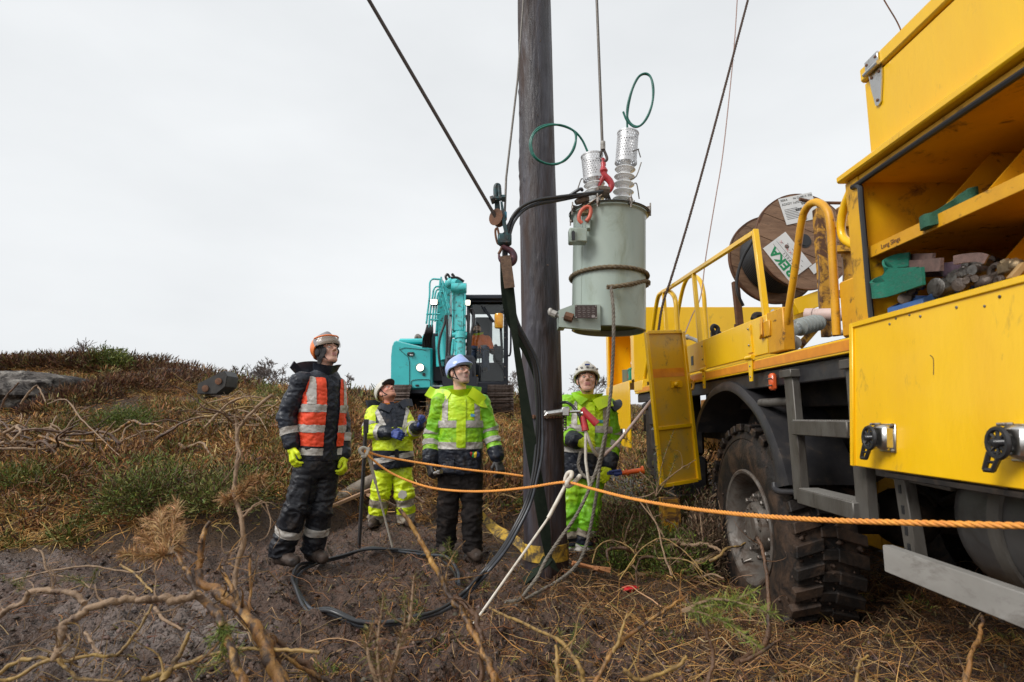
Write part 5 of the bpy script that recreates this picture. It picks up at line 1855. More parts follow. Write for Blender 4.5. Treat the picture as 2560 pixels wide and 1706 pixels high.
# two green wire coils, the tails of the bushings
m = MB()
pts = PL([(1470, 382, 4.18), (1455, 350, 4.17), (1435, 328, 4.15), (1405, 315, 4.14), (1370, 312, 4.12), (1340, 325, 4.12), (1325, 355, 4.12), (1330, 385, 4.12), (1350, 404, 4.12), (1380, 411, 4.13), (1412, 402, 4.14), (1434, 375, 4.15), (1440, 345, 4.15), (1432, 326, 4.15), (1400, 313, 4.13), (1365, 316, 4.11), (1338, 332, 4.11), (1328, 358, 4.1), (1336, 390, 4.1), (1362, 408, 4.12), (1395, 410, 4.13), (1424, 388, 4.14), (1438, 358, 4.15), (1441, 338, 4.16)])
m.tube(spline(pts, 6), .0085, 7)
m.build('green_wire_coil', M_gcoil, None, 60, 'green insulated wire looped in a ring across the pole', 'wire coil', loc=pts[0])
m = MB()
pts = PL([(1569, 330, 4.3), (1568, 300, 4.3), (1572, 262, 4.29), (1582, 222, 4.28), (1598, 192, 4.27), (1615, 186, 4.26), (1628, 196, 4.25), (1634, 225, 4.24), (1630, 262, 4.24), (1618, 295, 4.25), (1600, 315, 4.26), (1583, 314, 4.27), (1570, 298, 4.28), (1568, 270, 4.28), (1578, 230, 4.27), (1594, 195, 4.26), (1612, 184, 4.25), (1626, 192, 4.24), (1632, 220, 4.23), (1631, 255, 4.23), (1620, 288, 4.24), (1604, 312, 4.25), (1586, 318, 4.26), (1568, 303, 4.26), (1558, 280, 4.26)])
m.tube(spline(pts, 6), .0085, 7)
m.build('green_wire_coil', M_gcoil, None, 60, 'green insulated wire standing in a tall loop above the right bushing', 'wire coil', loc=pts[0])

# hoist wire with eye and red hook
m = MB()
hk = lambda a, b: u4(a, b, 4.12)
m.tube([P(1478, -420, 4.12), P(1492, 0, 4.12), hk(637, 340)], .011, 8)
hw = m.build('hoist_wire', M_wire, None, 60, 'grey steel hoist wire running straight up from the red hook', 'wire rope', loc=hk(637, 340))
m = MB(); m.tube([hk(646, 330), hk(648, 450)], .019, 10); m.build('ferrule', M_alu, hw)
m = MB(); m.tube(spline([hk(648, 445), hk(610, 520), hk(592, 580), hk(605, 615), hk(650, 630), hk(695, 615), hk(708, 580), hk(690, 520)], 5, True), .011, 8, True); m.build('eye_loop', M_wire_d, hw)
rh = root('red_hook', hk(660, 760), 'red swivel safety hook holding the transformer sling', 'hook')
m = MB()
m.tube(spline([hk(640, 640), hk(632, 600), hk(650, 585), hk(668, 610), hk(678, 690)], 5), .009, 8)
m.tube([hk(640, 610), hk(650, 700), hk(655, 770), hk(660, 800)], [.012, .016, .034, .026], 12)
m.build('swivel_eye', M_red, rh)
m = MB()
m.tube(spline([hk(650, 800), hk(675, 850), hk(740, 910), hk(775, 975), hk(765, 1035), hk(735, 1085)], 6), np.concatenate([np.linspace(.028, .024, 20), np.linspace(.024, .016, 11)]), 10)
m.build('hook_body', M_red, rh)
m = MB(); m.tube(spline([hk(650, 850), hk(620, 920), hk(590, 1000)], 5), [.022, .02, .02, .02, .019, .018, .016, .015, .012, .01, .008], 8); m.build('latch', M_red, rh)
m = MB()
for a, b in (((715, 1090), (740, 1340)), ((715, 1090), (800, 1335)), ((715, 1090), (690, 1230)), ((715, 1090), (400, 1330))):
    m.tube(spline([hk(*a), (hk(*a) + u4(*b, 4.2)) / 2 + [0, 0, .01], u4(*b, 4.2)], 4), .0075, 6)
m.build('wire_sling', M_wire_d, None, 60, 'dark wire sling legs spreading from hook to transformer lid', 'sling', loc=hk(715, 1090))

# snatch block with hook, to the left of the pole
z3 = lambda a, b, Y=3.95: P(1210 + a / 5.6, 440 + b / 5.6, Y)
bk = root('pulley_block', z3(240, 600), 'worn teal snatch block with hook left of the pole', 'pulley')
for dY, nm in ((-.035, 0), (.035, 1)):
    m = MB()
    pl_ = [z3(a, b, 3.95 + dY) for a, b in ((228, 360), (260, 365), (345, 860), (330, 900), (305, 880), (262, 700))] if nm == 0 else [z3(a, b, 3.95 + dY) for a, b in ((150, 330), (215, 320), (235, 560), (245, 700), (195, 720), (150, 560))]
    o0 = pl_[0]
    loc2 = [((q - o0)[0], (q - o0)[2]) for q in pl_]
    m.prism(loc2, o0, (1, 0, 0), (0, 0, 1), .012)
    m.build('cheek_plate', M_block, bk)
m = MB(); m.lathe([(.02, -.028), (.062, -.026), (.05, -.008), (.05, .008), (.062, .026), (.02, .028)], z3(195, 590), (.6, .8, 0), 24); m.build('sheave', M_rust, bk)
m = MB(); m.tube(spline([z3(165, 350), z3(160, 200), z3(168, 140), z3(190, 128), z3(208, 145), z3(215, 220), z3(225, 340)], 5), .016, 8); m.tube([z3(95, 345), z3(140, 330)], .03, 6); m.tube([z3(140, 325), z3(295, 315)], .018, 8); m.tube([z3(250, 315), z3(300, 315)], .026, 6); m.build('top_shackle', M_block, bk)
m = MB(); m.tube([z3(250, 560), z3(320, 560)], .03, 10); m.build('sheave_pin', mat('blue_paint_pin', (.03, .20, .30), .4), bk)
m = MB(); m.box(z3(290, 895), (.10, .07, .085), None, .014); m.tube([z3(285, 840), z3(265, 815)], .03, 8); m.tube([z3(340, 860), z3(350, 940)], .018, 8); m.build('crosshead', M_block, bk)
m = MB(); m.tube(spline([z3(185, 735), z3(160, 760), z3(165, 850), z3(190, 940), z3(215, 945), z3(215, 860), z3(195, 760)], 4, True), .009, 6, True); m.build('side_shackle', M_rust, bk)
m = MB()
m.tube(spline([z3(285, 930), z3(280, 990), z3(320, 1020), z3(385, 1060), z3(420, 1130), z3(405, 1200), z3(350, 1235), z3(285, 1225), z3(225, 1165), z3(205, 1095)], 5), np.interp(np.linspace(0, 1, 46), [0, .2, .5, .8, 1], [.02, .022, .027, .02, .006]), 10)
m.build('hook', M_hookr, bk)
m = MB(); m.tube(spline([z3(255, 985), z3(235, 1040), z3(205, 1095)], 4), .011, 6); m.build('hook_latch', M_rust, bk)
m = MB(); m.tube([P(700, -370, 2.9), P(922, 0, 3.4), z3(200, 640)], .0125, 8)
m.build('pulling_rope', M_wire_d, None, 60, 'thick dark wire rope slanting up left from snatch block', 'wire rope', loc=z3(200, 640))
m = MB(); m.tube([z3(290, 560, 3.98), z3(310, 30, 4.05), P(1294, 200, 4.25), P(1308, 10, 4.42), P(1330, -420, 4.4)], .0085, 8)
m.build('fall_rope', M_wire, None, 60, 'thinner pale wire rope rising from snatch block along pole', 'wire rope', loc=z3(290, 560, 3.98))
ss_ = root('lifting_strap', z3(310, 1180), 'long dark green webbing strap from hook to pole foot', 'strap')
ribbon(PL([(1262, 644, 3.93), (1270, 690, 3.95), (1279, 760, 4.0), (1290, 860, 4.06), (1305, 960, 4.14), (1322, 1080, 4.22), (1345, 1220, 4.28), (1360, 1310, 4.30), (1372, 1398, 4.34)]), .085, .007, (0, -1, 0), 8, (.0, .0), [.06, .065, .06, .045, .06, .085, .09, .085, .05]).build('front_leg', M_darkstrap, ss_, 50)
ribbon(PL([(1256, 645, 3.97), (1258, 720, 4.02), (1268, 790, 4.08), (1290, 840, 4.14), (1318, 890, 4.2), (1338, 940, 4.26), (1350, 1000, 4.3), (1352, 1060, 4.34)]), .035, .006, (0, -1, 0), 8).build('rear_leg', M_darkstrap, ss_, 50)
ribbon(PL([(1263, 640, 3.915), (1270, 690, 3.935), (1274, 720, 3.95)]), .075, .014, (0, -1, 0), 6).build('sleeve', M_brownstrap, ss_, 50)
ribbon(PL([(1370, 1395, 4.33), (1358, 1412, 4.3), (1335, 1432, 4.3), (1310, 1455, 4.3)]), .08, .008, (0, -.3, 1), 6).build('foot_loop', M_darkstrap, ss_, 50)
ribbon(PL([(1370, 1395, 4.33), (1385, 1415, 4.3), (1400, 1430, 4.32), (1412, 1440, 4.4)]), .06, .008, (0, -.3, 1), 6).build('foot_loop', M_darkstrap, ss_, 50)

# black cables: from the terminals over to the block, down past the pole and into the coil
def cable(name, pts, r, label, cat, material, group=None, n=7, root_=None):
    m = MB()
    m.tube(spline(pts, n), r, 7)
    return m.build(name, material, root_, 60, label, cat, group, loc=pts[0])


M_cable_b = mat('blue_grey_cable', (.055, .062, .075), .35, c2=(.03, .033, .04), scale=20)
cab = root('black_cable', P(1330, 1000, 4.3), 'black supply cables from transformer past the pole into a coil on the mud', 'cable', None)
for k, (du, dv, dy_) in enumerate(((0, 0, 0), (7, 7, .02), (-5, 12, .03))):
    st0 = [(1506, 478, 4.05), (1470, 484, 4.0)] if k == 0 else [(1456, 476, 4.0), (1448, 474, 3.98)] if k == 1 else [(1500, 482, 4.05), (1462, 488, 4.0)]
    pts = PL(st0 + [(1400 + du, 492 + dv * .8, 4.0 + dy_), (1345 + du, 500 + dv, 3.98 + dy_), (1305 + du, 517 + dv, 3.98 + dy_), (1280 + du, 545 + dv, 3.98), (1268 + du, 585, 3.98),
                    (1262 + du * .5, 640, 4.0), (1268 + du, 720, 4.06), (1285 + du, 800, 4.12), (1315 + du, 860, 4.18), (1338 + du, 910, 4.22), (1347 + du, 980, 4.24), (1349 + du, 1050, 4.25), (1346 + du * 1.4, 1130, 4.24),
                    (1335 + du, 1200, 4.22), (1318 + du, 1262, 4.2), (1290 + du, 1320, 4.15), (1258 + du, 1375, 4.05), (1215 + du, 1428, 3.95)])
    gp = [(1165, 1475), (1110, 1512), (1050, 1532), (985, 1546), (900, 1552), (825, 1544), (772, 1518), (742, 1482), (735, 1448), (752, 1418), (790, 1398), (850, 1384), (920, 1375), (1000, 1372), (1060, 1380), (1110, 1395), (1138, 1425), (1142, 1455)]
    ext = []
    for j, (a, b) in enumerate(gp):
        q0 = P(a + du * .8, b + dv * .5, 1.0) - np.array([0, 0, CAMZ])
        t = (.05 - CAMZ) / q0[2]
        w_ = q0 * t + np.array([0, 0, CAMZ])
        w_[2] = max(float(gz_at(w_[0], w_[1])[0]), -.03) + .045 + .014 * k
        ext.append(w_)
    m = MB()
    m.tube(spline(list(pts) + ext[: (18 if k < 2 else 14)], 7), .0125, 7)
    m.build('conductor', M_cable if k != 1 else M_cable_b, cab, 60)

# other lines in the air
m = rope(PL([(1905, -130, 5.6), (1870, 0, 5.6), (1780, 340, 5.6), (1725, 540, 5.6), (1680, 690, 5.6), (1655, 770, 5.6), (1640, 880, 5.6)]), .013, 10)
V0 = np.concatenate(m.v)
for k in range(160):
    b0 = V0[rng.integers(0, len(V0))]
    m.tube([b0, b0 + rng.normal(size=3) * .012], [.0015, .0006], 3)
m.build('hairy_rope', mat('brown_hairy_rope', (.11, .075, .06), .95, bump=.5, bscale=200), None, 60, 'dark hairy brown rope running up behind the guard rail', 'rope', loc=P(1655, 770, 5.6))
m = MB(); m.tube(spline(PL([(1850, -120, 5.9), (1843, 0, 5.9), (1835, 120, 5.9), (1818, 290, 5.9), (1805, 400, 5.9), (1790, 490, 5.9), (1765, 640, 5.9), (1752, 740, 5.8), (1730, 790, 5.7), (1708, 845, 5.5)]), 6), .006, 6)
m.build('pink_line', mat('pale_pink_cord', (.42, .28, .24), .7), None, 60, 'thin pale pink cord hanging down to the truck bed', 'cord', loc=P(1752, 740, 5.8))
m = MB(); m.tube(spline(PL([(1656, 960, 5.0), (1635, 992, 4.9), (1590, 1050, 4.75), (1545, 1105, 4.6), (1510, 1138, 4.5), (1497, 1146, 4.45)]), 6), .0125, 8)
m.build('pink_rope', mat('pale_pink_rope', (.55, .42, .36), .7, c2=(.42, .30, .26), scale=30), None, 60, 'pale pink rope stretched from locker door to the red tongs', 'rope', loc=P(1635, 992, 4.9))

# safety rope on pigtail stakes
def stake(name, base, top, r, label, loopdir, size):
    m = MB()
    d = unit(top - base)
    m.tube([base - d * .1, base + (top - base) * .8], r * .62, 8)
    m.tube([base + (top - base) * .8, top], r, 10)
    k = m.build(name, M_white_rod, None, 40, label, 'stake', 'pigtail stakes carrying the orange rope', loc=base)
    x = unit(loopdir - d * np.dot(loopdir, d))
    y = np.cross(d, x)
    g = MB()
    pp = [top]
    for t in np.linspace(-.3, 5.0, 16):
        pp.append(top + d * size * (1.0 - math.cos(t)) * .9 + x * size * math.sin(t) * 1.0 + y * size * .22 * t / 5)
    g.tube(spline(pp, 3), r * 1.15, 10)
    g.build('pigtail', M_white_rod, k, 60)
    return k


bL, tL = P(983, 1376, 5.28), P(922, 1142, 5.02)
m = MB()
d = unit(tL - bL)
m.tube([bL - d * .12, bL + (tL - bL) * .72], .0085, 8)
m.tube([bL + (tL - bL) * .72, tL], .014, 10)
sk1 = m.build('pigtail_stake', M_white_rod, None, 40, 'white pigtail stake leaning beside the black iron bar', 'stake', 'pigtail stakes carrying the orange rope', loc=bL)
m = MB(); m.tube(spline(PL([(922, 1142, 5.02), (914, 1138, 5.0), (903, 1134, 4.98), (899, 1126, 4.98), (904, 1120, 5.0), (913, 1121, 5.03), (920, 1128, 5.04), (915, 1137, 5.02), (906, 1142, 4.97), (914, 1140, 4.95), (922, 1120, 5.0)]), 5), .014, 8); m.build('pigtail', M_white_rod, sk1)
bR, tR = P(1195, 1545, 3.62), P(1410, 1240, 3.92)
m = MB()
d = unit(tR - bR)
m.tube([bR - d * .12, bR + (tR - bR) * .80], .0085, 8)
m.tube([bR + (tR - bR) * .80, P(1415, 1212, 3.93)], .0135, 10)
sk2 = m.build('pigtail_stake', M_white_rod, None, 40, 'white pigtail stake leaning in front of the pole foot', 'stake', 'pigtail stakes carrying the orange rope', loc=bR)
m = MB(); m.tube(spline(PL([(1412, 1220, 3.93), (1414, 1198, 3.93), (1420, 1184, 3.92), (1429, 1182, 3.9), (1428, 1192, 3.87), (1418, 1206, 3.85), (1420, 1216, 3.86), (1436, 1206, 3.9), (1450, 1190, 3.95)]), 6), .0155, 10); m.build('pigtail', M_white_rod, sk2)
m = rope(PL([(911, 1128, 4.98), (930, 1148, 4.95), (970, 1178, 4.9), (1020, 1202, 4.82), (1080, 1220, 4.7), (1150, 1228, 4.55), (1230, 1228, 4.35), (1320, 1219, 4.1), (1390, 1208, 3.95), (1425, 1207, 3.86), (1480, 1222, 3.7), (1580, 1247, 3.35), (1700, 1268, 2.95), (1850, 1286, 2.5), (2050, 1300, 2.1), (2300, 1308, 1.78), (2560, 1315, 1.56), (2760, 1318, 1.40)]), .0098, 10)
m.build('safety_rope', M_orope, None, 70, 'orange twisted barrier rope running past the truck wheel', 'rope', 'orange barrier ropes', loc=P(1425, 1207, 3.86))
m = rope(PL([(912, 1127, 5.0), (950, 1140, 4.96), (1010, 1151, 4.9), (1090, 1164, 4.8), (1180, 1176, 4.72), (1260, 1184, 4.66), (1318, 1192, 4.62), (1370, 1194, 4.8)]), .0095, 10)
m.build('safety_rope', M_orope, None, 70, 'thin orange rope stretched from stake to the pole behind', 'rope', 'orange barrier ropes', loc=P(912, 1127, 5.0))
m = MB()
b0, t0 = P(896, 1378, 5.42), P(914, 1078, 5.36)
m.tube([b0 - [0, 0, .15], t0], .0185, 6)
m.box(P(915, 1066, 5.36), (.045, .03, .13), None, .004)
m.build('iron_bar', mat('black_iron_bar', (.02, .02, .022), .45, c2=(.045, .04, .04), scale=20), None, 35, 'black iron digging bar standing upright in the mud', 'bar', loc=b0)

# earth clamp on the pole and red-handled tongs hanging from it
ck = root('pole_clamp', P(1385, 1035, 4.42), 'steel chain clamp gripping the pole at chest height', 'clamp')
hc_ = pole_h(1042)
m = MB()
for k in range(40):
    a = 2 * pi * k / 40
    c_ = on_pole(hc_, a, .012)
    t_ = -math.sin(a) * px_ + math.cos(a) * py_
    m.box(c_, (.02, .012, .03), np.stack([t_, np.cross(pdir, t_), pdir], 1), .003)
m.build('chain_band', M_rust, ck)
z7 = lambda a, b, Y=4.36: P(1260 + a / 2.53, 860 + b / 2.53, Y)
m = MB(); m.tube([z7(262, 445), z7(365, 430)], .026, 10); m.tube([z7(255, 455), z7(275, 440)], .034, 6); m.box(z7(388, 428), (.06, .06, .07), None, .008); m.build('clamp_screw', M_stain, ck)
m = MB(); m.tube([z7(395, 430), z7(500, 428)], .011, 8); m.build('tommy_bar', M_stain, ck)
m = MB()
for k in range(5):
    c_ = z7(384, 462 + 17 * k)
    m.tube([c_ + [.012 * math.cos(t), .012 * math.sin(t) * (k % 2), .02 * math.sin(t)] for t in np.linspace(0, 2 * pi, 9)[:-1]], .005, 5, True)
m.build('chain', M_castd, ck)
m = MB(); m.tube(spline([z7(360, 372, 4.5), z7(400, 372, 4.42), (z7(440, 400, 4.4)), z7(475, 450, 4.36), z7(497, 520, 4.36)], 6), .012, 8)
m.build('black_lead', M_cable, None, 60, 'black rubber lead curving from behind the pole to the tongs', 'cable', loc=z7(360, 372, 4.5))
tg = root('red_tongs', z7(505, 440), 'red handled tongs hanging beside the pole before the man', 'tool')
m = MB(); m.tube([z7(495, 408, 4.33), z7(520, 440, 4.32), z7(588, 508, 4.3)], [.022, .026, .03], 10); m.build('grip', M_red, tg)
m = MB(); m.tube([z7(500, 460, 4.33), z7(516, 550, 4.31)], [.022, .028], 10); m.build('grip', M_red, tg)
m = MB(); m.tube([z7(518, 550, 4.31), z7(516, 640, 4.31), z7(517, 740, 4.31), z7(532, 850, 4.3), z7(545, 925, 4.3)], .011, 8); m.tube(spline([z7(520, 560, 4.31), z7(545, 630, 4.32), z7(575, 690, 4.36), z7(602, 715, 4.42)], 5), .013, 8); m.build('rope_leg', M_white_rod, tg)
m = MB(); m.sph(z7(500, 440, 4.33), .022, 10); m.build('pivot', M_stain, tg)

# log, planks, chips and rag
m = MB()
la, lb = P(828, 1262, 6.9), P(955, 1192, 7.3)
m.tube(spline([la, (la + lb) / 2 + [0, 0, .02], lb], 6), .085, 12)
m.build('log', mat('barked_log', (.26, .22, .18), .85, c2=(.17, .13, .10), scale=8, bump=.7, bscale=30, stretch=(1, 1, 1), dirt=(.08, .055, .04), dscale=9), None, 50, 'greyish barked log lying behind the vested man', 'log', loc=la)
for pts, w_, lab in (([(825, 1268, 6.6), (950, 1215, 6.9)], .035, 'split pale timber strip leaning along the log'), ([(905, 1230, 6.9), (990, 1268, 6.4)], .03, 'reddish splintered stick between the yellow trousers'), ([(1010, 1225, 6.6), (1060, 1258, 6.4)], .025, 'grey stick poking out behind the yellow trousers')):
    m = MB(); q = PL(pts); m.bar(q[0], q[1], w_ * 1.6, w_); m.build('split_timber', mat('split_wood', (.36, .22, .13), .7, c2=(.24, .13, .08), scale=9, bump=.4), None, 38, lab, 'timber', loc=q[0])
m = MB()
for k in range(14):
    a = P(1432 + rng.uniform(-4, 4), 1408 + rng.uniform(-4, 6), 4.45 + rng.uniform(-.1, .1))
    b = P(1520 + rng.uniform(-25, 8), 1426 + rng.uniform(-8, 8), 4.35 + rng.uniform(-.1, .1))
    m.bar(a, b, .022, .012, (0, 0, 1), .002)
m.build('splintered_wood', mat('fresh_split_wood', (.46, .20, .075), .7, c2=(.30, .12, .05), scale=16, bump=.5), None, 38, 'orange splintered wood lying beside the pole foot', 'wood', loc=P(1480, 1418, 4.4))
m = MB()
c_ = gpt(*P(1578, 1443, 4.25)[:2], .03)
m.sph((0, 0, 0), 1, 18)
V = m.v[0]
m.v[0] = V * [.055, .03, .018] * (1 + 1.5 * (fbm(V * 2.4, 3, 91) - .5)[:, None]) + c_
m.build('red_rag', mat('red_cloth', (.55, .012, .015), .7), None, 60, 'crumpled bright red rag lying on the heather', 'rag', loc=c_)
# ------------------------------------------------------------------ excavator on the slope
M_teal = mat('teal_paint', (.045, .52, .53), .32, c2=(.035, .44, .46), scale=2.5, dirt=(.05, .09, .08), dscale=10, dlo=.62, dhi=.75, coat=.25)
M_teal2 = mat('teal_paint_worn', (.045, .48, .49), .4, c2=(.11, .54, .55), scale=5, dirt=(.045, .05, .045), dscale=11, dlo=.53, dhi=.66, coat=.15)
M_cabd = mat('cab_dark_grey', (.02, .023, .032), .45, spec=.35)
M_hose = mat('hydraulic_hose', (.014, .014, .016), .45)
M_trk = mat('muddy_track_steel', (.12, .085, .07), .7, metal=.3, c2=(.20, .16, .14), scale=6, dirt=(.06, .038, .028), dscale=8, dlo=.45, dhi=.6, bump=.4)
M_under = mat('undercarriage_mud', (.035, .025, .02), .8, c2=(.07, .045, .03), scale=5, bump=.4)
M_glass = bpy.data.materials.new('cab_glass')
M_glass.use_nodes = True
gn, gl = M_glass.node_tree.nodes, M_glass.node_tree.links
gn.clear()
_o, _mx, _t, _g = gn.new('ShaderNodeOutputMaterial'), gn.new('ShaderNodeMixShader'), gn.new('ShaderNodeBsdfTransparent'), gn.new('ShaderNodeBsdfGlossy')
_t.inputs[0].default_value = (.93, .95, .94, 1)
_g.inputs['Roughness'].default_value = .03
_fr = gn.new('ShaderNodeFresnel'); _fr.inputs[0].default_value = 1.45
gl.new(_fr.outputs[0], _mx.inputs[0]); gl.new(_t.outputs[0], _mx.inputs[1]); gl.new(_g.outputs[0], _mx.inputs[2]); gl.new(_mx.outputs[0], _o.inputs[0])
M_lamp = mat('lit_lamp', (1.0, .93, .75), .3, emit=2.2)
M_amber = mat('amber_beacon', (.80, .30, .01), .2, c2=(.95, .52, .03), scale=9, coat=.5)

zx6 = lambda a, b, Y=12.6: P(940 + a / 3.734, 660 + b / 3.734, Y)
ex = root('excavator', gpt(-1.15, 13.2), 'turquoise excavator standing on the rise with its lamp lit', 'excavator')
# house: bonnet with rounded outer edge
m = MB()
out = [(138, 1080), (140, 860), (150, 770), (168, 728), (190, 716), (440, 776), (526, 790), (526, 1168), (190, 1180), (150, 1140)]
F0 = np.array([zx6(a, b, 12.5) for a, b in out])
Bk = np.array([zx6(a, b, 12.5) + np.array([(0.08 if a < 200 else 0), 2.4, 0]) for a, b in out])
n_ = len(out)
ins = F0.mean(0)
Fi = F0 + (ins - F0) * np.array([.06, 0, .06]) - np.array([0, .06, 0])
V = np.concatenate([Fi, F0, Bk])
F = [tuple(range(n_))] + [(j * n_ + i, j * n_ + n_ + i, j * n_ + n_ + (i + 1) % n_, j * n_ + (i + 1) % n_) for j in range(2) for i in range(n_)] + [tuple(2 * n_ + i for i in reversed(range(n_)))]
m.add(V, F)
m.build('engine_cover', M_teal, ex, 28)
m = MB()
m.tube([zx6(a, b, 12.43) for a, b in ((218, 800), (270, 783), (440, 800), (470, 812))], .006, 5)
m.tube([zx6(a, b, 12.43) for a, b in ((218, 800), (300, 870), (312, 920), (312, 1160))], .006, 5)
m.tube(spline([zx6(a, b, 12.43) for a, b in ((330, 1150), (328, 1110), (350, 1085), (480, 1080), (505, 1095), (508, 1150))], 4), .006, 5)
m.build('panel_seam', M_seal, ex)
m = MB(); m.box(zx6(325, 843, 12.43), (.16, .05, .09), None, .02); hd = m.build('door_recess', M_seal, ex)
m = MB(); m.box(zx6(332, 852, 12.40), (.09, .03, .035), None, .01); m.build('door_handle', M_stain, hd)
m = MB(); m.box(zx6(383, 1135, 12.43), (.075, .03, .04), None, .008); m.build('lock_plate', M_seal, ex)
m = MB(); m.lathe([(.035, 0), (.035, .02)], zx6(448, 1033, 12.44), (0, -1, 0), 12); m.build('key_plate', M_seal, ex)
m = MB(); m.lathe([(.075, 0), (.09, .02), (.09, .06)], zx6(412, 968, 12.44), (0, -1, 0), 18, False); k = m.build('lamp_housing', M_cabd, ex)
m = MB(); m.sph(zx6(412, 968, 12.42), (.078, .03, .078), 16); m.build('headlamp', M_lamp, k)
m = MB(); m.tube(spline([zx6(380, 725, 13.6), zx6(378, 690, 13.6), zx6(390, 672, 13.6), zx6(415, 695, 13.5), zx6(415, 722, 13.5)], 4), .05, 10); m.build('exhaust', M_rim, ex)
m = MB(); m.box(zx6(440, 760, 13.8), (.9, 1.6, .12), None, .04); m.box(zx6(545, 720, 13.5), (.5, .6, .22), None, .03); m.build('rear_hood', M_teal, ex)
m = MB(); m.box(zx6(600, 1178, 13.6) + [.1, .2, -.06], (2.6, 2.6, .16), None, .02); m.build('slew_deck', M_cabd, ex)
m = MB(); m.box(zx6(585, 900, 13.3), (.55, 1.3, 1.1), None, .03); m.build('boom_bracket', M_cabd, ex)
# boom: up from the house, then the stick folded down in front
b0, b1 = zx6(590, 1000, 13.0), zx6(655, 170, 12.6)
m = MB()
for s_ in (-1, 1):
    m.prism([(-.30, 0), (.30, 0), (.36, 1.4), (.27, 2.1), (-.12, 2.15), (-.25, 1.4)], b0 + [s_ * .12, .1, 0], (0, 1, 0), unit(b1 - b0), .03)
m.bar(b0 + [0, -.16, .05], b1 + [0, -.12, -.05], .26, .03, (0, -1, 0)); m.bar(b0 + [0, .32, .05], b1 + [0, .2, -.05], .26, .03, (0, -1, 0))
m.build('boom', M_teal2, ex)
s0, s1 = zx6(770, 230, 11.9), zx6(785, 905, 11.7)
m = MB()
m.bar(s0 + (s0 - s1) * .02, zx6(772, 640, 11.8), .255, .26, (0, -1, 0), .02)
m.build('stick', M_teal2, ex)
m = MB()
for x0 in (716, 832):
    m.bar(zx6(x0, 215, 11.75), zx6(x0, 640, 11.68), .03, .06, (0, -1, 0), .004)
m.bar(zx6(716, 272, 11.74), zx6(832, 272, 11.74), .03, .03)
m.build('stick_rib', M_teal2, ex)
m = MB(); m.tube([zx6(705, 228, 11.75), zx6(845, 228, 11.75)], .11, 16); m.tube([zx6(775, 180, 12.0), zx6(690, 175, 12.3)], .1, 14); m.sph(zx6(700, 180, 12.2), .14, 14); m.build('pivot_boss', M_teal2, ex)
m = MB(); m.tube([zx6(790, 650, 11.72), zx6(790, 900, 11.66)], .105, 18); m.tube([zx6(790, 640, 11.72), zx6(790, 700, 11.7)], .125, 18); m.tube([zx6(710, 665, 11.7), zx6(850, 665, 11.7)], .06, 12); m.build('bucket_cylinder', M_teal2, ex)
m = MB(); m.tube([zx6(725, 700, 11.7), zx6(705, 890, 11.7)], .035, 10); m.tube([zx6(740, 700, 11.68), zx6(738, 880, 11.66)], .02, 8); m.build('hydraulic_pipe', M_teal2, ex)
m = MB(); m.tube([zx6(615, 640, 12.4), zx6(640, 900, 12.3)], .09, 14); m.tube([zx6(590, 680, 12.5), zx6(600, 960, 12.5)], .09, 14); m.build('boom_cylinder', M_teal, ex)
m = MB(); m.box(zx6(790, 1000, 11.6), (.6, .5, .6), None, .05); m.prism([(-.35, 0), (.35, 0), (.3, -.5), (-.3, -.5)], zx6(790, 1060, 11.5), (1, 0, 0), (0, 0, 1), .5); m.build('bucket', M_cabd, ex)
m = MB()
for pts in (((600, 145), (510, 155), (500, 300), (480, 470), (470, 560)), ((600, 210), (545, 225), (525, 330), (500, 500), (495, 600)), ((610, 240), (560, 255), (540, 400), (520, 590)), ((620, 260), (580, 275), (560, 420), (550, 540)),
            ((600, 150), (595, 250), (640, 400), (660, 470)), ((625, 160), (635, 260), (655, 330), (675, 420), (690, 480)), ((650, 250), (665, 330), (690, 410)), ((470, 470), (600, 470)), ((500, 520), (585, 525)), ((510, 360), (600, 375))):
    m.tube(spline([zx6(a, b, 12.2) for a, b in pts], 4), .022, 6)
m.build('pipework', M_teal2, ex)
m = MB()
for pts in (((660, 150), (650, 120), (668, 98), (690, 130)), ((700, 130), (760, 130), (820, 165)), ((715, 110), (712, 96), (730, 118)), ((650, 480), (640, 560), (600, 680), (585, 800), (600, 950), (640, 1080), (680, 1125)), ((660, 480), (665, 700), (655, 920)), ((690, 480), (715, 500), (712, 640), (690, 760), (690, 870)),
            ((860, 430), (870, 500), (860, 650), (880, 760), (875, 900)), ((880, 425), (905, 430), (915, 520), (890, 640), (880, 760)), ((840, 480), (860, 560), (855, 680), (870, 880)), ((835, 760), (860, 740), (850, 860))):
    m.tube(spline([zx6(a, b, 11.7) for a, b in pts], 5), .028, 6)
for k in range(6):
    a = 480 + 9 * k
    m.tube(spline([zx6(a, 570, 12.2), zx6(a - 18 + 4 * k, 640, 12.2), zx6(442 + 15 * k, 700, 12.3), zx6(440 + 16 * k, 782, 12.4)], 4), .02, 5)
m.build('hose', M_hose, ex)
for a, b, Y in ((540, 356, 12.1), (848, 362, 12.0)):
    m = MB(); m.box(zx6(a, b, Y) + [0, .05, 0], (.17, .08, .14), None, .02); k = m.build('lamp_housing', M_cabd, ex)
    m = MB(); m.box(zx6(a, b, Y - .0), (.14, .03, .11), None, .012); m.build('work_lamp', M_lamp, k)
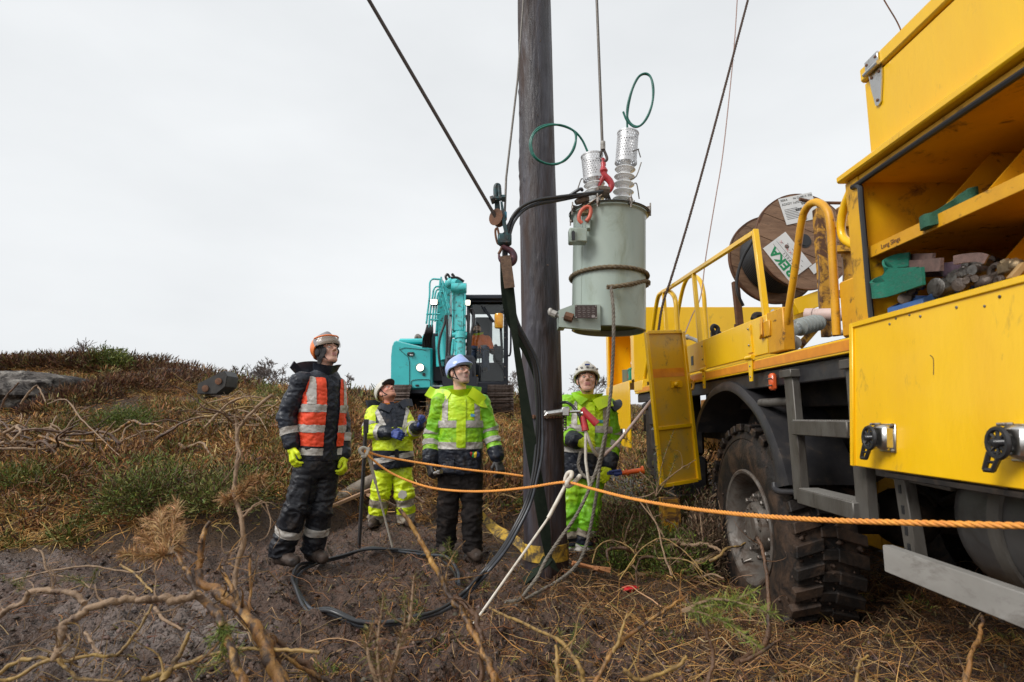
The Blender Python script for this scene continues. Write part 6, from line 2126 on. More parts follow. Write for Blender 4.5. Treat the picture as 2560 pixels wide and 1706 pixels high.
# cab
cL, cR, cT, cB = zx6(868, 0)[0], zx6(1222, 0)[0], zx6(0, 352)[2], zx6(0, 1165)[2]
cF, cK = 12.6, 14.1
m = MB()
for x in (cL, cR - .02):
    m.box((x, cF, (cT + cB) / 2), (.07 if x == cL else .10, .09, cT - cB), None, .015)
    m.box((x, cK, (cT + cB) / 2), (.07, .09, cT - cB), None, .015)
    m.box((x, (cF + cK) / 2, cB + .35), (.05, cK - cF - .09, .06), None, .01)
    m.box((x, (cF + cK) / 2, cT - .03), (.06, cK - cF - .09, .08), None, .01)
m.box(((cL + cR) / 2, cF, cB + .06), (cR - cL - .1, .12, .18), None, .02)
m.box(((cL + cR) / 2, cK, cB + .36), (cR - cL, .08, .72), None, .01)
m.box(((cL + cR) / 2, (cF + cK) / 2, cB + .03), (cR - cL - .12, cK - cF - .1, .08), None, .01)
m.build('cab_frame', M_cabd, ex)
m = MB(); m.box(((cL + cR) / 2 - .02, (cF + cK) / 2 - .05, cT + .06), (cR - cL + .14, cK - cF + .35, .11), None, .03); m.box(((cL + cR) / 2, cF - .12, cT - .03), (cR - cL + .1, .12, .03), None, .01); m.build('cab_roof', M_cabd, ex)
m = MB(); m.box(((cL + cR) / 2, cF + .02, cT - .16), (cR - cL - .1, .05, .26), None, .02); m.box(((cL + cR) / 2, cF + .04, cB + .88), (cR - cL - .1, .04, .03), None, .01); m.build('roof_blind', M_cabd, ex)
m = MB(); m.box(((cL + cR) / 2, cF - .02, (cB + .15 + cT) / 2), (cR - cL - .11, .008, cT - cB - .17), None, 0); m.build('windscreen', M_glass, ex)
m = MB(); m.box((cR - .02, (cF + cK) / 2, cB + 1.1), (.008, cK - cF - .1, 1.3), None, 0); m.build('side_window', M_glass, ex)
m = MB(); m.box(((cL + cR) / 2, cK, cB + 1.2), (cR - cL - .1, .008, .9), None, 0); m.build('rear_window', M_glass, ex)
m = MB(); m.tube([zx6(985, 395, 12.52), zx6(1095, 545, 12.5)], .022, 6); m.tube([zx6(1010, 400, 12.52), zx6(1110, 550, 12.5)], .016, 6); m.tube([zx6(965, 780, 12.55), zx6(968, 1030, 12.55)], .012, 6); m.tube([zx6(988, 780, 12.55), zx6(992, 1030, 12.55)], .012, 6); m.build('wiper', M_cabd, ex)
m = MB()
for b in (440, 510, 580, 640, 690, 960, 1060, 1130):
    m.sph(zx6(1203, b, 12.53), (.018, .012, .018), 8)
m.build('cab_bolt', M_bolt, ex)
m = MB(); m.lathe([(.09, -.16), (.1, -.12), (.1, .12), (.085, .16), (.03, .17)], zx6(1147, 533, 12.4), (0, 0, 1), 18); bc2 = m.build('beacon', M_amber, ex)
m = MB(); m.tube(spline([zx6(1150, 470, 12.45), zx6(1165, 450, 12.45), zx6(1250, 458, 12.5)], 4), .012, 6); m.build('beacon_arm', M_cabd, ex)
m = MB(); m.tube(spline([zx6(1222, 492, 12.5), zx6(1252, 500, 12.4), zx6(1256, 820, 12.4), zx6(1225, 860, 12.5)], 4), .022, 8); m.build('mirror_arm', M_cabd, ex)
m = MB(); m.box(zx6(1000, 800, 13.5), (.5, .5, .14), None, .05); m.box(zx6(1000, 650, 13.8), (.45, .14, .8), None, .05); m.build('driver_seat', M_cabd, ex)
m = MB(); m.box(zx6(1140, 850, 13.2), (.22, .6, .35), None, .03); m.tube([zx6(1120, 840, 13.0), zx6(1118, 770, 12.95)], .02, 8); m.sph(zx6(1118, 765, 12.95), .04, 10); m.tube([zx6(1165, 600, 12.8), zx6(1180, 880, 12.8)], .03, 8); m.build('control_console', M_cabd, ex)
m = MB(); m.box(zx6(1003, 577, 14.0), (.10, .01, .12), None, 0); m.build('window_sticker', mat('green_sticker', (.45, .55, .45), .6), ex)
m = MB(); m.box(zx6(930, 1043, 12.6), (.10, .02, .03), None, .005); m.build('marker_lamp', M_amber, ex)
# undercarriage and tracks
gzE = float(zx6(0, 1440, 12.2)[2])
m = MB(); m.lathe([(.55, 0), (.55, .2)], (-1.12, 13.3, gzE + .52), (0, 0, 1), 24); m.box((-1.12, 13.3, gzE + .38), (1.3, 1.1, .3), None, .05); m.box((-1.12, 12.6, gzE + .3), (.5, .5, .3), None, .05); m.build('undercarriage', M_under, ex)
for tx0 in (zx6(255, 0, 12.2)[0] - .06, zx6(1165, 0, 12.2)[0]):
    m = MB(); m.box((tx0, 13.3, gzE + .33), (.3, 2.1, .34), None, .05)
    m.build('track_frame', M_under, ex)
    Rt_, y0, y1 = .32, 12.45, 14.15
    per = 2 * (y1 - y0) + 2 * pi * Rt_
    n_ = 44
    shoe = None
    for k in range(n_):
        s_ = per * k / n_
        if s_ < y1 - y0:
            c_, ndir = (y0 + s_, gzE + .36 + Rt_), (0, 1)
        elif s_ < y1 - y0 + pi * Rt_:
            t = (s_ - (y1 - y0)) / Rt_
            c_, ndir = (y1 + Rt_ * math.sin(t), gzE + .36 + Rt_ * math.cos(t)), (math.sin(t), math.cos(t))
        elif s_ < 2 * (y1 - y0) + pi * Rt_:
            c_, ndir = (y1 - (s_ - (y1 - y0) - pi * Rt_), gzE + .36 - Rt_), (0, -1)
        else:
            t = (s_ - 2 * (y1 - y0) - pi * Rt_) / Rt_
            c_, ndir = (y0 - Rt_ * math.sin(t), gzE + .36 - Rt_ * math.cos(t)), (-math.sin(t), -math.cos(t))
        if shoe is None:
            mm = MB()
            mm.box((0, 0, 0), (.56, .105, .035), None, .006)
            for q in (-.035, .01):
                mm.box((0, q, .026), (.56, .014, .03), None, .003)
            shoe = mm.build('track_shoe', M_trk, None, 30)
            shoe.parent = ex
            o_s = shoe
        else:
            o_s = shoe.copy()
            col.objects.link(o_s)
        o_s.location = (tx0 - ex.location.x, c_[0] - ex.location.y, c_[1] - ex.location.z)
        o_s.rotation_euler = (-math.atan2(ndir[0], ndir[1]), 0, 0)
# spare bucket lying on the far slope
qb = P(541, 1010, 12.9)
qb[2] = float(gz_at(qb[0], qb[1])[0]) + .07
bu = root('digger_bucket', qb, 'black digger bucket lying on the slope below the skyline trees', 'bucket')
m = MB()
prof = [(-.30, 0), (.12, .0), (.30, .16), (.33, .38), (.24, .50), (-.30, .22)]
for s_ in (-.26, .26):
    m.prism(prof, qb + [0, s_, .03], (1, 0, 0), (0, 0, 1), .03)
sh_ = [(.12, .0), (.30, .16), (.33, .38), (.24, .50)]
for (a, b), (c, d) in zip([(-.32, 0)] + sh_[:-1], sh_):
    m.bar(qb + [a, 0, b + .03], qb + [c, 0, d + .03], .5, .02, (0, 0, 1) if abs(c - a) > .05 else (1, 0, 0))
m.build('shell', mat('black_bucket', (.02, .02, .02), .5, c2=(.05, .045, .04), scale=5), bu)
for a, b in ((-.12, .14), (.16, .3)):
    m = MB()
    m.lathe([(.075, 0), (.075, .02), (.05, .025)], qb + [a, -.28, b], (0, -1, 0), 16)
    m.build('pin_boss', M_rust, bu)
# ------------------------------------------------------------------ people: continuous surfaces grown from distance fields
def d_cap(p, a, b, ra, rb):
    a, b = np.asarray(a, float), np.asarray(b, float)
    ab = b - a
    t = np.clip(((p - a) @ ab) / (ab @ ab + 1e-12), 0, 1)
    return np.linalg.norm(p - a - t[:, None] * ab, axis=1) - (ra + (rb - ra) * t)


def d_ell(p, c, R, r):
    q = (p - np.asarray(c)) @ R / np.asarray(r)
    k = np.linalg.norm(q, axis=1)
    k2 = np.linalg.norm(q / np.asarray(r), axis=1)
    return np.where(k2 > 1e-9, k * (k - 1) / (k2 + 1e-9), -min(r))


def d_loft(p, a, b, X, Yv, prof):
    """solid along a-b with half widths (t, wx, wy, ox, oy)"""
    pr = np.asarray(prof, float)
    a, b = np.asarray(a, float), np.asarray(b, float)
    L = np.linalg.norm(b - a)
    z = (b - a) / L
    q = p - a
    h = q @ z
    t = h / L
    wx, wy = np.interp(t, pr[:, 0], pr[:, 1]), np.interp(t, pr[:, 0], pr[:, 2])
    ox, oy = np.interp(t, pr[:, 0], pr[:, 3]), np.interp(t, pr[:, 0], pr[:, 4])
    x, y = q @ X - ox, q @ Yv - oy
    r = (np.abs(x / wx) ** 2.4 + np.abs(y / wy) ** 2.4) ** (1 / 2.4)
    d = (r - 1) * np.minimum(wx, wy)
    e = np.maximum(-h, h - L)
    return np.maximum(d, e)


def smin(a, b, k):
    h = np.clip(.5 + .5 * (b - a) / k, 0, 1)
    return b * (1 - h) + a * h - k * h * (1 - h)


def surface(f, lo, hi, h):
    """surface nets on a sparse grid"""
    lo, hi = np.asarray(lo, float), np.asarray(hi, float)
    Hc = 4 * h
    nc = np.ceil((hi - lo) / Hc).astype(int)
    ci = np.stack(np.meshgrid(*[np.arange(n) for n in nc], indexing='ij'), -1).reshape(-1, 3)
    dc = f(lo + (ci + .5) * Hc - h * .5)
    n = nc * 4
    D = np.repeat(np.repeat(np.repeat(dc.reshape(nc).astype(np.float32), 4, 0), 4, 1), 4, 2)
    act = ci[np.abs(dc) < Hc * 1.5]
    off = np.stack(np.meshgrid(*[np.arange(4)] * 3, indexing='ij'), -1).reshape(-1, 3)
    pi_ = (act[:, None] * 4 + off[None]).reshape(-1, 3)
    D[pi_[:, 0], pi_[:, 1], pi_[:, 2]] = f(lo + pi_ * h)
    S = D < 0
    c = S[:-1, :-1, :-1].astype(np.int8)
    cnt = np.zeros_like(c)
    for dx in (0, 1):
        for dy in (0, 1):
            for dz in (0, 1):
                cnt += S[dx:n[0] - 1 + dx, dy:n[1] - 1 + dy, dz:n[2] - 1 + dz]
    cells = np.argwhere((cnt > 0) & (cnt < 8))
    idx = -np.ones(c.shape, np.int32)
    idx[cells[:, 0], cells[:, 1], cells[:, 2]] = np.arange(len(cells))
    cor = np.array([(x, y, z) for x in (0, 1) for y in (0, 1) for z in (0, 1)])
    val = np.stack([D[cells[:, 0] + q[0], cells[:, 1] + q[1], cells[:, 2] + q[2]] for q in cor], 1)
    acc, num = np.zeros((len(cells), 3)), np.zeros(len(cells))
    for i in range(8):
        for j in range(i + 1, 8):
            if np.abs(cor[i] - cor[j]).sum() != 1:
                continue
            m = (val[:, i] < 0) != (val[:, j] < 0)
            t = np.where(m, val[:, i] / (val[:, i] - val[:, j] + 1e-12), 0)
            acc += np.where(m[:, None], cor[i] + t[:, None] * (cor[j] - cor[i]), 0)
            num += m
    V = lo + (cells + acc / num[:, None]) * h
    Q = []
    for ax in range(3):
        o1, o2 = (ax + 1) % 3, (ax + 2) % 3
        sl0, sl1 = [slice(None)] * 3, [slice(None)] * 3
        sl0[ax], sl1[ax] = slice(0, n[ax] - 1), slice(1, n[ax])
        ed = np.argwhere(S[tuple(sl0)] != S[tuple(sl1)])
        ed = ed[(ed[:, o1] > 0) & (ed[:, o2] > 0) & (ed[:, o1] < n[o1] - 1) & (ed[:, o2] < n[o2] - 1)]
        fl = S[ed[:, 0], ed[:, 1], ed[:, 2]]
        qs = []
        for d1, d2 in ((1, 1), (0, 1), (0, 0), (1, 0)):
            e = ed.copy()
            e[:, o1] -= d1
            e[:, o2] -= d2
            qs.append(idx[e[:, 0], e[:, 1], e[:, 2]])
        q = np.stack(qs, 1)
        q[~fl] = q[~fl][:, ::-1]
        Q.append(q)
    Q = np.concatenate(Q)
    Q = Q[(Q >= 0).all(1)]
    T = np.concatenate([Q[:, [0, 1, 2]], Q[:, [0, 2, 3]]])
    return V, T


def vnormals(V, T):
    n = np.cross(V[T[:, 1]] - V[T[:, 0]], V[T[:, 2]] - V[T[:, 0]])
    N = np.zeros_like(V)
    for k in range(3):
        np.add.at(N, T[:, k], n)
    return N / (np.linalg.norm(N, axis=1, keepdims=True) + 1e-12)


def clip(V, T, s):
    """keep the part of the surface where s > 0, cut along the zero line"""
    pos = s > 0
    k = pos[T].sum(1)
    full = T[k == 3]
    part = T[(k == 1) | (k == 2)]
    if len(part) == 0:
        return V, full
    kp = pos[part].sum(1)
    lone = np.where(kp == 1, np.argmax(pos[part], 1), np.argmin(pos[part], 1))
    r = np.arange(len(part))
    A, B, C = part[r, lone], part[r, (lone + 1) % 3], part[r, (lone + 2) % 3]

    def cut(i, j):
        return np.stack([np.minimum(i, j), np.maximum(i, j)], 1)
    E = np.concatenate([cut(A, B), cut(A, C)])
    U, inv = np.unique(E, axis=0, return_inverse=True)
    inv = inv.ravel()
    t = s[U[:, 0]] / (s[U[:, 0]] - s[U[:, 1]])
    NV = V[U[:, 0]] + t[:, None] * (V[U[:, 1]] - V[U[:, 0]])
    ab, ac = inv[:len(part)] + len(V), inv[len(part):] + len(V)
    o = kp == 1
    T1 = np.stack([A[o], ab[o], ac[o]], 1)
    w = ~o
    T2 = np.concatenate([np.stack([ab[w], B[w], C[w]], 1), np.stack([ab[w], C[w], ac[w]], 1)])
    V2 = np.concatenate([V, NV])
    T3 = np.concatenate([full, T1, T2])
    used, inv2 = np.unique(T3, return_inverse=True)
    return V2[used], inv2.reshape(-1, 3)


def crumple(p, sc, seed):
    w = np.stack([vnoise(p * sc * .6 + k * 9.1, seed + k) for k in range(3)], -1)
    n = vnoise(p * sc + 2.2 * w, seed + 5)
    n2 = vnoise(p * sc * 2.1 + 3 * w, seed + 6)
    return ((1 - np.abs(2 * n - 1)) ** 1.6 * .8 + (1 - np.abs(2 * n2 - 1)) ** 1.4 * .35 - .55) * 1.45


MANY = {'reflective_stripe', 'leg_band', 'hem_pocket', 'pocket_flap', 'trouser_cuff', 'eyebrow', 'front_placket', 'navy_panel', 'navy_hem', 'hivis_vest', 'stubble', 'helmet_rim'}


def islands(V, T):
    lab = np.arange(len(V))
    for _ in range(400):
        m = lab[T].min(1)
        new = lab.copy()
        for k in range(3):
            np.minimum.at(new, T[:, k], m)
        new = new[new]
        if (new == lab).all():
            break
        lab = new
    tl_ = lab[T[:, 0]]
    for q in np.unique(tl_):
        t = T[tl_ == q]
        if len(t) >= 10:
            u, inv = np.unique(t, return_inverse=True)
            yield V[u], inv.reshape(-1, 3)


def put(name, V, T, material, parent):
    if name in MANY:
        o = None
        for v, t in islands(V, T):
            o = finish(np_mesh(name, v - base_of(parent), t), name, material, parent, 0)
        return o
    return finish(np_mesh(name, V - base_of(parent), T), name, material, parent, 0)


M_skin = mat('skin', (.66, .40, .30), .5, c2=(.60, .31, .23), scale=22, lo=.4, hi=.7, sss=.12)
M_skin_r = mat('ruddy_skin', (.64, .33, .24), .5, c2=(.60, .23, .17), scale=20, sss=.12)
M_lip = mat('lips', (.40, .16, .14), .45)
M_eyew = mat('eye_white', (.62, .60, .57), .25)
M_iris = mat('iris', (.04, .03, .025), .15)
M_brow = mat('dark_hair', (.05, .035, .025), .8, bump=.5, bscale=200)
M_ging = mat('ginger_hair', (.30, .13, .06), .8, bump=.5, bscale=200)
M_stub = mat('grey_stubble', (.50, .31, .245), .7, c2=(.42, .29, .24), scale=60)
M_navy = mat('navy_oilskin', (.011, .015, .026), .38, spec=.35, c2=(.024, .027, .036), scale=7, dirt=(.075, .058, .046), dscale=9, dlo=.56, dhi=.74, rvar=.3, bump=.25, bscale=45)
M_navy_t = mat('black_navy_trousers', (.009, .010, .014), .42, spec=.3, c2=(.026, .027, .032), scale=6, dirt=(.060, .044, .034), dscale=6, dlo=.54, dhi=.72, rvar=.35, bump=.25, bscale=40)
M_dkbrown = mat('dark_brown_trousers', (.011, .009, .009), .8, spec=.2, c2=(.019, .015, .014), scale=6, dirt=(.055, .038, .03), dscale=6, dlo=.55, dhi=.72, bump=.3, bscale=60)
M_orv = mat('orange_red_vest', (.90, .085, .022), .6, c2=(.74, .06, .02), scale=5, bump=.2, bscale=40)
M_hivis = mat('hivis_yellow', (.68, .80, .008), .48, c2=(.50, .66, .012), scale=4, dirt=(.24, .26, .06), dscale=9, dlo=.52, dhi=.72, bump=.2, bscale=40)
M_hivis_g = mat('hivis_green', (.20, .54, .02), .45, c2=(.42, .70, .01), scale=3.4, lo=.44, hi=.68, dirt=(.09, .20, .03), dscale=7, dlo=.5, dhi=.72, bump=.2, bscale=40)
M_hivis_y = mat('hivis_lime', (.58, .76, .006), .45, c2=(.40, .68, .01), scale=5, dirt=(.2, .25, .05), dscale=8, dlo=.58, dhi=.75, bump=.2, bscale=40)
M_refl = mat('reflective_tape', (.47, .45, .42), .42, c2=(.38, .35, .31), scale=9, dirt=(.24, .19, .15), dscale=12, dlo=.56, dhi=.74, bump=.25, bscale=60)
M_refl_b = mat('muddy_reflective_tape', (.36, .32, .26), .55, c2=(.24, .20, .15), scale=8, dirt=(.14, .10, .07), dscale=9, dlo=.52, dhi=.7)
M_boot = mat('muddy_boots', (.02, .015, .013), .55, spec=.3, c2=(.065, .045, .035), scale=9, lo=.4, hi=.62, bump=.5, bscale=40)
M_gl_y = mat('yellow_glove', (.74, .86, .01), .55, c2=(.58, .70, .012), scale=30, bump=.35, bscale=160)
M_gl_b = mat('blue_glove', (.035, .07, .30), .55, c2=(.02, .03, .12), scale=16, bump=.35, bscale=120)
M_gl_k = mat('black_glove', (.022, .020, .020), .5, c2=(.045, .04, .038), scale=20, bump=.35, bscale=120)
M_ordr = mat('orange_jacket', (.92, .20, .012), .6, c2=(.75, .14, .012), scale=6, bump=.2)
M_hood = mat('charcoal_fleece', (.028, .026, .027), .85, bump=.3, bscale=150)
M_strap = mat('chin_strap', (.012, .012, .013), .6)
M_jean = mat('blue_work_trousers', (.03, .05, .11), .8)
M_h_grey = mat('helmet_grey', (.20, .19, .20), .4, c2=(.26, .25, .26), scale=8, dirt=(.12, .09, .075), dscale=12)
M_h_or = mat('helmet_orange', (.86, .22, .05), .35, coat=.2)
M_h_blue = mat('helmet_blue', (.33, .44, .80), .3, c2=(.38, .48, .80), scale=6, coat=.3)
M_h_white = mat('helmet_white', (.62, .60, .55), .35, c2=(.52, .49, .42), scale=7, dirt=(.35, .30, .20), dscale=10, dlo=.58, dhi=.8, coat=.15)
M_visor = bpy.data.materials.new('smoked_visor')
M_visor.use_nodes = True
vb = M_visor.node_tree.nodes['Principled BSDF']
vb.inputs['Base Color'].default_value = (.42, .33, .25, 1)
vb.inputs['Roughness'].default_value = .08
vb.inputs['Alpha'].default_value = .42


def basis(f, up=(0, 0, 1)):
    f = unit(f)
    r = unit(np.cross(f, up))
    return r, f, np.cross(r, f)           # right, forward, up


class Arm:
    def __init__(self, S, E, W, r=(.075, .066, .055)):
        self.S, self.E, self.W, self.r = [np.asarray(q, float) for q in (S, E, W)] + [r]

    def d(self, p, g=0.0, full=1.0):
        r = self.r
        return np.minimum(d_cap(p, self.S, self.E, r[0] + g, r[1] + g), d_cap(p, self.E, self.E + (self.W - self.E) * full, r[1] + g, r[2] + g))

    def s(self, p):
        """0 at the shoulder, 1 elbow, 2 wrist"""
        def seg(a, b):
            ab = b - a
            t = np.clip(((p - a) @ ab) / (ab @ ab), 0, 1)
            return t, np.linalg.norm(p - a - t[:, None] * ab, axis=1)
        t0, d0 = seg(self.S, self.E)
        t1, d1 = seg(self.E, self.W)
        return np.where(d0 < d1, t0, 1 + t1)


def hand_parts(W, d, n, thumb, curl, k=1.0):
    """capsules of a gloved hand: wrist W, finger direction d, palm normal n, thumb side direction"""
    d = unit(d)
    n = unit(np.asarray(n) - d * np.dot(n, d))
    x = np.cross(d, n)
    if np.dot(x, thumb) < 0:
        x = -x
    at = lambda a, b, c: W + (x * a + d * b + n * c) * k
    out = [(at(0, -.05, 0), at(0, .02, 0), .030 * k, .030 * k)]
    for a in (-.026, -.009, .009, .026):
        out.append((at(a * .75, .02, 0), at(a, .088, 0), .017 * k, .0155 * k))
    for i, (a, L) in enumerate(((-.031, .060), (-.0105, .072), (.0105, .078), (.031, .068))):
        ang = 0.25 * curl
        p = at(a, .088, 0)
        sp = a * .55
        for j, f in enumerate((.45, .32, .25)):
            ang += curl * (.55 + .12 * i * (1 if curl < 1 else 0))
            q = p + (d * math.cos(ang) + n * math.sin(ang) + x * sp * 1.2) * L * f * k
            out.append((p, q, (.0118 - .0012 * j) * k, (.0108 - .0012 * j) * k))
            p = q
    p0, p1 = at(.026, .02, .006), at(.056, .055, .02)
    p2 = at(.058 - .012 * curl, .088, .034)
    out += [(p0, p1, .0165 * k, .0135 * k), (p1, p2, .0132 * k, .011 * k)]
    return out


def hand_mesh(name, parts, material, parent):
    A = np.array([p for q in parts for p in q[:2]])
    lo, hi = A.min(0) - .045, A.max(0) + .045

    def f(p):
        d = None
        for a, b, ra, rb in parts:
            e = d_cap(p, a, b, ra, rb)
            d = e if d is None else smin(d, e, .006)
        return d
    V, T = surface(f, lo, hi, .0045)
    return put(name, V, T, material, parent)


def head_field(p, c, F, k=1.0, mouth=0.0):
    r, f, u = basis(F)
    R = np.stack([r, f, u], 1)
    q = ((p - c) @ R) / k
    I = np.eye(3)
    d = d_ell(q, (0, -.012, .03), I, (.076, .096, .09))
    d = smin(d, d_ell(q, (0, .026, -.042), I, (.062, .066, .076)), .03)
    d = smin(d, d_cap(q, (0, .062, -.097), (0, .066, -.10), .024, .022), .02)
    for s in (-1, 1):
        d = smin(d, d_cap(q, (s * .052, .0, -.05), (s * .022, .058, -.098), .018, .018), .025)
        d = smin(d, d_ell(q, (s * .041, .064, -.022), I, (.021, .02, .022)), .02)
        d = smin(d, d_cap(q, (s * .012, .092, .026), (s * .046, .078, .024), .011, .010), .012)
        d = -smin(-d, d_ell(q, (s * .0315, .103, .004), I, (.0165, .014, .0115)), .008)
        d = smin(d, d_ell(q, (s * .079, -.006, -.008), I, (.010, .02, .033)), .006)
    d = smin(d, d_cap(q, (0, .088, .016), (0, .116, -.024), .009, .0125), .010)
    for s in (-1, 1):
        d = smin(d, d_cap(q, (s * .010, .100, -.028), (s * .013, .094, -.03), .0095, .008), .006)
    d = smin(d, d_cap(q, (-.019, .086, -.056), (.019, .086, -.056), .0075, .0075), .007)
    d = smin(d, d_cap(q, (-.016, .086, -.070), (.016, .086, -.070), .0085, .0085), .007)
    d = -smin(-d, d_cap(q, (-.02, .1015, -.063), (.02, .1015, -.063), .0058 + mouth, .0058 + mouth), .004)
    return d * k


def person(loc, label, S):
    R = root('person', loc, label, 'person')
    hc, hf, k = S['head'], S['face'], S.get('hk', 1.0)
    hr, hfw, hu = basis(hf)
    toH = lambda p: ((p - hc) @ np.stack([hr, hfw, hu], 1)) / k
    frH = lambda a, b, c: hc + (hr * a + hfw * b + hu * c) * k
    X, Fd, Z = basis(S['fwd'])
    pel, nk = np.asarray(S['pelvis'], float), np.asarray(S['neck'], float)
    tz = unit(nk - pel)
    X = unit(X - tz * np.dot(X, tz))
    Fd = np.cross(tz, X)
    aR, aL = S['aR'], S['aL']
    legs = S['legs']
    allp = np.array([hc, pel, nk, aR.S, aR.E, aR.W, aL.S, aL.E, aL.W] + [q for l in legs for q in l])
    lo, hi = allp.min(0) - .2, allp.max(0) + .2

    # the body itself, one surface from crown to foot
    def body(p):
        d = head_field(p, hc, hf, k, S.get('mouth', 0))
        d = smin(d, d_cap(p, frH(0, -.02, -.06), nk - tz * .03, .054 * k, .058), .03)
        d = smin(d, d_loft(p, pel - tz * .08, nk - tz * .04, X, Fd, [(0, .12, .09, 0, 0), (.4, .12, .09, 0, 0), (.8, .14, .09, 0, 0), (1, .07, .06, 0, 0)]), .04)
        for a in (aR, aL):
            d = smin(d, np.minimum(d_cap(p, a.S, a.E, .045, .038), d_cap(p, a.E, a.W, .038, .026)), .02)
        for l in legs:
            d = smin(d, np.minimum(d_cap(p, l[0], l[1], .07, .048), d_cap(p, l[1], l[2], .048, .034)), .03)
            d = smin(d, d_cap(p, l[2] - [0, 0, .03], l[3], .03, .026), .02)
        return d
    V, T = surface(body, lo, hi, .0068)
    bodyo = put('body', V, T, S.get('skin', M_skin), R)
    q = toH(V)
    N = vnormals(V, T)
    vg = bodyo.vertex_groups.new(name='clothed')
    vg.add([int(i) for i in np.nonzero(np.linalg.norm(q, axis=1) > .21)[0]], 1.0, 'REPLACE')
    dm = bodyo.modifiers.new('thin', 'DECIMATE')
    dm.ratio, dm.vertex_group, dm.vertex_group_factor = .35, 'clothed', 1000.0
    me0 = bodyo.data
    bodyo.data = bpy.data.meshes.new_from_object(bodyo.evaluated_get(bpy.context.evaluated_depsgraph_get()))
    bodyo.data.name = 'body'
    bodyo.modifiers.clear()
    bpy.data.meshes.remove(me0)

    def patch(name, s, material, off):
        V2, T2 = clip(np.concatenate([V + N * off], 0), T, s)
        if len(T2):
            put(name, V2, T2, material, R)
    near = np.where(np.linalg.norm(q, axis=1) < .2, 1.0, -1.0)
    patch('lips', np.minimum(near, np.minimum(.0135 - np.abs(q[:, 2] + .063), np.minimum(.021 - np.abs(q[:, 0]), q[:, 1] - .075))), M_lip, .0012)
    patch('eyebrow', np.minimum(near, np.minimum(.005 - np.abs(q[:, 2] - .029 + .15 * np.abs(np.abs(q[:, 0]) - .025)), np.minimum(np.minimum(np.abs(q[:, 0]) - .011, .05 - np.abs(q[:, 0])), q[:, 1] - .06))), S.get('hair', M_brow), .002)
    if S.get('beard') is not None:
        bd = np.minimum(np.minimum(-.035 - q[:, 2] - .5 * np.maximum(0, .02 - q[:, 1]), np.linalg.norm(q - [0, .1, -.063], axis=1) - .016), q[:, 2] + .125)
        patch('stubble', np.minimum(near, np.minimum(bd, q[:, 1] + .02)), S['beard'], .0014)
    if S.get('moustache') is not None:
        patch('moustache', np.minimum(near, np.minimum(.008 - np.abs(q[:, 2] + .045), np.minimum(.03 - np.abs(q[:, 0]), q[:, 1] - .07))), S['moustache'], .005)
    if S.get('bare'):
        patch('hair', np.minimum(near, np.maximum(q[:, 2] - .055 - .35 * np.maximum(0, q[:, 1] - .05) * 2, np.minimum(-q[:, 1] - .01, q[:, 2] + .05))), S.get('hair', M_brow), .008)
    elif not S.get('hoodie'):
        patch('hair', np.minimum(near, np.minimum(np.minimum(.004 - q[:, 1] + .12 * np.maximum(0, q[:, 2]), q[:, 2] + .062), np.maximum(np.abs(q[:, 0]) * 0 - .012 - q[:, 1], q[:, 2] - .03))), S.get('hair', M_brow), .005)
    for s in (-1, 1):
        e = MB()
        e.sph(frH(s * .0315, .084, .004), .0118 * k, 14)
        eo = e.build('eye', M_eyew, R, 180)
        g = unit(hfw * 1.0 + hu * S.get('gaze', .25) + hr * S.get('gx', 0))
        e = MB()
        e.sph(frH(s * .0315, .084, .004) + g * .0078 * k, .0062 * k, 10)
        e.build('iris', M_iris, eo, 180)
        m = MB()
        m.tube(spline([frH(s * .0315 + dx_, .094 - .9 * dx_ * dx_ * 8, .012 - abs(dx_) * .35) for dx_ in (-.016, 0, .016)], 4), .0032 * k, 5)
        m.build('eyelid', S.get('skin', M_skin), R)
    # trousers
    tm, tr_ = S['trousers'], S.get('leg_r', (.098, .083, .082))

    def tro(p):
        d = d_loft(p, pel - tz * .12, pel + tz * .18, X, Fd, [(0, .165, .115, 0, 0), (.5, .175, .125, 0, 0), (1, .165, .12, 0, 0)])
        for l in legs:
            e = smin(d_cap(p, l[0], l[1], tr_[0], tr_[1]), d_cap(p, l[1], l[2], tr_[1], tr_[2]), .02)
            d = smin(d, e, .025)
        lowest = np.maximum.reduce([np.zeros(len(p))])
        return d
    lp = np.array([pel + tz * .2] + [q_ for l in legs for q_ in l[:3]])
    TV, TT2 = surface(tro, lp.min(0) - .2, lp.max(0) + .2, .010)
    TN = vnormals(TV, TT2)
    low = np.min([np.abs(TV[:, 2] - l[1][2]) for l in legs], axis=0)
    amp = .013 + .012 * np.exp(-(low / .12) ** 2) + .012 * smooth(.25, 0, TV[:, 2] - min(l[2][2] for l in legs))
    TV = TV + TN * (crumple(TV * [1, 1, 1.6], 11, S.get('seed', 1)) * amp * .8 + crumple(TV * [1, 1, 2.4], 24, S.get('seed', 1) + 60) * .005)[:, None]
    cutb = []
    hem = []
    for l in legs:
        ax_ = unit(l[1] - l[2])
        dl = np.minimum(d_cap(TV, l[0], l[1], tr_[0], tr_[1]), d_cap(TV, l[1], l[2], tr_[1], tr_[2]))
        hem.append((dl, (TV - l[2]) @ ax_))
    dd = np.stack([q_[0] for q_ in hem])
    which = np.argmin(dd, 0)
    hh = np.where(which == 0, hem[0][1], hem[1][1])
    body_s = hh + S.get('hem', .03)
    bands = S.get('leg_bands', [])
    colr = S.get('leg_blocks', [])
    base = body_s
    for a, b, mt in colr:
        s = np.minimum(hh - a, b - hh)
        V2, T2 = clip(TV, TT2, s)
        put('trouser_cuff', V2, T2, mt, R)
        base = np.minimum(base, -s)
    V2, T2 = clip(TV, TT2, base)
    put('trousers', V2, T2, tm, R)
    TN = vnormals(TV, TT2)
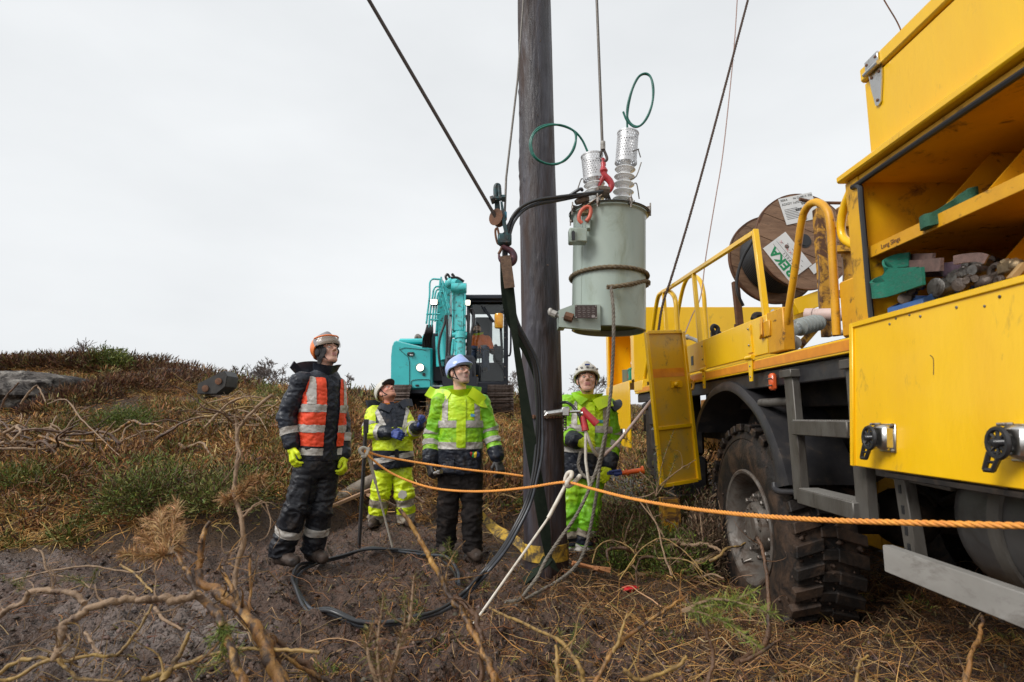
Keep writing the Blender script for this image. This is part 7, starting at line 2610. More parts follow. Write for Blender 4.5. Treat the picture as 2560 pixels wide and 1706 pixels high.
    for a, b, mt in bands:
        V2, T2 = clip(TV + TN * .004, TT2, np.minimum(hh - a, b - hh))
        put('leg_band', V2, T2, mt, R)
    for a0, a1, b0, b1, mt, leg in S.get('leg_pockets', []):
        l = legs[leg]
        ax_ = unit(l[1] - l[0])
        lat = (TV - l[0]) @ X
        fr = (TV - l[0]) @ Fd
        al = (TV - l[0]) @ ax_
        s = np.minimum.reduce([lat - a0, a1 - lat, al - b0, b1 - al, fr + .03, np.where(which == leg, 1., -1.)])
        V2, T2 = clip(TV + TN * .007, TT2, s)
        put('thigh_pocket', V2, T2, mt, R)
    # boots
    for l in legs:
        ank, toe = l[2], l[3]
        fdir = unit((toe - ank) * [1, 1, 0])

        def bt(p, ank=ank, toe=toe, fdir=fdir):
            g0 = toe[2] - .045
            d = d_cap(p, ank + [0, 0, .06], ank - [0, 0, .03], .058, .052)
            d = smin(d, d_cap(p, np.array([*(ank[:2] - fdir[:2] * .045), g0 + .045]), np.array([*(ank[:2] + fdir[:2] * .03), g0 + .055]), .046, .05), .03)
            d = smin(d, d_cap(p, np.array([*(ank[:2] + fdir[:2] * .02), g0 + .06]), np.array([*toe[:2], g0 + .045]), .05, .043), .035)
            return np.maximum(d, g0 + .003 - p[:, 2])
        BV, BT = surface(bt, np.minimum(ank, toe) - .15, np.maximum(ank, toe) + .15, .008)
        BN = vnormals(BV, BT)
        BV = BV + BN * (crumple(BV, 14, 3) * .008)[:, None]
        put('boot', BV, BT, M_boot, R)
    # jacket
    J = S['jacket']

    def torso(p):
        return d_loft(p, J['a'], J['b'], X, Fd, J['prof'])

    def jac(p):
        d = torso(p)
        d = np.maximum(d, -1e9)
        for a in (aR, aL):
            d = smin(d, a.d(p, J.get('g', 0.0), .97), .03)
            d = smin(d, d_cap(p, a.S, nk - tz * .05, .066, .06), .03)
        return d
    jp = np.array([aR.S, aR.E, aR.W, aL.S, aL.E, aL.W, J['a'], J['b'], nk])
    JV, JT = surface(jac, jp.min(0) - .26, jp.max(0) + .26, .0092)
    JN = vnormals(JV, JT)
    dR, dL, dT = aR.d(JV, J.get('g', 0)), aL.d(JV, J.get('g', 0)), torso(JV)
    sR, sL = aR.s(JV), aL.s(JV)
    onarm = np.maximum(dT - np.minimum(dR, dL), -dT * 0 - 1)
    elb = np.minimum(np.where(dR < dL, np.abs(sR - 1), 9), np.where(dL <= dR, np.abs(sL - 1), 9))
    amp = .012 + .014 * np.exp(-(elb / .35) ** 2) * (onarm > 0)
    b_ = (JV - np.asarray(J['a'])) @ tz
    amp = amp * (1 - .6 * smooth(.3, .5, b_) * (onarm < 0))
    JV = JV + JN * (crumple(JV * [1, 1, 1.5], 10, S.get('seed', 1) + 20) * amp * .75 + crumple(JV * [1, 1, 2.2], 23, S.get('seed', 1) + 40) * .0055)[:, None]
    JN = vnormals(JV, JT)
    a_ = (JV - np.asarray(J['a'])) @ X
    c_ = (JV - np.asarray(J['a'])) @ Fd
    arm_s = np.where(dR < dL, sR, sL)
    g = dict(a=a_, b=b_, c=c_, arm=np.where(onarm > 0, 1.0, -1.0) * 1.0, s=arm_s, ons=onarm, nf=JN @ Fd, nz=JN[:, 2], rightarm=np.where(dR < dL, 1.0, -1.0), V=JV)
    base = np.ones(len(JV))
    for name, mt, fn in J.get('blocks', []):
        s = fn(g)
        V2, T2 = clip(JV, JT, s)
        if len(T2):
            put(name, V2, T2, mt, R)
        base = np.minimum(base, -s)
    V2, T2 = clip(JV, JT, base)
    put('jacket', V2, T2, J['mat'], R)
    for name, mt, off, fn in J.get('over', []):
        V2, T2 = clip(JV + JN * off, JT, fn(g))
        if len(T2):
            put(name, V2, T2, mt, R)
    for h in S['hands']:
        hand_mesh('glove', hand_parts(*h[:5], S.get('handk', 1.12)), h[5], R)
    # collar standing round the neck, open at the throat
    col_m, cr0, cr1, chh, gap = S.get('collar', (J['mat'], .082, .10, .085, .5))
    m = MB()
    up = unit(tz * .9 + Fd * .05)
    an = np.linspace(-pi + gap - pi / 2, pi - gap - pi / 2, 31)[::1]
    bc = nk - tz * .045
    rows = []
    for j, (t, o) in enumerate(((0, .0), (.4, .0), (.8, .004), (1, .010), (1, -.002), (.5, -.012), (0, -.012))):
        wob = .012 * np.sin(an * 3 + j) * t
        rad = cr0 + (cr1 - cr0) * t + o + wob
        hgt = chh * t * (1 + .10 * np.cos(an * 2 + .6)) - .02 * (np.abs(an + pi / 2) / pi) * t * 0
        rows.append(bc + (np.cos(an + pi) * rad)[:, None] * X + (np.sin(an + pi) * rad * -1.0)[:, None] * Fd * -1 + hgt[:, None] * up)
    nA = len(an)
    Vc = np.concatenate(rows)
    m.add(Vc, [(j * nA + i, j * nA + i + 1, (j + 1) * nA + i + 1, (j + 1) * nA + i) for j in range(len(rows) - 1) for i in range(nA - 1)])
    m.build('collar', col_m, R, 60)
    for fl in S.get('flaps', []):
        pts, w, th, mt = fl
        V2 = []
        mm = ribbon([frN(X, Fd, tz, nk, q_) for q_ in pts], w, th, tz * .4 + Fd, 7, (0, 0))
        mm.build('hood_flap', mt, R, 60)
    # helmet
    H = S.get('helmet')
    if H:
        fn, mt = H['f'], H['mat']

        def hel(p):
            return fn(toH(p)) * k
        HV, HT = surface(hel, hc - .22, hc + .24, .0055)
        qh = toH(HV)
        base = np.ones(len(HV))
        for nm, m2, sf in H.get('blocks', []):
            s = sf(qh)
            V2, T2 = clip(HV, HT, s)
            if len(T2):
                put(nm, V2, T2, m2, R)
            base = np.minimum(base, -s)
        V2, T2 = clip(HV, HT, base)
        put('helmet', V2, T2, mt, R)
        m = MB()
        for s in (-1, 1):
            m.tube(spline([frH(s * .082, .03, .04), frH(s * .074, .032, -.03), frH(s * .052, .045, -.085), frH(s * .015, .062, -.124), frH(0, .064, -.127)], 5), .0055, 5)
            m.tube(spline([frH(s * .082, -.045, .03), frH(s * .078, -.015, -.03), frH(s * .062, .038, -.075)], 4), .005, 5)
        m.build('chin_strap', M_strap, R)
    if S.get('hoodie'):
        fv = np.minimum(near, np.maximum.reduce([.052 - q[:, 1], np.abs(q[:, 0]) - .056, q[:, 2] - .045]) * .8)
        fv = np.minimum(fv, np.minimum(q[:, 2] + .10 - .6 * (q[:, 1] + .02), .2 - np.abs(q[:, 2])))
        V2, T2 = clip(V + N * .011, T, fv)
        put('helmet_liner', V2, T2, M_hood, R)
    return R, frH, frN, X, Fd, tz, nk


def frN(X, Fd, tz, nk, q):
    return nk - X * q[0] + Fd * q[1] + tz * q[2]


def f_helmet(peak=.06, brim=.004, drop=.03, rr=(.107, .132, .112), ridge=True):
    I = np.eye(3)

    def f(q):
        o = d_ell(q, (0, -.006, .045), I, rr)
        if ridge:
            o = smin(o, d_cap(q, (0, -.08, .128), (0, .06, .138), .018, .018), .04)
        i = d_ell(q, (0, -.006, .045), I, tuple(np.array(rr) - .009))
        cutz = .028 - drop * smooth(.02, -.08, q[:, 1]) + .012 * smooth(.05, .12, q[:, 1])
        sh = np.maximum(np.maximum(o, -i), cutz - q[:, 2])
        if peak:
            pk = np.maximum(d_ell(q, (0, .085, .047), I, (.088, .06 + peak, .016)), -d_ell(q, (0, -.006, .04), I, tuple(np.array(rr) - .012)))
            sh = smin(sh, np.maximum(pk, .05 - q[:, 1]), .006)
        rim = np.maximum(np.maximum(d_ell(q, (0, -.006, .045), I, tuple(np.array(rr) + brim + .002)), -i), np.abs(q[:, 2] - cutz - .008) - .008)
        return np.minimum(sh, rim)
    return f


def band(x, a, b):
    return np.minimum(x - a, b - x)


mn = lambda *q: np.minimum.reduce([np.asarray(k, float) for k in q])
mx = lambda *q: np.maximum.reduce([np.asarray(k, float) for k in q])

# --- man in navy oilskins with an orange vest
Y1 = 4.72
hd = P(815, 880, Y1)
A_R = Arm(P(752, 955, Y1 - .12), P(716, 1040, Y1 - .13), P(728, 1112, Y1 - .16), (.074, .065, .056))
A_L = Arm(P(838, 965, Y1 + .13), P(853, 1050, Y1 + .17), P(859, 1137, Y1 + .10), (.07, .06, .052))
pel1, nk1 = P(793, 1155, Y1), P(812, 932, Y1)
L1 = [[P(772, 1165, Y1 - .06), P(741, 1272, Y1 - .10), P(703, 1375, Y1 - .04), P(736, 1404, Y1 - .14)],
      [P(815, 1165, Y1 + .06), P(801, 1278, Y1 + .02), P(783, 1372, Y1 + .08), P(808, 1396, Y1 - .02)]]
f1 = np.array([.72, -.70, 0])
vest = lambda g: mn(mx(np.abs(g['a'] + .02) - .058 - .10 * np.maximum(0, g['b'] - .55), -g['c']), .205 - np.abs(g['a']), g['b'] - .115 + .06 * 0, .66 - g['b'] + .0 * g['a'], -g['ons'] + .012, 1.0 + 0 * g['a'])
person(pel1 * [1, 1, 0] + [0, 0, L1[0][3][2] - .045], 'tall man in navy oilskins and open orange vest looking up', dict(
    head=hd, face=(.78, -.52, .36), hk=1.0, gaze=.45, fwd=f1, pelvis=pel1, neck=nk1, aR=A_R, aL=A_L, legs=L1, seed=3, hoodie=True, trousers=M_navy_t,
    leg_bands=[(.135, .195, M_refl)], hem=.05, leg_r=(.105, .092, .088), leg_pockets=[(-.11, .02, .08, .13, M_navy_t, 0), (-.105, .015, .12, .27, M_navy_t, 0)],
    collar=(M_navy, .085, .105, .11, .35),
    flaps=[([(-.20, -.12, .0), (-.12, -.13, .03), (0, -.14, .045), (.10, -.13, .03)], .11, .02, M_navy), ([(-.24, -.10, .05), (-.17, -.11, .0), (-.09, -.10, -.01)], .07, .012, M_navy)],
    jacket=dict(a=P(795, 1150, Y1), b=P(812, 925, Y1), mat=M_navy, g=.004,
                prof=[(0, .172, .128, 0, 0), (.25, .170, .128, 0, 0), (.6, .178, .132, 0, .005), (.82, .168, .115, 0, 0), (.93, .13, .09, 0, 0), (1, .08, .07, 0, 0)],
                over=[('hivis_vest', M_orv, .010, vest),
                      ('reflective_stripe', M_refl, .0135, lambda g: mn(vest(g) + .001, mx(band(g['b'], .225, .285), band(g['b'], .385, .445)))),
                      ('reflective_stripe', M_refl, .0135, lambda g: mn(vest(g) + .001, band(np.abs(g['a']) - .02 * (g['b'] - .44) * 10 * 0, .115, .165), g['b'] - .44)),
                      ('reflective_stripe', M_refl, .004, lambda g: mn(g['ons'], band(g['s'], 1.42, 1.66))),
                      ('reflective_stripe', M_refl, .004, lambda g: mn(-g['ons'] + .01, band(g['b'], .045, .10), mx(g['a'] - .02, -g['a'] - .1))),
                      ('front_placket', M_navy, .007, lambda g: mn(.032 - np.abs(g['a']), g['c'], -g['ons'], .66 - g['b']))]),
    hands=[(A_R.W + (A_R.W - A_R.E) * .10, P(733, 1175, Y1 - .2) - A_R.W, (.55, .35, -.2), (.3, -.9, 0), .55, M_gl_y),
           (A_L.W + (A_L.W - A_L.E) * .08, P(864, 1190, Y1 + .02) - A_L.W, (-.9, -.1, 0), (-.1, -1, 0), 1.0, M_gl_y)],
    helmet=dict(f=f_helmet(.0, .005, .06), mat=M_h_grey, blocks=[('helmet_panel', M_h_or, lambda q: mn(-q[:, 1] - .015 + .4 * (q[:, 2] - .09) * -1, .125 - q[:, 2]))])))
R1 = [o for o in bpy.data.objects if o.name.startswith('person')][-1]
rH, fH, uH = basis((.78, -.52, .36))
fr1 = lambda a, b, c: hd + rH * a + fH * b + uH * c
m = MB()
rows = []
for c_, k_ in ((.085, 1.0), (.06, 1.06), (.03, 1.1), (.012, 1.1)):
    rows.append([fr1(.108 * k_ * math.sin(t), -.004 + .132 * k_ * math.cos(t), c_ + .012 * abs(math.sin(t))) for t in np.linspace(-1.25, 1.25, 21)])
m.add(np.concatenate(rows), [(j * 21 + i, j * 21 + i + 1, j * 21 + 22 + i, j * 21 + 21 + i) for j in range(3) for i in range(20)])
m.build('visor', M_visor, R1, 60)
m = MB(); m.tube([fr1(.110 * math.sin(t), -.004 + .134 * math.cos(t), .088 + .012 * abs(math.sin(t))) for t in np.linspace(-1.4, 1.4, 23)], .007, 6); m.build('visor_band', M_h_or, R1)

# --- man in yellow trousers, head thrown back
Y2 = 6.4
hd = P(966, 984, Y2 + .02)
A_R = Arm(P(935, 1036, Y2 - .02), P(925, 1078, Y2 - .12), P(972, 1083, Y2 - .22), (.085, .078, .062))
A_L = Arm(P(1008, 1040, Y2 + .06), P(1031, 1080, Y2 - .02), P(1046, 1066, Y2 - .22), (.080, .07, .058))
pel2, nk2 = P(982, 1160, Y2), P(975, 1014, Y2 + .02)
L2 = [[P(964, 1165, Y2 - .02), P(951, 1232, Y2 - .05), P(940, 1298, Y2), P(928, 1313, Y2 - .16)],
      [P(1003, 1165, Y2 + .02), P(1011, 1237, Y2 - .02), P(1016, 1297, Y2 + .02), P(1028, 1310, Y2 - .13)]]
f2 = np.array([.40, -.92, 0])
navy2 = lambda g: mx(mn(g['b'] - .42 + .25 * (np.abs(g['a']) - .1), -g['ons'] + .0), mn(.185 + .10 * g['a'] * -1 * -1 - g['b'], -g['ons']), mn(g['ons'], g['s'] - 1.62))
person(pel2 * [1, 1, 0] + [0, 0, L2[0][3][2] - .045], 'man in bright yellow trousers with blue gloves leaning his head back', dict(
    head=hd, face=(.52, -.42, .80), gaze=.2, fwd=f2, pelvis=pel2, neck=nk2, aR=A_R, aL=A_L, legs=L2, seed=5, trousers=M_hivis, skin=M_skin_r, hair=M_ging, moustache=M_ging, beard=mat('ginger_stubble', (.44, .20, .13), .7),
    hem=.02, leg_r=(.115, .098, .092), leg_blocks=[(-.02, .07, M_refl_b), (.15, .23, M_refl_b)],
    collar=(mat('orange_snood', (.85, .25, .02), .7), .066, .078, .075, .2),
    flaps=[([(-.24, -.06, .02), (-.16, -.10, .02), (-.05, -.12, .02)], .12, .02, M_navy), ([(.10, .10, -.02), (.17, .08, .015), (.24, .05, .01)], .09, .018, M_navy), ([(-.13, .06, .0), (-.09, .10, -.02), (-.02, .13, -.06)], .08, .016, M_navy)],
    jacket=dict(a=P(984, 1170, Y2), b=P(975, 1008, Y2 + .02), mat=M_hivis, g=.004,
                prof=[(0, .215, .16, 0, .01), (.3, .215, .175, 0, .02), (.6, .21, .165, 0, .01), (.84, .19, .125, 0, 0), (.94, .13, .09, 0, 0), (1, .08, .07, 0, 0)],
                blocks=[('navy_panel', M_navy, navy2)],
                over=[('reflective_stripe', M_refl, .005, lambda g: mn(-g['ons'] + .008, mx(band(g['b'], .33, .40), band(g['b'] + .12 * g['a'], .085, .145), mn(band(np.abs(g['a'] + .35 * (g['b'] - .45) * np.sign(g['a']) * -1) - .0, .085, .135), g['b'] - .39)))),
                      ('reflective_stripe', M_refl, .005, lambda g: mn(g['ons'], mx(band(g['s'], .62, .86), band(g['s'], 1.42, 1.62)))),
                      ('front_placket', M_navy, .008, lambda g: mn(.022 - np.abs(g['a']), g['c'], -g['ons'], mx(.2 - g['b'], g['b'] - .42)))]),
    hands=[(A_R.W + (A_R.W - A_R.E) * .12, P(1000, 1090, Y2 - .3) - A_R.W, (.1, .95, -.2), (.1, -.2, 1), 1.0, M_gl_b),
           (A_L.W + (A_L.W - A_L.E) * .12, P(1062, 1050, Y2 - .36) - A_L.W, (-.7, .2, .5), (-.2, -.3, 1), .8, M_gl_b)],
    helmet=dict(f=f_helmet(.03, .005, .02), mat=M_h_white, blocks=[('helmet_peak', M_gl_k, lambda q: mn(q[:, 1] - .088, .075 - q[:, 2]))])))
m = MB()
R2 = [o for o in bpy.data.objects if o.name.startswith('person')][-1]
kp = P(1007, 1237, Y2 - .16)
m.prism([(-.045, -.03), (.01, -.045), (.045, -.01), (.035, .035), (-.02, .045), (-.05, .01)], kp, (1, 0, 0), (0, 0, 1), .012)
m.build('knee_patch', M_refl, R2)

# --- man in the green jacket with the pale blue helmet
Y3 = 5.15
hd = P(1148, 933, Y3)
A_R = Arm(P(1102, 1006, Y3 - .02), P(1082, 1086, Y3 + .03), P(1074, 1150, Y3 - .06), (.077, .068, .060))
A_L = Arm(P(1203, 1008, Y3 + .03), P(1226, 1080, Y3 + .04), P(1242, 1142, Y3 - .04), (.077, .068, .060))
pel3, nk3 = P(1150, 1188, Y3), P(1152, 986, Y3)
L3 = [[P(1124, 1190, Y3), P(1119, 1275, Y3 - .02), P(1115, 1355, Y3 + .02), P(1110, 1380, Y3 - .13)],
      [P(1178, 1190, Y3), P(1180, 1280, Y3 - .02), P(1182, 1366, Y3 - .02), P(1194, 1392, Y3 - .15)]]
f3 = np.array([.10, -1, 0])
hem3 = lambda g: mx(mn(.225 - g['b'], -g['ons']), mn(g['ons'], g['s'] - 1.66))
green_out = [('navy_hem', M_navy, hem3), ('yellow_yoke', M_hivis_y, lambda g: mn(g['b'] - .47 + .4 * np.maximum(0, np.abs(g['a']) - .1), -g['ons'], .19 - np.abs(g['a'])))]


def green_over(cuff=True):
    return [('reflective_stripe', M_refl, .005, lambda g: mn(-g['ons'] + .008, mx(band(g['b'], .215, .275), band(g['b'], .40, .46)))),
            ('reflective_stripe', M_refl, .005, lambda g: mn(-g['ons'] + .012, band(np.abs(g['a']), .115, .165), g['b'] - .46)),
            ('reflective_stripe', M_refl, .005, lambda g: mn(g['ons'], mx(band(g['s'], .86, 1.06), band(g['s'], 1.28, 1.48)))),
            ('front_placket', M_hivis_y, .009, lambda g: mn(.04 - np.abs(g['a']), g['c'], -g['ons'], g['b'] - .226, .66 - g['b'])),
            ('front_placket', M_navy, .009, lambda g: mn(.03 - np.abs(g['a'] - .0), g['c'], -g['ons'], .2 - g['b'])),
            ('hem_pocket', M_navy, .013, lambda g: mn(band(np.abs(g['a']), .055, .16), g['c'], -g['ons'], band(g['b'], .02, .125))),
            ('pocket_flap', M_navy, .019, lambda g: mn(band(np.abs(g['a']), .05, .165), g['c'], -g['ons'], band(g['b'], .125, .185)))]


person(pel3 * [1, 1, 0] + [0, 0, L3[1][3][2] - .045], 'man with pale blue helmet in green hi-vis coat and dark brown trousers', dict(
    head=hd, face=(.64, -.72, .32), gaze=.35, gx=.2, fwd=f3, pelvis=pel3, neck=nk3, aR=A_R, aL=A_L, legs=L3, seed=8, trousers=M_dkbrown, hem=.05, leg_r=(.098, .085, .082), beard=M_stub,
    collar=(M_hivis_y, .082, .112, .09, .55),
    flaps=[([(-.30, -.03, .03), (-.24, -.02, .0), (-.17, .02, .0), (-.10, .07, -.02)], .10, .016, M_hivis_y), ([(.08, .10, .02), (.14, .09, -.02), (.20, .07, -.07)], .10, .014, M_hivis_y), ([(.12, .08, -.05), (.19, .08, -.09), (.23, .05, -.10)], .06, .016, M_hivis_y), ([(-.18, -.10, .01), (0, -.14, .03), (.18, -.10, .01)], .12, .03, M_hivis_g)],
    jacket=dict(a=P(1151, 1183, Y3), b=P(1152, 980, Y3), mat=M_hivis_g, g=.004,
                prof=[(0, .205, .142, 0, 0), (.25, .192, .138, 0, 0), (.6, .186, .134, 0, .005), (.83, .178, .115, 0, 0), (.94, .13, .09, 0, 0), (1, .08, .07, 0, 0)],
                blocks=green_out, over=green_over() + [('badge', mat('blue_badge', (.12, .35, .60), .5), .008, lambda g: mn(.018 - np.abs(g['a'] + .10), .013 - np.abs(g['b'] - .505), g['c']))]
                + [('pen', m_, .024, (lambda q0: lambda g: mn(.008 - np.abs(g['a'] + q0), band(g['b'], .15, .19), g['c']))(q0)) for q0, m_ in ((.085, M_red), (.103, mat('pen_green', (.02, .35, .08), .5)), (.121, mat('pen_yellow', (.7, .5, .03), .5)), (.139, M_gl_b))]),
    hands=[(A_R.W + (A_R.W - A_R.E) * .14, P(1084, 1195, Y3 - .14) - A_R.W, (.6, .5, .1), (.2, -1, .1), 1.15, M_gl_k),
           (A_L.W + (A_L.W - A_L.E) * .12, P(1256, 1195, Y3 - .10) - A_L.W, (-.5, .7, 0), (-.5, -.8, 0), .65, M_gl_k)],
    helmet=dict(f=f_helmet(.012, .004, .035), mat=M_h_blue)))
R3 = [o for o in bpy.data.objects if o.name.startswith('person')][-1]
m = MB(); m.tube([P(1086, 1184, Y3 - .15), P(1101, 1180, Y3 - .18)], .018, 10); m.tube([P(1098, 1180, Y3 - .17), P(1103, 1179, Y3 - .19)], .021, 10); m.box(P(1096, 1181, Y3 - .19), (.03, .01, .03), None, .002)
m.build('hand_tool', M_stain, None, 40, 'short silver tool end held in the black glove', 'tool', loc=P(1086, 1184, Y3 - .15))

# --- man with the white helmet behind the pole
Y4 = 5.25
hd = P(1467, 952, Y4)
A_R = Arm(P(1418, 1012, Y4), P(1407, 1085, Y4 - .04), P(1443, 1104, Y4 - .30), (.086, .078, .064))
A_L = Arm(P(1517, 1016, Y4 + .02), P(1530, 1092, Y4 + .05), P(1523, 1165, Y4 - .14), (.084, .076, .062))
pel4, nk4 = P(1462, 1195, Y4), P(1470, 1000, Y4)
L4 = [[P(1436, 1198, Y4), P(1420, 1285, Y4 - .03), P(1424, 1375, Y4 + .05), P(1414, 1397, Y4 - .1)],
      [P(1480, 1198, Y4), P(1472, 1285, Y4 - .06), P(1461, 1375, Y4), P(1456, 1398, Y4 - .15)]]
person(pel4 * [1, 1, 0] + [0, 0, L4[1][3][2] - .045], 'smiling man with white helmet in green hi-vis suit holding an orange tool', dict(
    head=hd, face=(-.06, -.95, .30), gaze=.3, fwd=(.02, -1, 0), pelvis=pel4, neck=nk4, aR=A_R, aL=A_L, legs=L4, seed=11, trousers=M_hivis_g, hem=.02, leg_r=(.105, .095, .09), mouth=.003, hk=1.06,
    leg_blocks=[(-.03, .012, M_navy), (.075, .15, M_navy)], leg_bands=[(.012, .07, M_refl), (.15, .21, M_refl_b)],
    collar=(M_hivis_y, .088, .12, .10, .5),
    flaps=[([(-.05, .12, -.03), (-.10, .10, .02), (-.12, .04, .06)], .09, .014, M_hivis_g), ([(.05, .13, -.05), (.13, .11, -.01), (.2, .06, .0)], .11, .014, M_hivis_y), ([(.2, .08, -.06), (.26, .03, -.02), (.25, -.04, .0)], .10, .02, M_navy)],
    jacket=dict(a=P(1464, 1192, Y4), b=P(1470, 994, Y4), mat=M_hivis_g, g=.004,
                prof=[(0, .21, .155, 0, .01), (.3, .205, .158, 0, .015), (.6, .20, .145, 0, .01), (.83, .186, .12, 0, 0), (.94, .13, .09, 0, 0), (1, .08, .07, 0, 0)],
                blocks=[('navy_hem', M_navy, hem3), ('yellow_yoke', M_hivis_y, lambda g: mn(g['b'] - .46, -g['ons'], .19 - np.abs(g['a'])))],
                over=green_over() + [('badge', mat('teal_badge', (.1, .4, .55), .5), .008, lambda g: mn(.022 - np.abs(g['a'] + .09), .012 - np.abs(g['b'] - .50), g['c']))]),
    hands=[(A_R.W + (A_R.W - A_R.E) * .10, P(1478, 1110, Y4 - .42) - A_R.W, (.3, .9, -.3), (-.1, -.2, 1), .8, M_gl_y),
           (A_L.W + (A_L.W - A_L.E) * .12, P(1503, 1200, Y4 - .28) - A_L.W, (-.4, .8, -.2), (-.3, -.9, .2), 1.2, M_gl_y)],
    helmet=dict(f=f_helmet(.0, .007, .04), mat=M_h_white)))
R4 = [o for o in bpy.data.objects if o.name.startswith('person')][-1]
rH, fH, uH = basis((-.06, -.97, .22))
m = MB()
for t in np.linspace(-1.0, 1.0, 5):
    m.box(hd + (rH * .105 * math.sin(t) + fH * (.126 * math.cos(t)) + uH * .085) * 1.06, (.022, .012, .014), np.stack([unit(rH * math.cos(t) - fH * math.sin(t)), unit(fH * math.cos(t) + rH * math.sin(t)), uH], 1), .002)
m.build('helmet_vent', M_h_grey, R4)
m = MB(); m.box(hd + (fH * .126 + uH * .105) * 1.06, (.045, .008, .016), np.stack([rH, fH, uH], 1), .002); m.build('helmet_badge', M_gl_b, R4)
tk = root('hand_tool', P(1530, 1180, Y4 - .3), 'tool with long orange insulated handle held by the white helmeted man', 'tool')
m = MB(); m.tube([P(1555, 1183, Y4 - .3), P(1604, 1176, Y4 - .3)], [.019, .021], 12); m.tube([P(1604, 1176, Y4 - .3), P(1609, 1175, Y4 - .3)], [.034, .036], 14); m.tube([P(1566, 1182, Y4 - .3), P(1569, 1181, Y4 - .3)], .032, 14); m.build('insulated_handle', mat('orange_handle', (.80, .13, .012), .4, c2=(.6, .09, .012), scale=18), tk)
m = MB(); m.tube([P(1518, 1184, Y4 - .3), P(1556, 1183, Y4 - .3)], .014, 8); m.tube([P(1522, 1180, Y4 - .31), P(1552, 1176, Y4 - .31)], .010, 8); m.tube([P(1535, 1186, Y4 - .3), P(1550, 1184, Y4 - .3)], .018, 8); m.build('jaw', M_gl_b, tk)

# --- driver in the digger cab
YD = 13.35
hd = zx6(945, 612, YD)
seat = zx6(975, 830, YD)
A_R = Arm(zx6(882, 705, YD), zx6(872, 790, YD - .12), zx6(935, 815, YD - .4), (.085, .075, .06))
A_L = Arm(zx6(1040, 705, YD), zx6(1070, 790, YD - .1), zx6(1085, 810, YD - .4), (.085, .075, .06))
nkd = zx6(955, 665, YD)
LD = [[seat + [-.1, 0, -.02], seat + [-.14, -.45, .02], seat + [-.14, -.5, -.42], seat + [-.14, -.62, -.45]],
      [seat + [.1, 0, -.02], seat + [.14, -.45, .02], seat + [.14, -.5, -.42], seat + [.14, -.62, -.45]]]
person(seat, 'bearded digger driver in an orange jacket sitting in the cab', dict(
    head=hd, face=(-.1, -.98, .02), gaze=.1, fwd=(0, -1, 0), pelvis=seat, neck=nkd, aR=A_R, aL=A_L, legs=LD, seed=15, trousers=M_jean, bare=True, beard=M_brow, hk=1.05, collar=(M_hivis_y, .085, .12, .08, .5),
    jacket=dict(a=seat - [0, 0, .02], b=nkd + [0, 0, .02], mat=M_ordr, prof=[(0, .2, .15, 0, .01), (.4, .215, .16, 0, .02), (.8, .2, .13, 0, 0), (.93, .13, .09, 0, 0), (1, .08, .07, 0, 0)],
                over=[('reflective_stripe', M_refl_b, .006, lambda g: mn(-g['ons'] + .01, band(g['b'], .10, .17))), ('front_placket', M_ordr, .008, lambda g: mn(.03 - np.abs(g['a']), g['c'], -g['ons']))]),
    hands=[(A_R.W, unit(A_R.W - A_R.E), (0, 0, -1), (1, 0, 0), .9, M_gl_k), (A_L.W, unit(A_L.W - A_L.E), (0, 0, -1), (-1, 0, 0), .9, M_gl_k)]))
# ------------------------------------------------------------------ uprooted gorse and sticks lying in front
M_branch = mat('peeled_gorse_wood', (.27, .125, .035), .5, c2=(.46, .26, .07), scale=16, lo=.42, hi=.66, stretch=(1, 1, .45), dirt=(.045, .024, .014), dscale=19, dlo=.44, dhi=.56, bump=.7, bscale=70)
M_branch_g = mat('grey_brown_bark', (.23, .145, .085), .65, c2=(.33, .22, .13), scale=12, dirt=(.11, .065, .04), dscale=12, dlo=.5, dhi=.64, bump=.6, bscale=80)
M_branch_d = mat('dark_wet_bark', (.085, .045, .026), .5, c2=(.17, .085, .04), scale=12, dirt=(.03, .018, .012), dscale=14, dlo=.52, dhi=.64, bump=.7, bscale=80)
M_root_y = mat('yellow_root', (.36, .23, .065), .6, c2=(.22, .125, .045), scale=20, dirt=(.075, .045, .02), dscale=22, dlo=.48, dhi=.62, bump=.4)


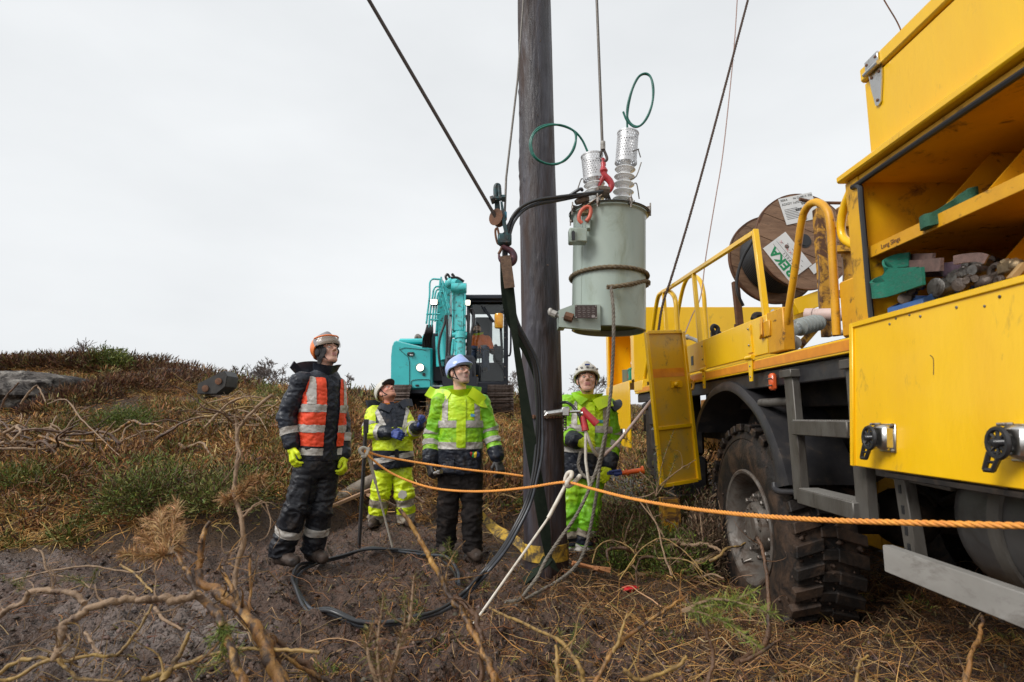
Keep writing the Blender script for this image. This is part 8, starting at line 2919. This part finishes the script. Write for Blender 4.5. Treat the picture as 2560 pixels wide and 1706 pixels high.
def limb(pts, r0, r1, n=7, seed=0, sides=9, knots=True):
    if r0 > .0075:
        r0, r1 = r0 * .64, r1 * .7
    p = spline(pts, n + 3)
    k = len(p)
    sides = max(sides, 8)
    rn = np.random.default_rng(seed)
    wob = fbm(np.stack([np.arange(k) * .35 + seed * 3.3, np.zeros(k), np.zeros(k)], -1), 3, seed) - .5
    r = np.linspace(r0, r1, k) * (1 + .45 * wob)
    p = p + np.stack([fbm(np.stack([np.arange(k) * .4, np.full(k, j * 7.0 + seed), np.zeros(k)], -1), 2, seed + 3) - .5 for j in range(3)], -1) * r0 * .9
    kink = np.cumsum(np.random.default_rng(seed + 5).normal(size=(k, 3)), 0)
    kink -= np.linspace(0, 1, k)[:, None] * kink[-1]
    p = p + kink * r0 * .16
    m = MB()
    m.tube(p, r, sides)
    ctr = np.repeat(p, sides, 0)
    V = m.v[0]
    m.v[0] = ctr + (V - ctr) * (1 + .75 * (fbm(V / max(r0, .004) * [.55, .55, .3] + seed, 3, seed + 9) - .5))[:, None]
    if knots:
        for q in range(max(1, k // 8)):
            i = rn.integers(2, k - 2)
            d = unit(rn.normal(size=3) + [0, 0, .4])
            m.tube([p[i], p[i] + d * r[i] * 2.2], [r[i] * .55, r[i] * .2], 6)
            if r0 > .004:
                d2 = unit(d + rn.normal(size=3) * .5 + [0, 0, .2])
                L = rn.uniform(.05, .16)
                e1 = p[i] + d * L * .5
                e2 = e1 + d2 * L * .5
                m.tube(spline([p[i], e1, e2, e2 + unit(d2 + rn.normal(size=3) * .6) * L * .35], 3), np.linspace(max(r[i] * .3, .002), .0009, 10), 5)
    return m


def spray(base, tips, nneedle, pal, L=.024, W=.0028, thick=.004):
    """a gorse spray: thin stems with short needles all along"""
    lst = []
    m = MB()
    for t in tips:
        p = spline([base, (np.asarray(base) + t) / 2 + rng.normal(size=3) * .015, np.asarray(t)], 10)
        m.tube(p, np.linspace(thick, thick * .35, len(p)), 5)
        i = rng.uniform(.15, 1, nneedle) * (len(p) - 1.001)
        a = i.astype(int)
        P0 = p[a] + (p[a + 1] - p[a]) * (i - a)[:, None]
        ax = unit(p[-1] - p[0])
        D = rng.normal(size=(nneedle, 3)) + ax * .9
        D /= np.linalg.norm(D, axis=1, keepdims=True)
        c = pick(nneedle, pal, .25)
        lst.append(blades(P0, D, L * rng.uniform(.5, 1.5, nneedle), np.full(nneedle, W), .2 * rng.normal(size=(nneedle, 3)), 2, c * .8, c * 1.15, .25))
    return m, lst


def foliage(lst, r, name='needles'):
    V, T, C = merge(lst)
    finish(np_mesh(name, V - base_of(r), T, C), name, M_leaf, r, 0)


BRN = [(.36, .205, .085), (.27, .145, .06), (.44, .27, .125)]
LIME = [(.16, .20, .03), (.24, .25, .05), (.11, .15, .028)]
ug = root('uprooted_gorse', P(690, 1790, 1.75), 'uprooted gorse stump with torn branches filling the near corner', 'stump')
z8 = lambda a, b, Y=1.9: P(a / 1.81, 840 + b / 1.81, Y)
for pts, r0, r1, mt, nm, sd_ in (
        ([z8(1400, 1720, 1.7), z8(1250, 1568, 1.72), z8(1150, 1350, 1.8), z8(1000, 1170, 1.88), z8(905, 1040, 1.95), z8(915, 930, 1.98), z8(940, 850, 2.0)], .036, .009, M_branch, 'trunk', 1),
        ([z8(1120, 1720, 1.6), z8(1060, 1400, 1.68), z8(990, 1260, 1.75), z8(910, 1190, 1.8), z8(840, 1060, 1.85), z8(790, 980, 1.9)], .022, .007, M_branch, 'branch', 2),
        ([z8(1000, 1245, 1.82), z8(890, 1172, 1.8), z8(800, 1185, 1.78), z8(700, 1180, 1.76), z8(600, 1170, 1.74), z8(490, 1172, 1.72), z8(385, 1210, 1.70), z8(315, 1262, 1.68), z8(275, 1320, 1.66), z8(262, 1400, 1.64), z8(235, 1470, 1.6)], .018, .011, M_branch_g, 'branch', 3),
        ([z8(385, 1210, 1.7), z8(320, 1165, 1.72), z8(250, 1150, 1.74), z8(150, 1148, 1.76), z8(80, 1215, 1.76), z8(-20, 1275, 1.76)], .012, .012, M_branch_g, 'branch', 4),
        ([z8(1072, 1250, 1.9), z8(1070, 1100, 2.0), z8(1100, 880, 2.02), z8(1060, 720, 2.05), z8(1068, 560, 2.08), z8(1072, 440, 2.1), z8(1140, 350, 2.1), z8(1230, 268, 2.12)], .014, .008, M_branch_g, 'branch', 5),
        ([z8(1072, 450, 2.1), z8(1066, 355, 2.1)], .010, .005, M_branch_g, 'branch', 6),
        ([z8(1100, 820, 2.02), z8(1140, 780, 2.02), z8(1180, 750, 2.04), z8(1215, 770, 2.05)], .005, .002, M_branch_g, 'twig', 7),
        ([z8(1120, 1260, 1.85), z8(1130, 1150, 1.88), z8(1125, 1010, 1.9), z8(1150, 950, 1.92)], .009, .003, M_branch, 'branch', 8),
        ([z8(1090, 1230, 1.84), z8(1040, 1120, 1.86), z8(1000, 1060, 1.88), z8(1045, 1030, 1.88)], .012, .003, M_branch, 'branch', 9),
        ([z8(1330, 1720, 1.8), z8(1290, 1560, 1.82), z8(1240, 1400, 1.84), z8(1160, 1290, 1.86)], .028, .014, M_branch_d, 'branch', 10),
        ([z8(1500, 1720, 1.85), z8(1440, 1560, 1.9), z8(1330, 1440, 1.9), z8(1200, 1330, 1.88)], .022, .010, M_branch_d, 'branch', 11),
        ([z8(1560, 1600, 1.9), z8(1440, 1540, 1.9), z8(1300, 1450, 1.86), z8(1230, 1420, 1.85)], .012, .007, M_branch, 'branch', 12)):
    limb(pts, r0, r1, 7, sd_).build(nm, mt, ug, 60)
m, l1 = spray(z8(780, 985, 1.9), [z8(a, b, 1.9 + .1 * k) for k, (a, b) in enumerate(((560, 985), (640, 900), (660, 830), (735, 790), (805, 755), (820, 860), (700, 940)))], 520, BRN, .032, .0034)
m.build('twig', M_branch_g, ug)
m, l2 = spray(z8(1060, 722, 2.05), [z8(a, b, 2.04) for a, b in ((1015, 735), (1110, 700), (1190, 640), (1130, 650))], 260, BRN, .03, .003)
m.build('twig', M_branch_g, ug)
m, l3 = spray(z8(1000, 1330, 1.7), [z8(a, b, 1.68) for a, b in ((940, 1390), (1090, 1430), (900, 1500), (1060, 1340))], 110, GORSE + LIME, .026, .0026)
m.build('twig', M_branch_g, ug)
foliage(l1 + l2 + l3, ug)
for k, (pts, r0, r1, lab) in enumerate((
        ([z8(-20, 1540, 1.75), z8(80, 1470, 1.78), z8(200, 1452, 1.8), z8(300, 1462, 1.82), z8(420, 1432, 1.84), z8(530, 1435, 1.86), z8(610, 1350, 1.9), z8(690, 1215, 1.95)], .009, .006, 'long yellow root crossing the near left corner'),
        ([z8(-10, 1560, 1.6), z8(70, 1545, 1.62), z8(240, 1465, 1.65), z8(300, 1500, 1.65), z8(380, 1550, 1.65), z8(560, 1568, 1.65)], .008, .006, 'yellow forked root along the bottom left edge'),
        ([z8(740, 1560, 1.75), z8(800, 1470, 1.8), z8(860, 1350, 1.85)], .017, .006, 'split yellow stump spike in front of the mud'),
        ([z8(640, 1560, 1.75), z8(720, 1530, 1.78), z8(900, 1460, 1.8), z8(1080, 1425, 1.8), z8(1290, 1432, 1.78), z8(1448, 1430, 1.75)], .007, .0045, 'thin yellow root lying across the stump'),
        ([z8(150, 965, 3.2), z8(190, 985, 3.18), z8(200, 1050, 3.15), z8(240, 1085, 3.15), z8(300, 1090, 3.15)], .010, .006, 'hooked root end standing in the pale mud'),
        ([z8(60, 1110, 3.0), z8(200, 1070, 3.0), z8(400, 1040, 3.0), z8(520, 1060, 3.0), z8(620, 1070, 3.0), z8(690, 1045, 3.0)], .0085, .006, 'long brown root lying on the pale mud'),
        ([z8(545, 1035, 2.9), z8(610, 1075, 2.85), z8(640, 1110, 2.8), z8(690, 1160, 2.75)], .006, .004, 'thin reddish twig on the pale mud'),
        ([z8(700, 1230, 2.5), z8(740, 1280, 2.45), z8(830, 1330, 2.4)], .007, .005, 'short grey root piece in the dark mud'),
        ([z8(390, 1345, 2.3), z8(420, 1400, 2.25), z8(460, 1440, 2.2)], .011, .006, 'pale reddish stub near the bottom left'),
        ([P(1100, 1770, 1.75), P(1239, 1706, 1.78), P(1219, 1658, 1.82), P(1192, 1600, 1.88), P(1154, 1539, 1.93), P(1120, 1485, 1.97), P(1086, 1424, 2.0), P(1056, 1362, 2.03), P(1000, 1274, 2.06)][1:], .017, .011, 'thick orange brown gorse stick rising at the centre bottom'),
        ([P(1199, 1720, 1.85), P(1199, 1631, 1.87), P(1192, 1566, 1.9), P(1175, 1522, 1.93), P(1134, 1492, 1.96)], .013, .012, 'second dark limb leaning on the centre stick'),
        ([P(1465, 1740, 1.7), P(1489, 1706, 1.72), P(1543, 1620, 1.78), P(1597, 1576, 1.82), P(1671, 1522, 1.86), P(1716, 1492, 1.9)], .0125, .005, 'forked yellow brown branch right of the centre'),
        ([P(1533, 1635, 1.77), P(1550, 1590, 1.78), P(1568, 1537, 1.8)], .006, .003, 'small upright twig on the forked branch'),
        ([P(1560, 1675, 1.75), P(1607, 1695, 1.75), P(1696, 1665, 1.78), P(1716, 1640, 1.8)], .0065, .004, 'pale bent twig below the forked branch'),
        ([P(1770, 1720, 1.75), P(1780, 1645, 1.78), P(1765, 1576, 1.8), P(1735, 1532, 1.82), P(1716, 1500, 1.85)], .011, .006, 'dark crooked stem before the wheel'),
        ([P(1844, 1660, 2.6), P(1908, 1615, 2.75), P(1918, 1546, 2.85), P(1918, 1418, 2.95), P(1893, 1344, 3.05)], .021, .011, 'dark brown stick leaning against the wheel'),
        ([P(1850, 1655, 2.6), P(1905, 1630, 2.62), P(1955, 1598, 2.65)], .013, .007, 'short dark stick on the straw before the tyre'),
        ([P(2410, 1720, 1.9), P(2425, 1635, 1.95), P(2450, 1586, 2.0), P(2460, 1532, 2.05)], .013, .008, 'brown stick in the near right corner'),
        ([P(1460, 1706, 1.9), P(1440, 1660, 1.92), P(1400, 1610, 2.1), P(1330, 1575, 2.4), P(1270, 1545, 2.7), P(1225, 1520, 3.0)], .011, .008, 'knobbly yellow root running from stake to near edge'),
        ([P(1395, 1720, 1.5), P(1398, 1660, 1.52), P(1388, 1615, 1.55)], .010, .006, 'yellow green broken twig end near bottom centre'),
        ([P(2140, 1720, 1.6), P(2150, 1660, 1.65), P(2170, 1640, 1.68)], .004, .003, 'thin straw coloured stalk under the step bar'),
        ([P(1646, 1396, 3.9), P(1715, 1400, 3.8), P(1755, 1428, 3.7), P(1810, 1468, 3.5)], .0055, .003, 'thin pale root reaching toward the wheel'),
        ([P(1550, 1450, 3.9), P(1600, 1375, 4.0), P(1650, 1345, 4.0), P(1690, 1360, 3.95), P(1735, 1400, 3.85), P(1770, 1450, 3.7), P(1840, 1475, 3.4)], .0055, .003, 'arching yellow root between gorse and wheel'),
        ([P(1480, 1408, 4.4), P(1490, 1372, 4.45), P(1520, 1353, 4.45), P(1560, 1362, 4.4), P(1588, 1390, 4.3), P(1570, 1420, 4.2), P(1545, 1440, 4.15)], .006, .004, 'pale arched root loop beside the pole'),
        ([P(1660, 1345, 4.35), P(1630, 1290, 4.4), P(1610, 1250, 4.45), P(1585, 1247, 4.45)], .009, .005, 'grey branch rising in front of the gorse'),
        ([P(1680, 1440, 3.7), P(1655, 1370, 3.9), P(1640, 1310, 4.1), P(1600, 1255, 4.2)], .011, .006, 'bare grey stem crossing the gorse thicket'),
        ([P(1550, 1245, 4.6), P(1620, 1240, 4.5), P(1660, 1205, 4.45), P(1705, 1170, 4.45), P(1740, 1150, 4.5)], .006, .003, 'thin bare twig crossing the open locker door'),
        ([P(1600, 1180, 4.6), P(1640, 1215, 4.5), P(1690, 1240, 4.45)], .005, .003, 'thin twig under the locker door corner'))):
    mt = M_branch if k in (9, 11, 17) else M_branch_d if k in (10, 14, 15, 16) else M_branch_g if k in (4, 5, 7, 8, 24, 25, 26, 27) else M_root_y
    limb(pts, r0, r1, 7, 40 + k, 8).build('stick' if 'stick' in lab or 'twig' in lab or 'stem' in lab else 'root', mt, None, 60, lab, 'stick' if 'root' not in lab else 'root', loc=pts[0])
gs = root('gorse_sprig', P(1706, 1527, 1.75), 'yellow green gorse sprig hanging before the wheel', 'sprig', 'gorse sprigs close to the camera')
m, l1 = spray(P(1706, 1527, 1.8), [P(1942, 1537, 1.62), P(1893, 1478, 1.65), P(1850, 1500, 1.66), P(1893, 1615, 1.66), P(1820, 1560, 1.7), P(1900, 1520, 1.6)], 210, LIME, .024, .0024, .005)
m.build('twig', M_branch_g, gs)
foliage(l1, gs)
gs = root('gorse_sprig', P(955, 1740, 1.45), 'blurred upright brown gorse sprig with green tips near bottom centre', 'sprig', 'gorse sprigs close to the camera')
m, l1 = spray(P(955, 1740, 1.45), [P(958, 1495, 1.5), P(930, 1560, 1.5), P(1010, 1560, 1.48), P(1035, 1440, 1.55), P(905, 1610, 1.48)], 130, [(.22, .12, .055), (.17, .09, .05), (.13, .12, .03)], .026, .0026, .006)
m.build('twig', M_branch_g, gs)
foliage(l1, gs)
for k, (b, tips, lab) in enumerate(((P(1640, 1240, 4.45), [(1560, 1085), (1640, 1115), (1685, 1075), (1690, 1140), (1610, 1160)], 'dark green gorse sprig in front of the locker door'), (P(1135, 1410, 4.4), [(1080, 1375), (1110, 1365), (1140, 1380), (1125, 1345)], 'small green gorse sprig by the boots of the green jacket man'),
                                    (P(1420, 1640, 2.2), [(1400, 1580), (1440, 1560), (1470, 1600)], 'olive gorse sprig lying in the near mud'), (P(1010, 1560, 2.7), [(960, 1500), (1010, 1480), (1060, 1520)], 'olive gorse sprig inside the cable coil'),
                                    (P(225, 1470, 2.9), [(160, 1440), (240, 1425), (150, 1455)], 'small green sprig on the pale mud'), (P(60, 1470, 2.9), [(10, 1445), (70, 1430)], 'green tuft at the left edge of the mud'))):
    gs = root('gorse_sprig', b, lab, 'sprig')
    Yb = float(b[1])
    m, l1 = spray(b, [P(u, v, Yb + .02) for u, v in tips], 110, GORSE + ([] if k == 0 else OLIVE), .02 * max(1, Yb / 3), .0022 * max(1, Yb / 3), .004)
    m.build('twig', M_branch_g, gs)
    foliage(l1, gs)


# heaps of grubbed-up roots on the slope
def root_pile(u, v, Y, W, H, n, label, seed, mats):
    rn = np.random.default_rng(seed)
    c = P(u, v, Y)
    c = gpt(c[0], c[1])
    r = root('root_pile', c, label, 'root pile', 'heaps of grubbed up roots')
    for k in range(n):
        a = rn.uniform(-pi, pi)
        L = rn.uniform(.3, .95) * W
        b = c + [rn.normal() * W * .32, rn.normal() * W * .2, rn.uniform(0, H * .75) * max(0, 1 - abs(rn.normal()) * .5)]
        d = unit([math.cos(a), math.sin(a) * .6, rn.uniform(-.12, .55)])
        pts = [b]
        for j in range(4):
            d = unit(d + rn.normal(size=3) * [.3, .3, .28] - [0, 0, .06 * j])
            q = pts[-1] + d * L / 4
            q[2] = max(q[2], float(gz_at(q[0], q[1])[0]) + .01)
            pts.append(q)
        r0 = rn.uniform(.014, .042)
        limb(pts, r0, r0 * .35, 2, seed + k, 6, False).build('root', mats[k % len(mats)], r, 60)
    return r


root_pile(60, 1105, 7.6, 1.3, .8, 84, 'dark tangled root heap at the left edge of the slope', 5, [M_branch_d, M_branch_g, M_branch])
root_pile(620, 1080, 9.4, 1.4, .6, 60, 'pale tangled root heap behind the vested man', 9, [M_branch_g, M_root_y, M_branch_g, M_branch_d])
root_pile(330, 1150, 8.2, 1.3, .25, 22, 'loose spread of roots in the middle of the slope', 14, [M_branch_g, M_branch_d])
root_pile(1690, 1330, 4.55, .55, .42, 30, 'tangle of pale roots between gorse and truck wheel', 21, [M_branch_g, M_branch_g, M_root_y, M_branch_d])
for pts, r0, r1, lab in (([P(118, 1010, 7.4), P(165, 1000, 7.4), P(202, 1048, 7.2), P(250, 1095, 7.0), P(300, 1140, 6.8)], .016, .007, 'long bent root arching out of the left heap'),
                         ([P(50, 1010, 7.5), P(85, 967, 7.5), P(95, 968, 7.5), P(114, 1005, 7.4)], .02, .010, 'upright angular root standing over the left heap'),
                         ([P(2, 1020, 7.5), P(20, 985, 7.5), P(47, 957, 7.5)], .022, .012, 'dark root prong at the left picture edge'),
                         ([P(480, 1035, 9.5), P(520, 1008, 9.5), P(575, 995, 9.4), P(600, 980, 9.3), P(625, 1000, 9.3), P(680, 1005, 9.2)], .017, .008, 'curved pale root under the black bucket')):
    limb(pts, r0, r1, 7, 77, 7).build('root', M_branch_g if 'dark' not in lab else M_branch_d, None, 60, lab, 'root', loc=pts[0])
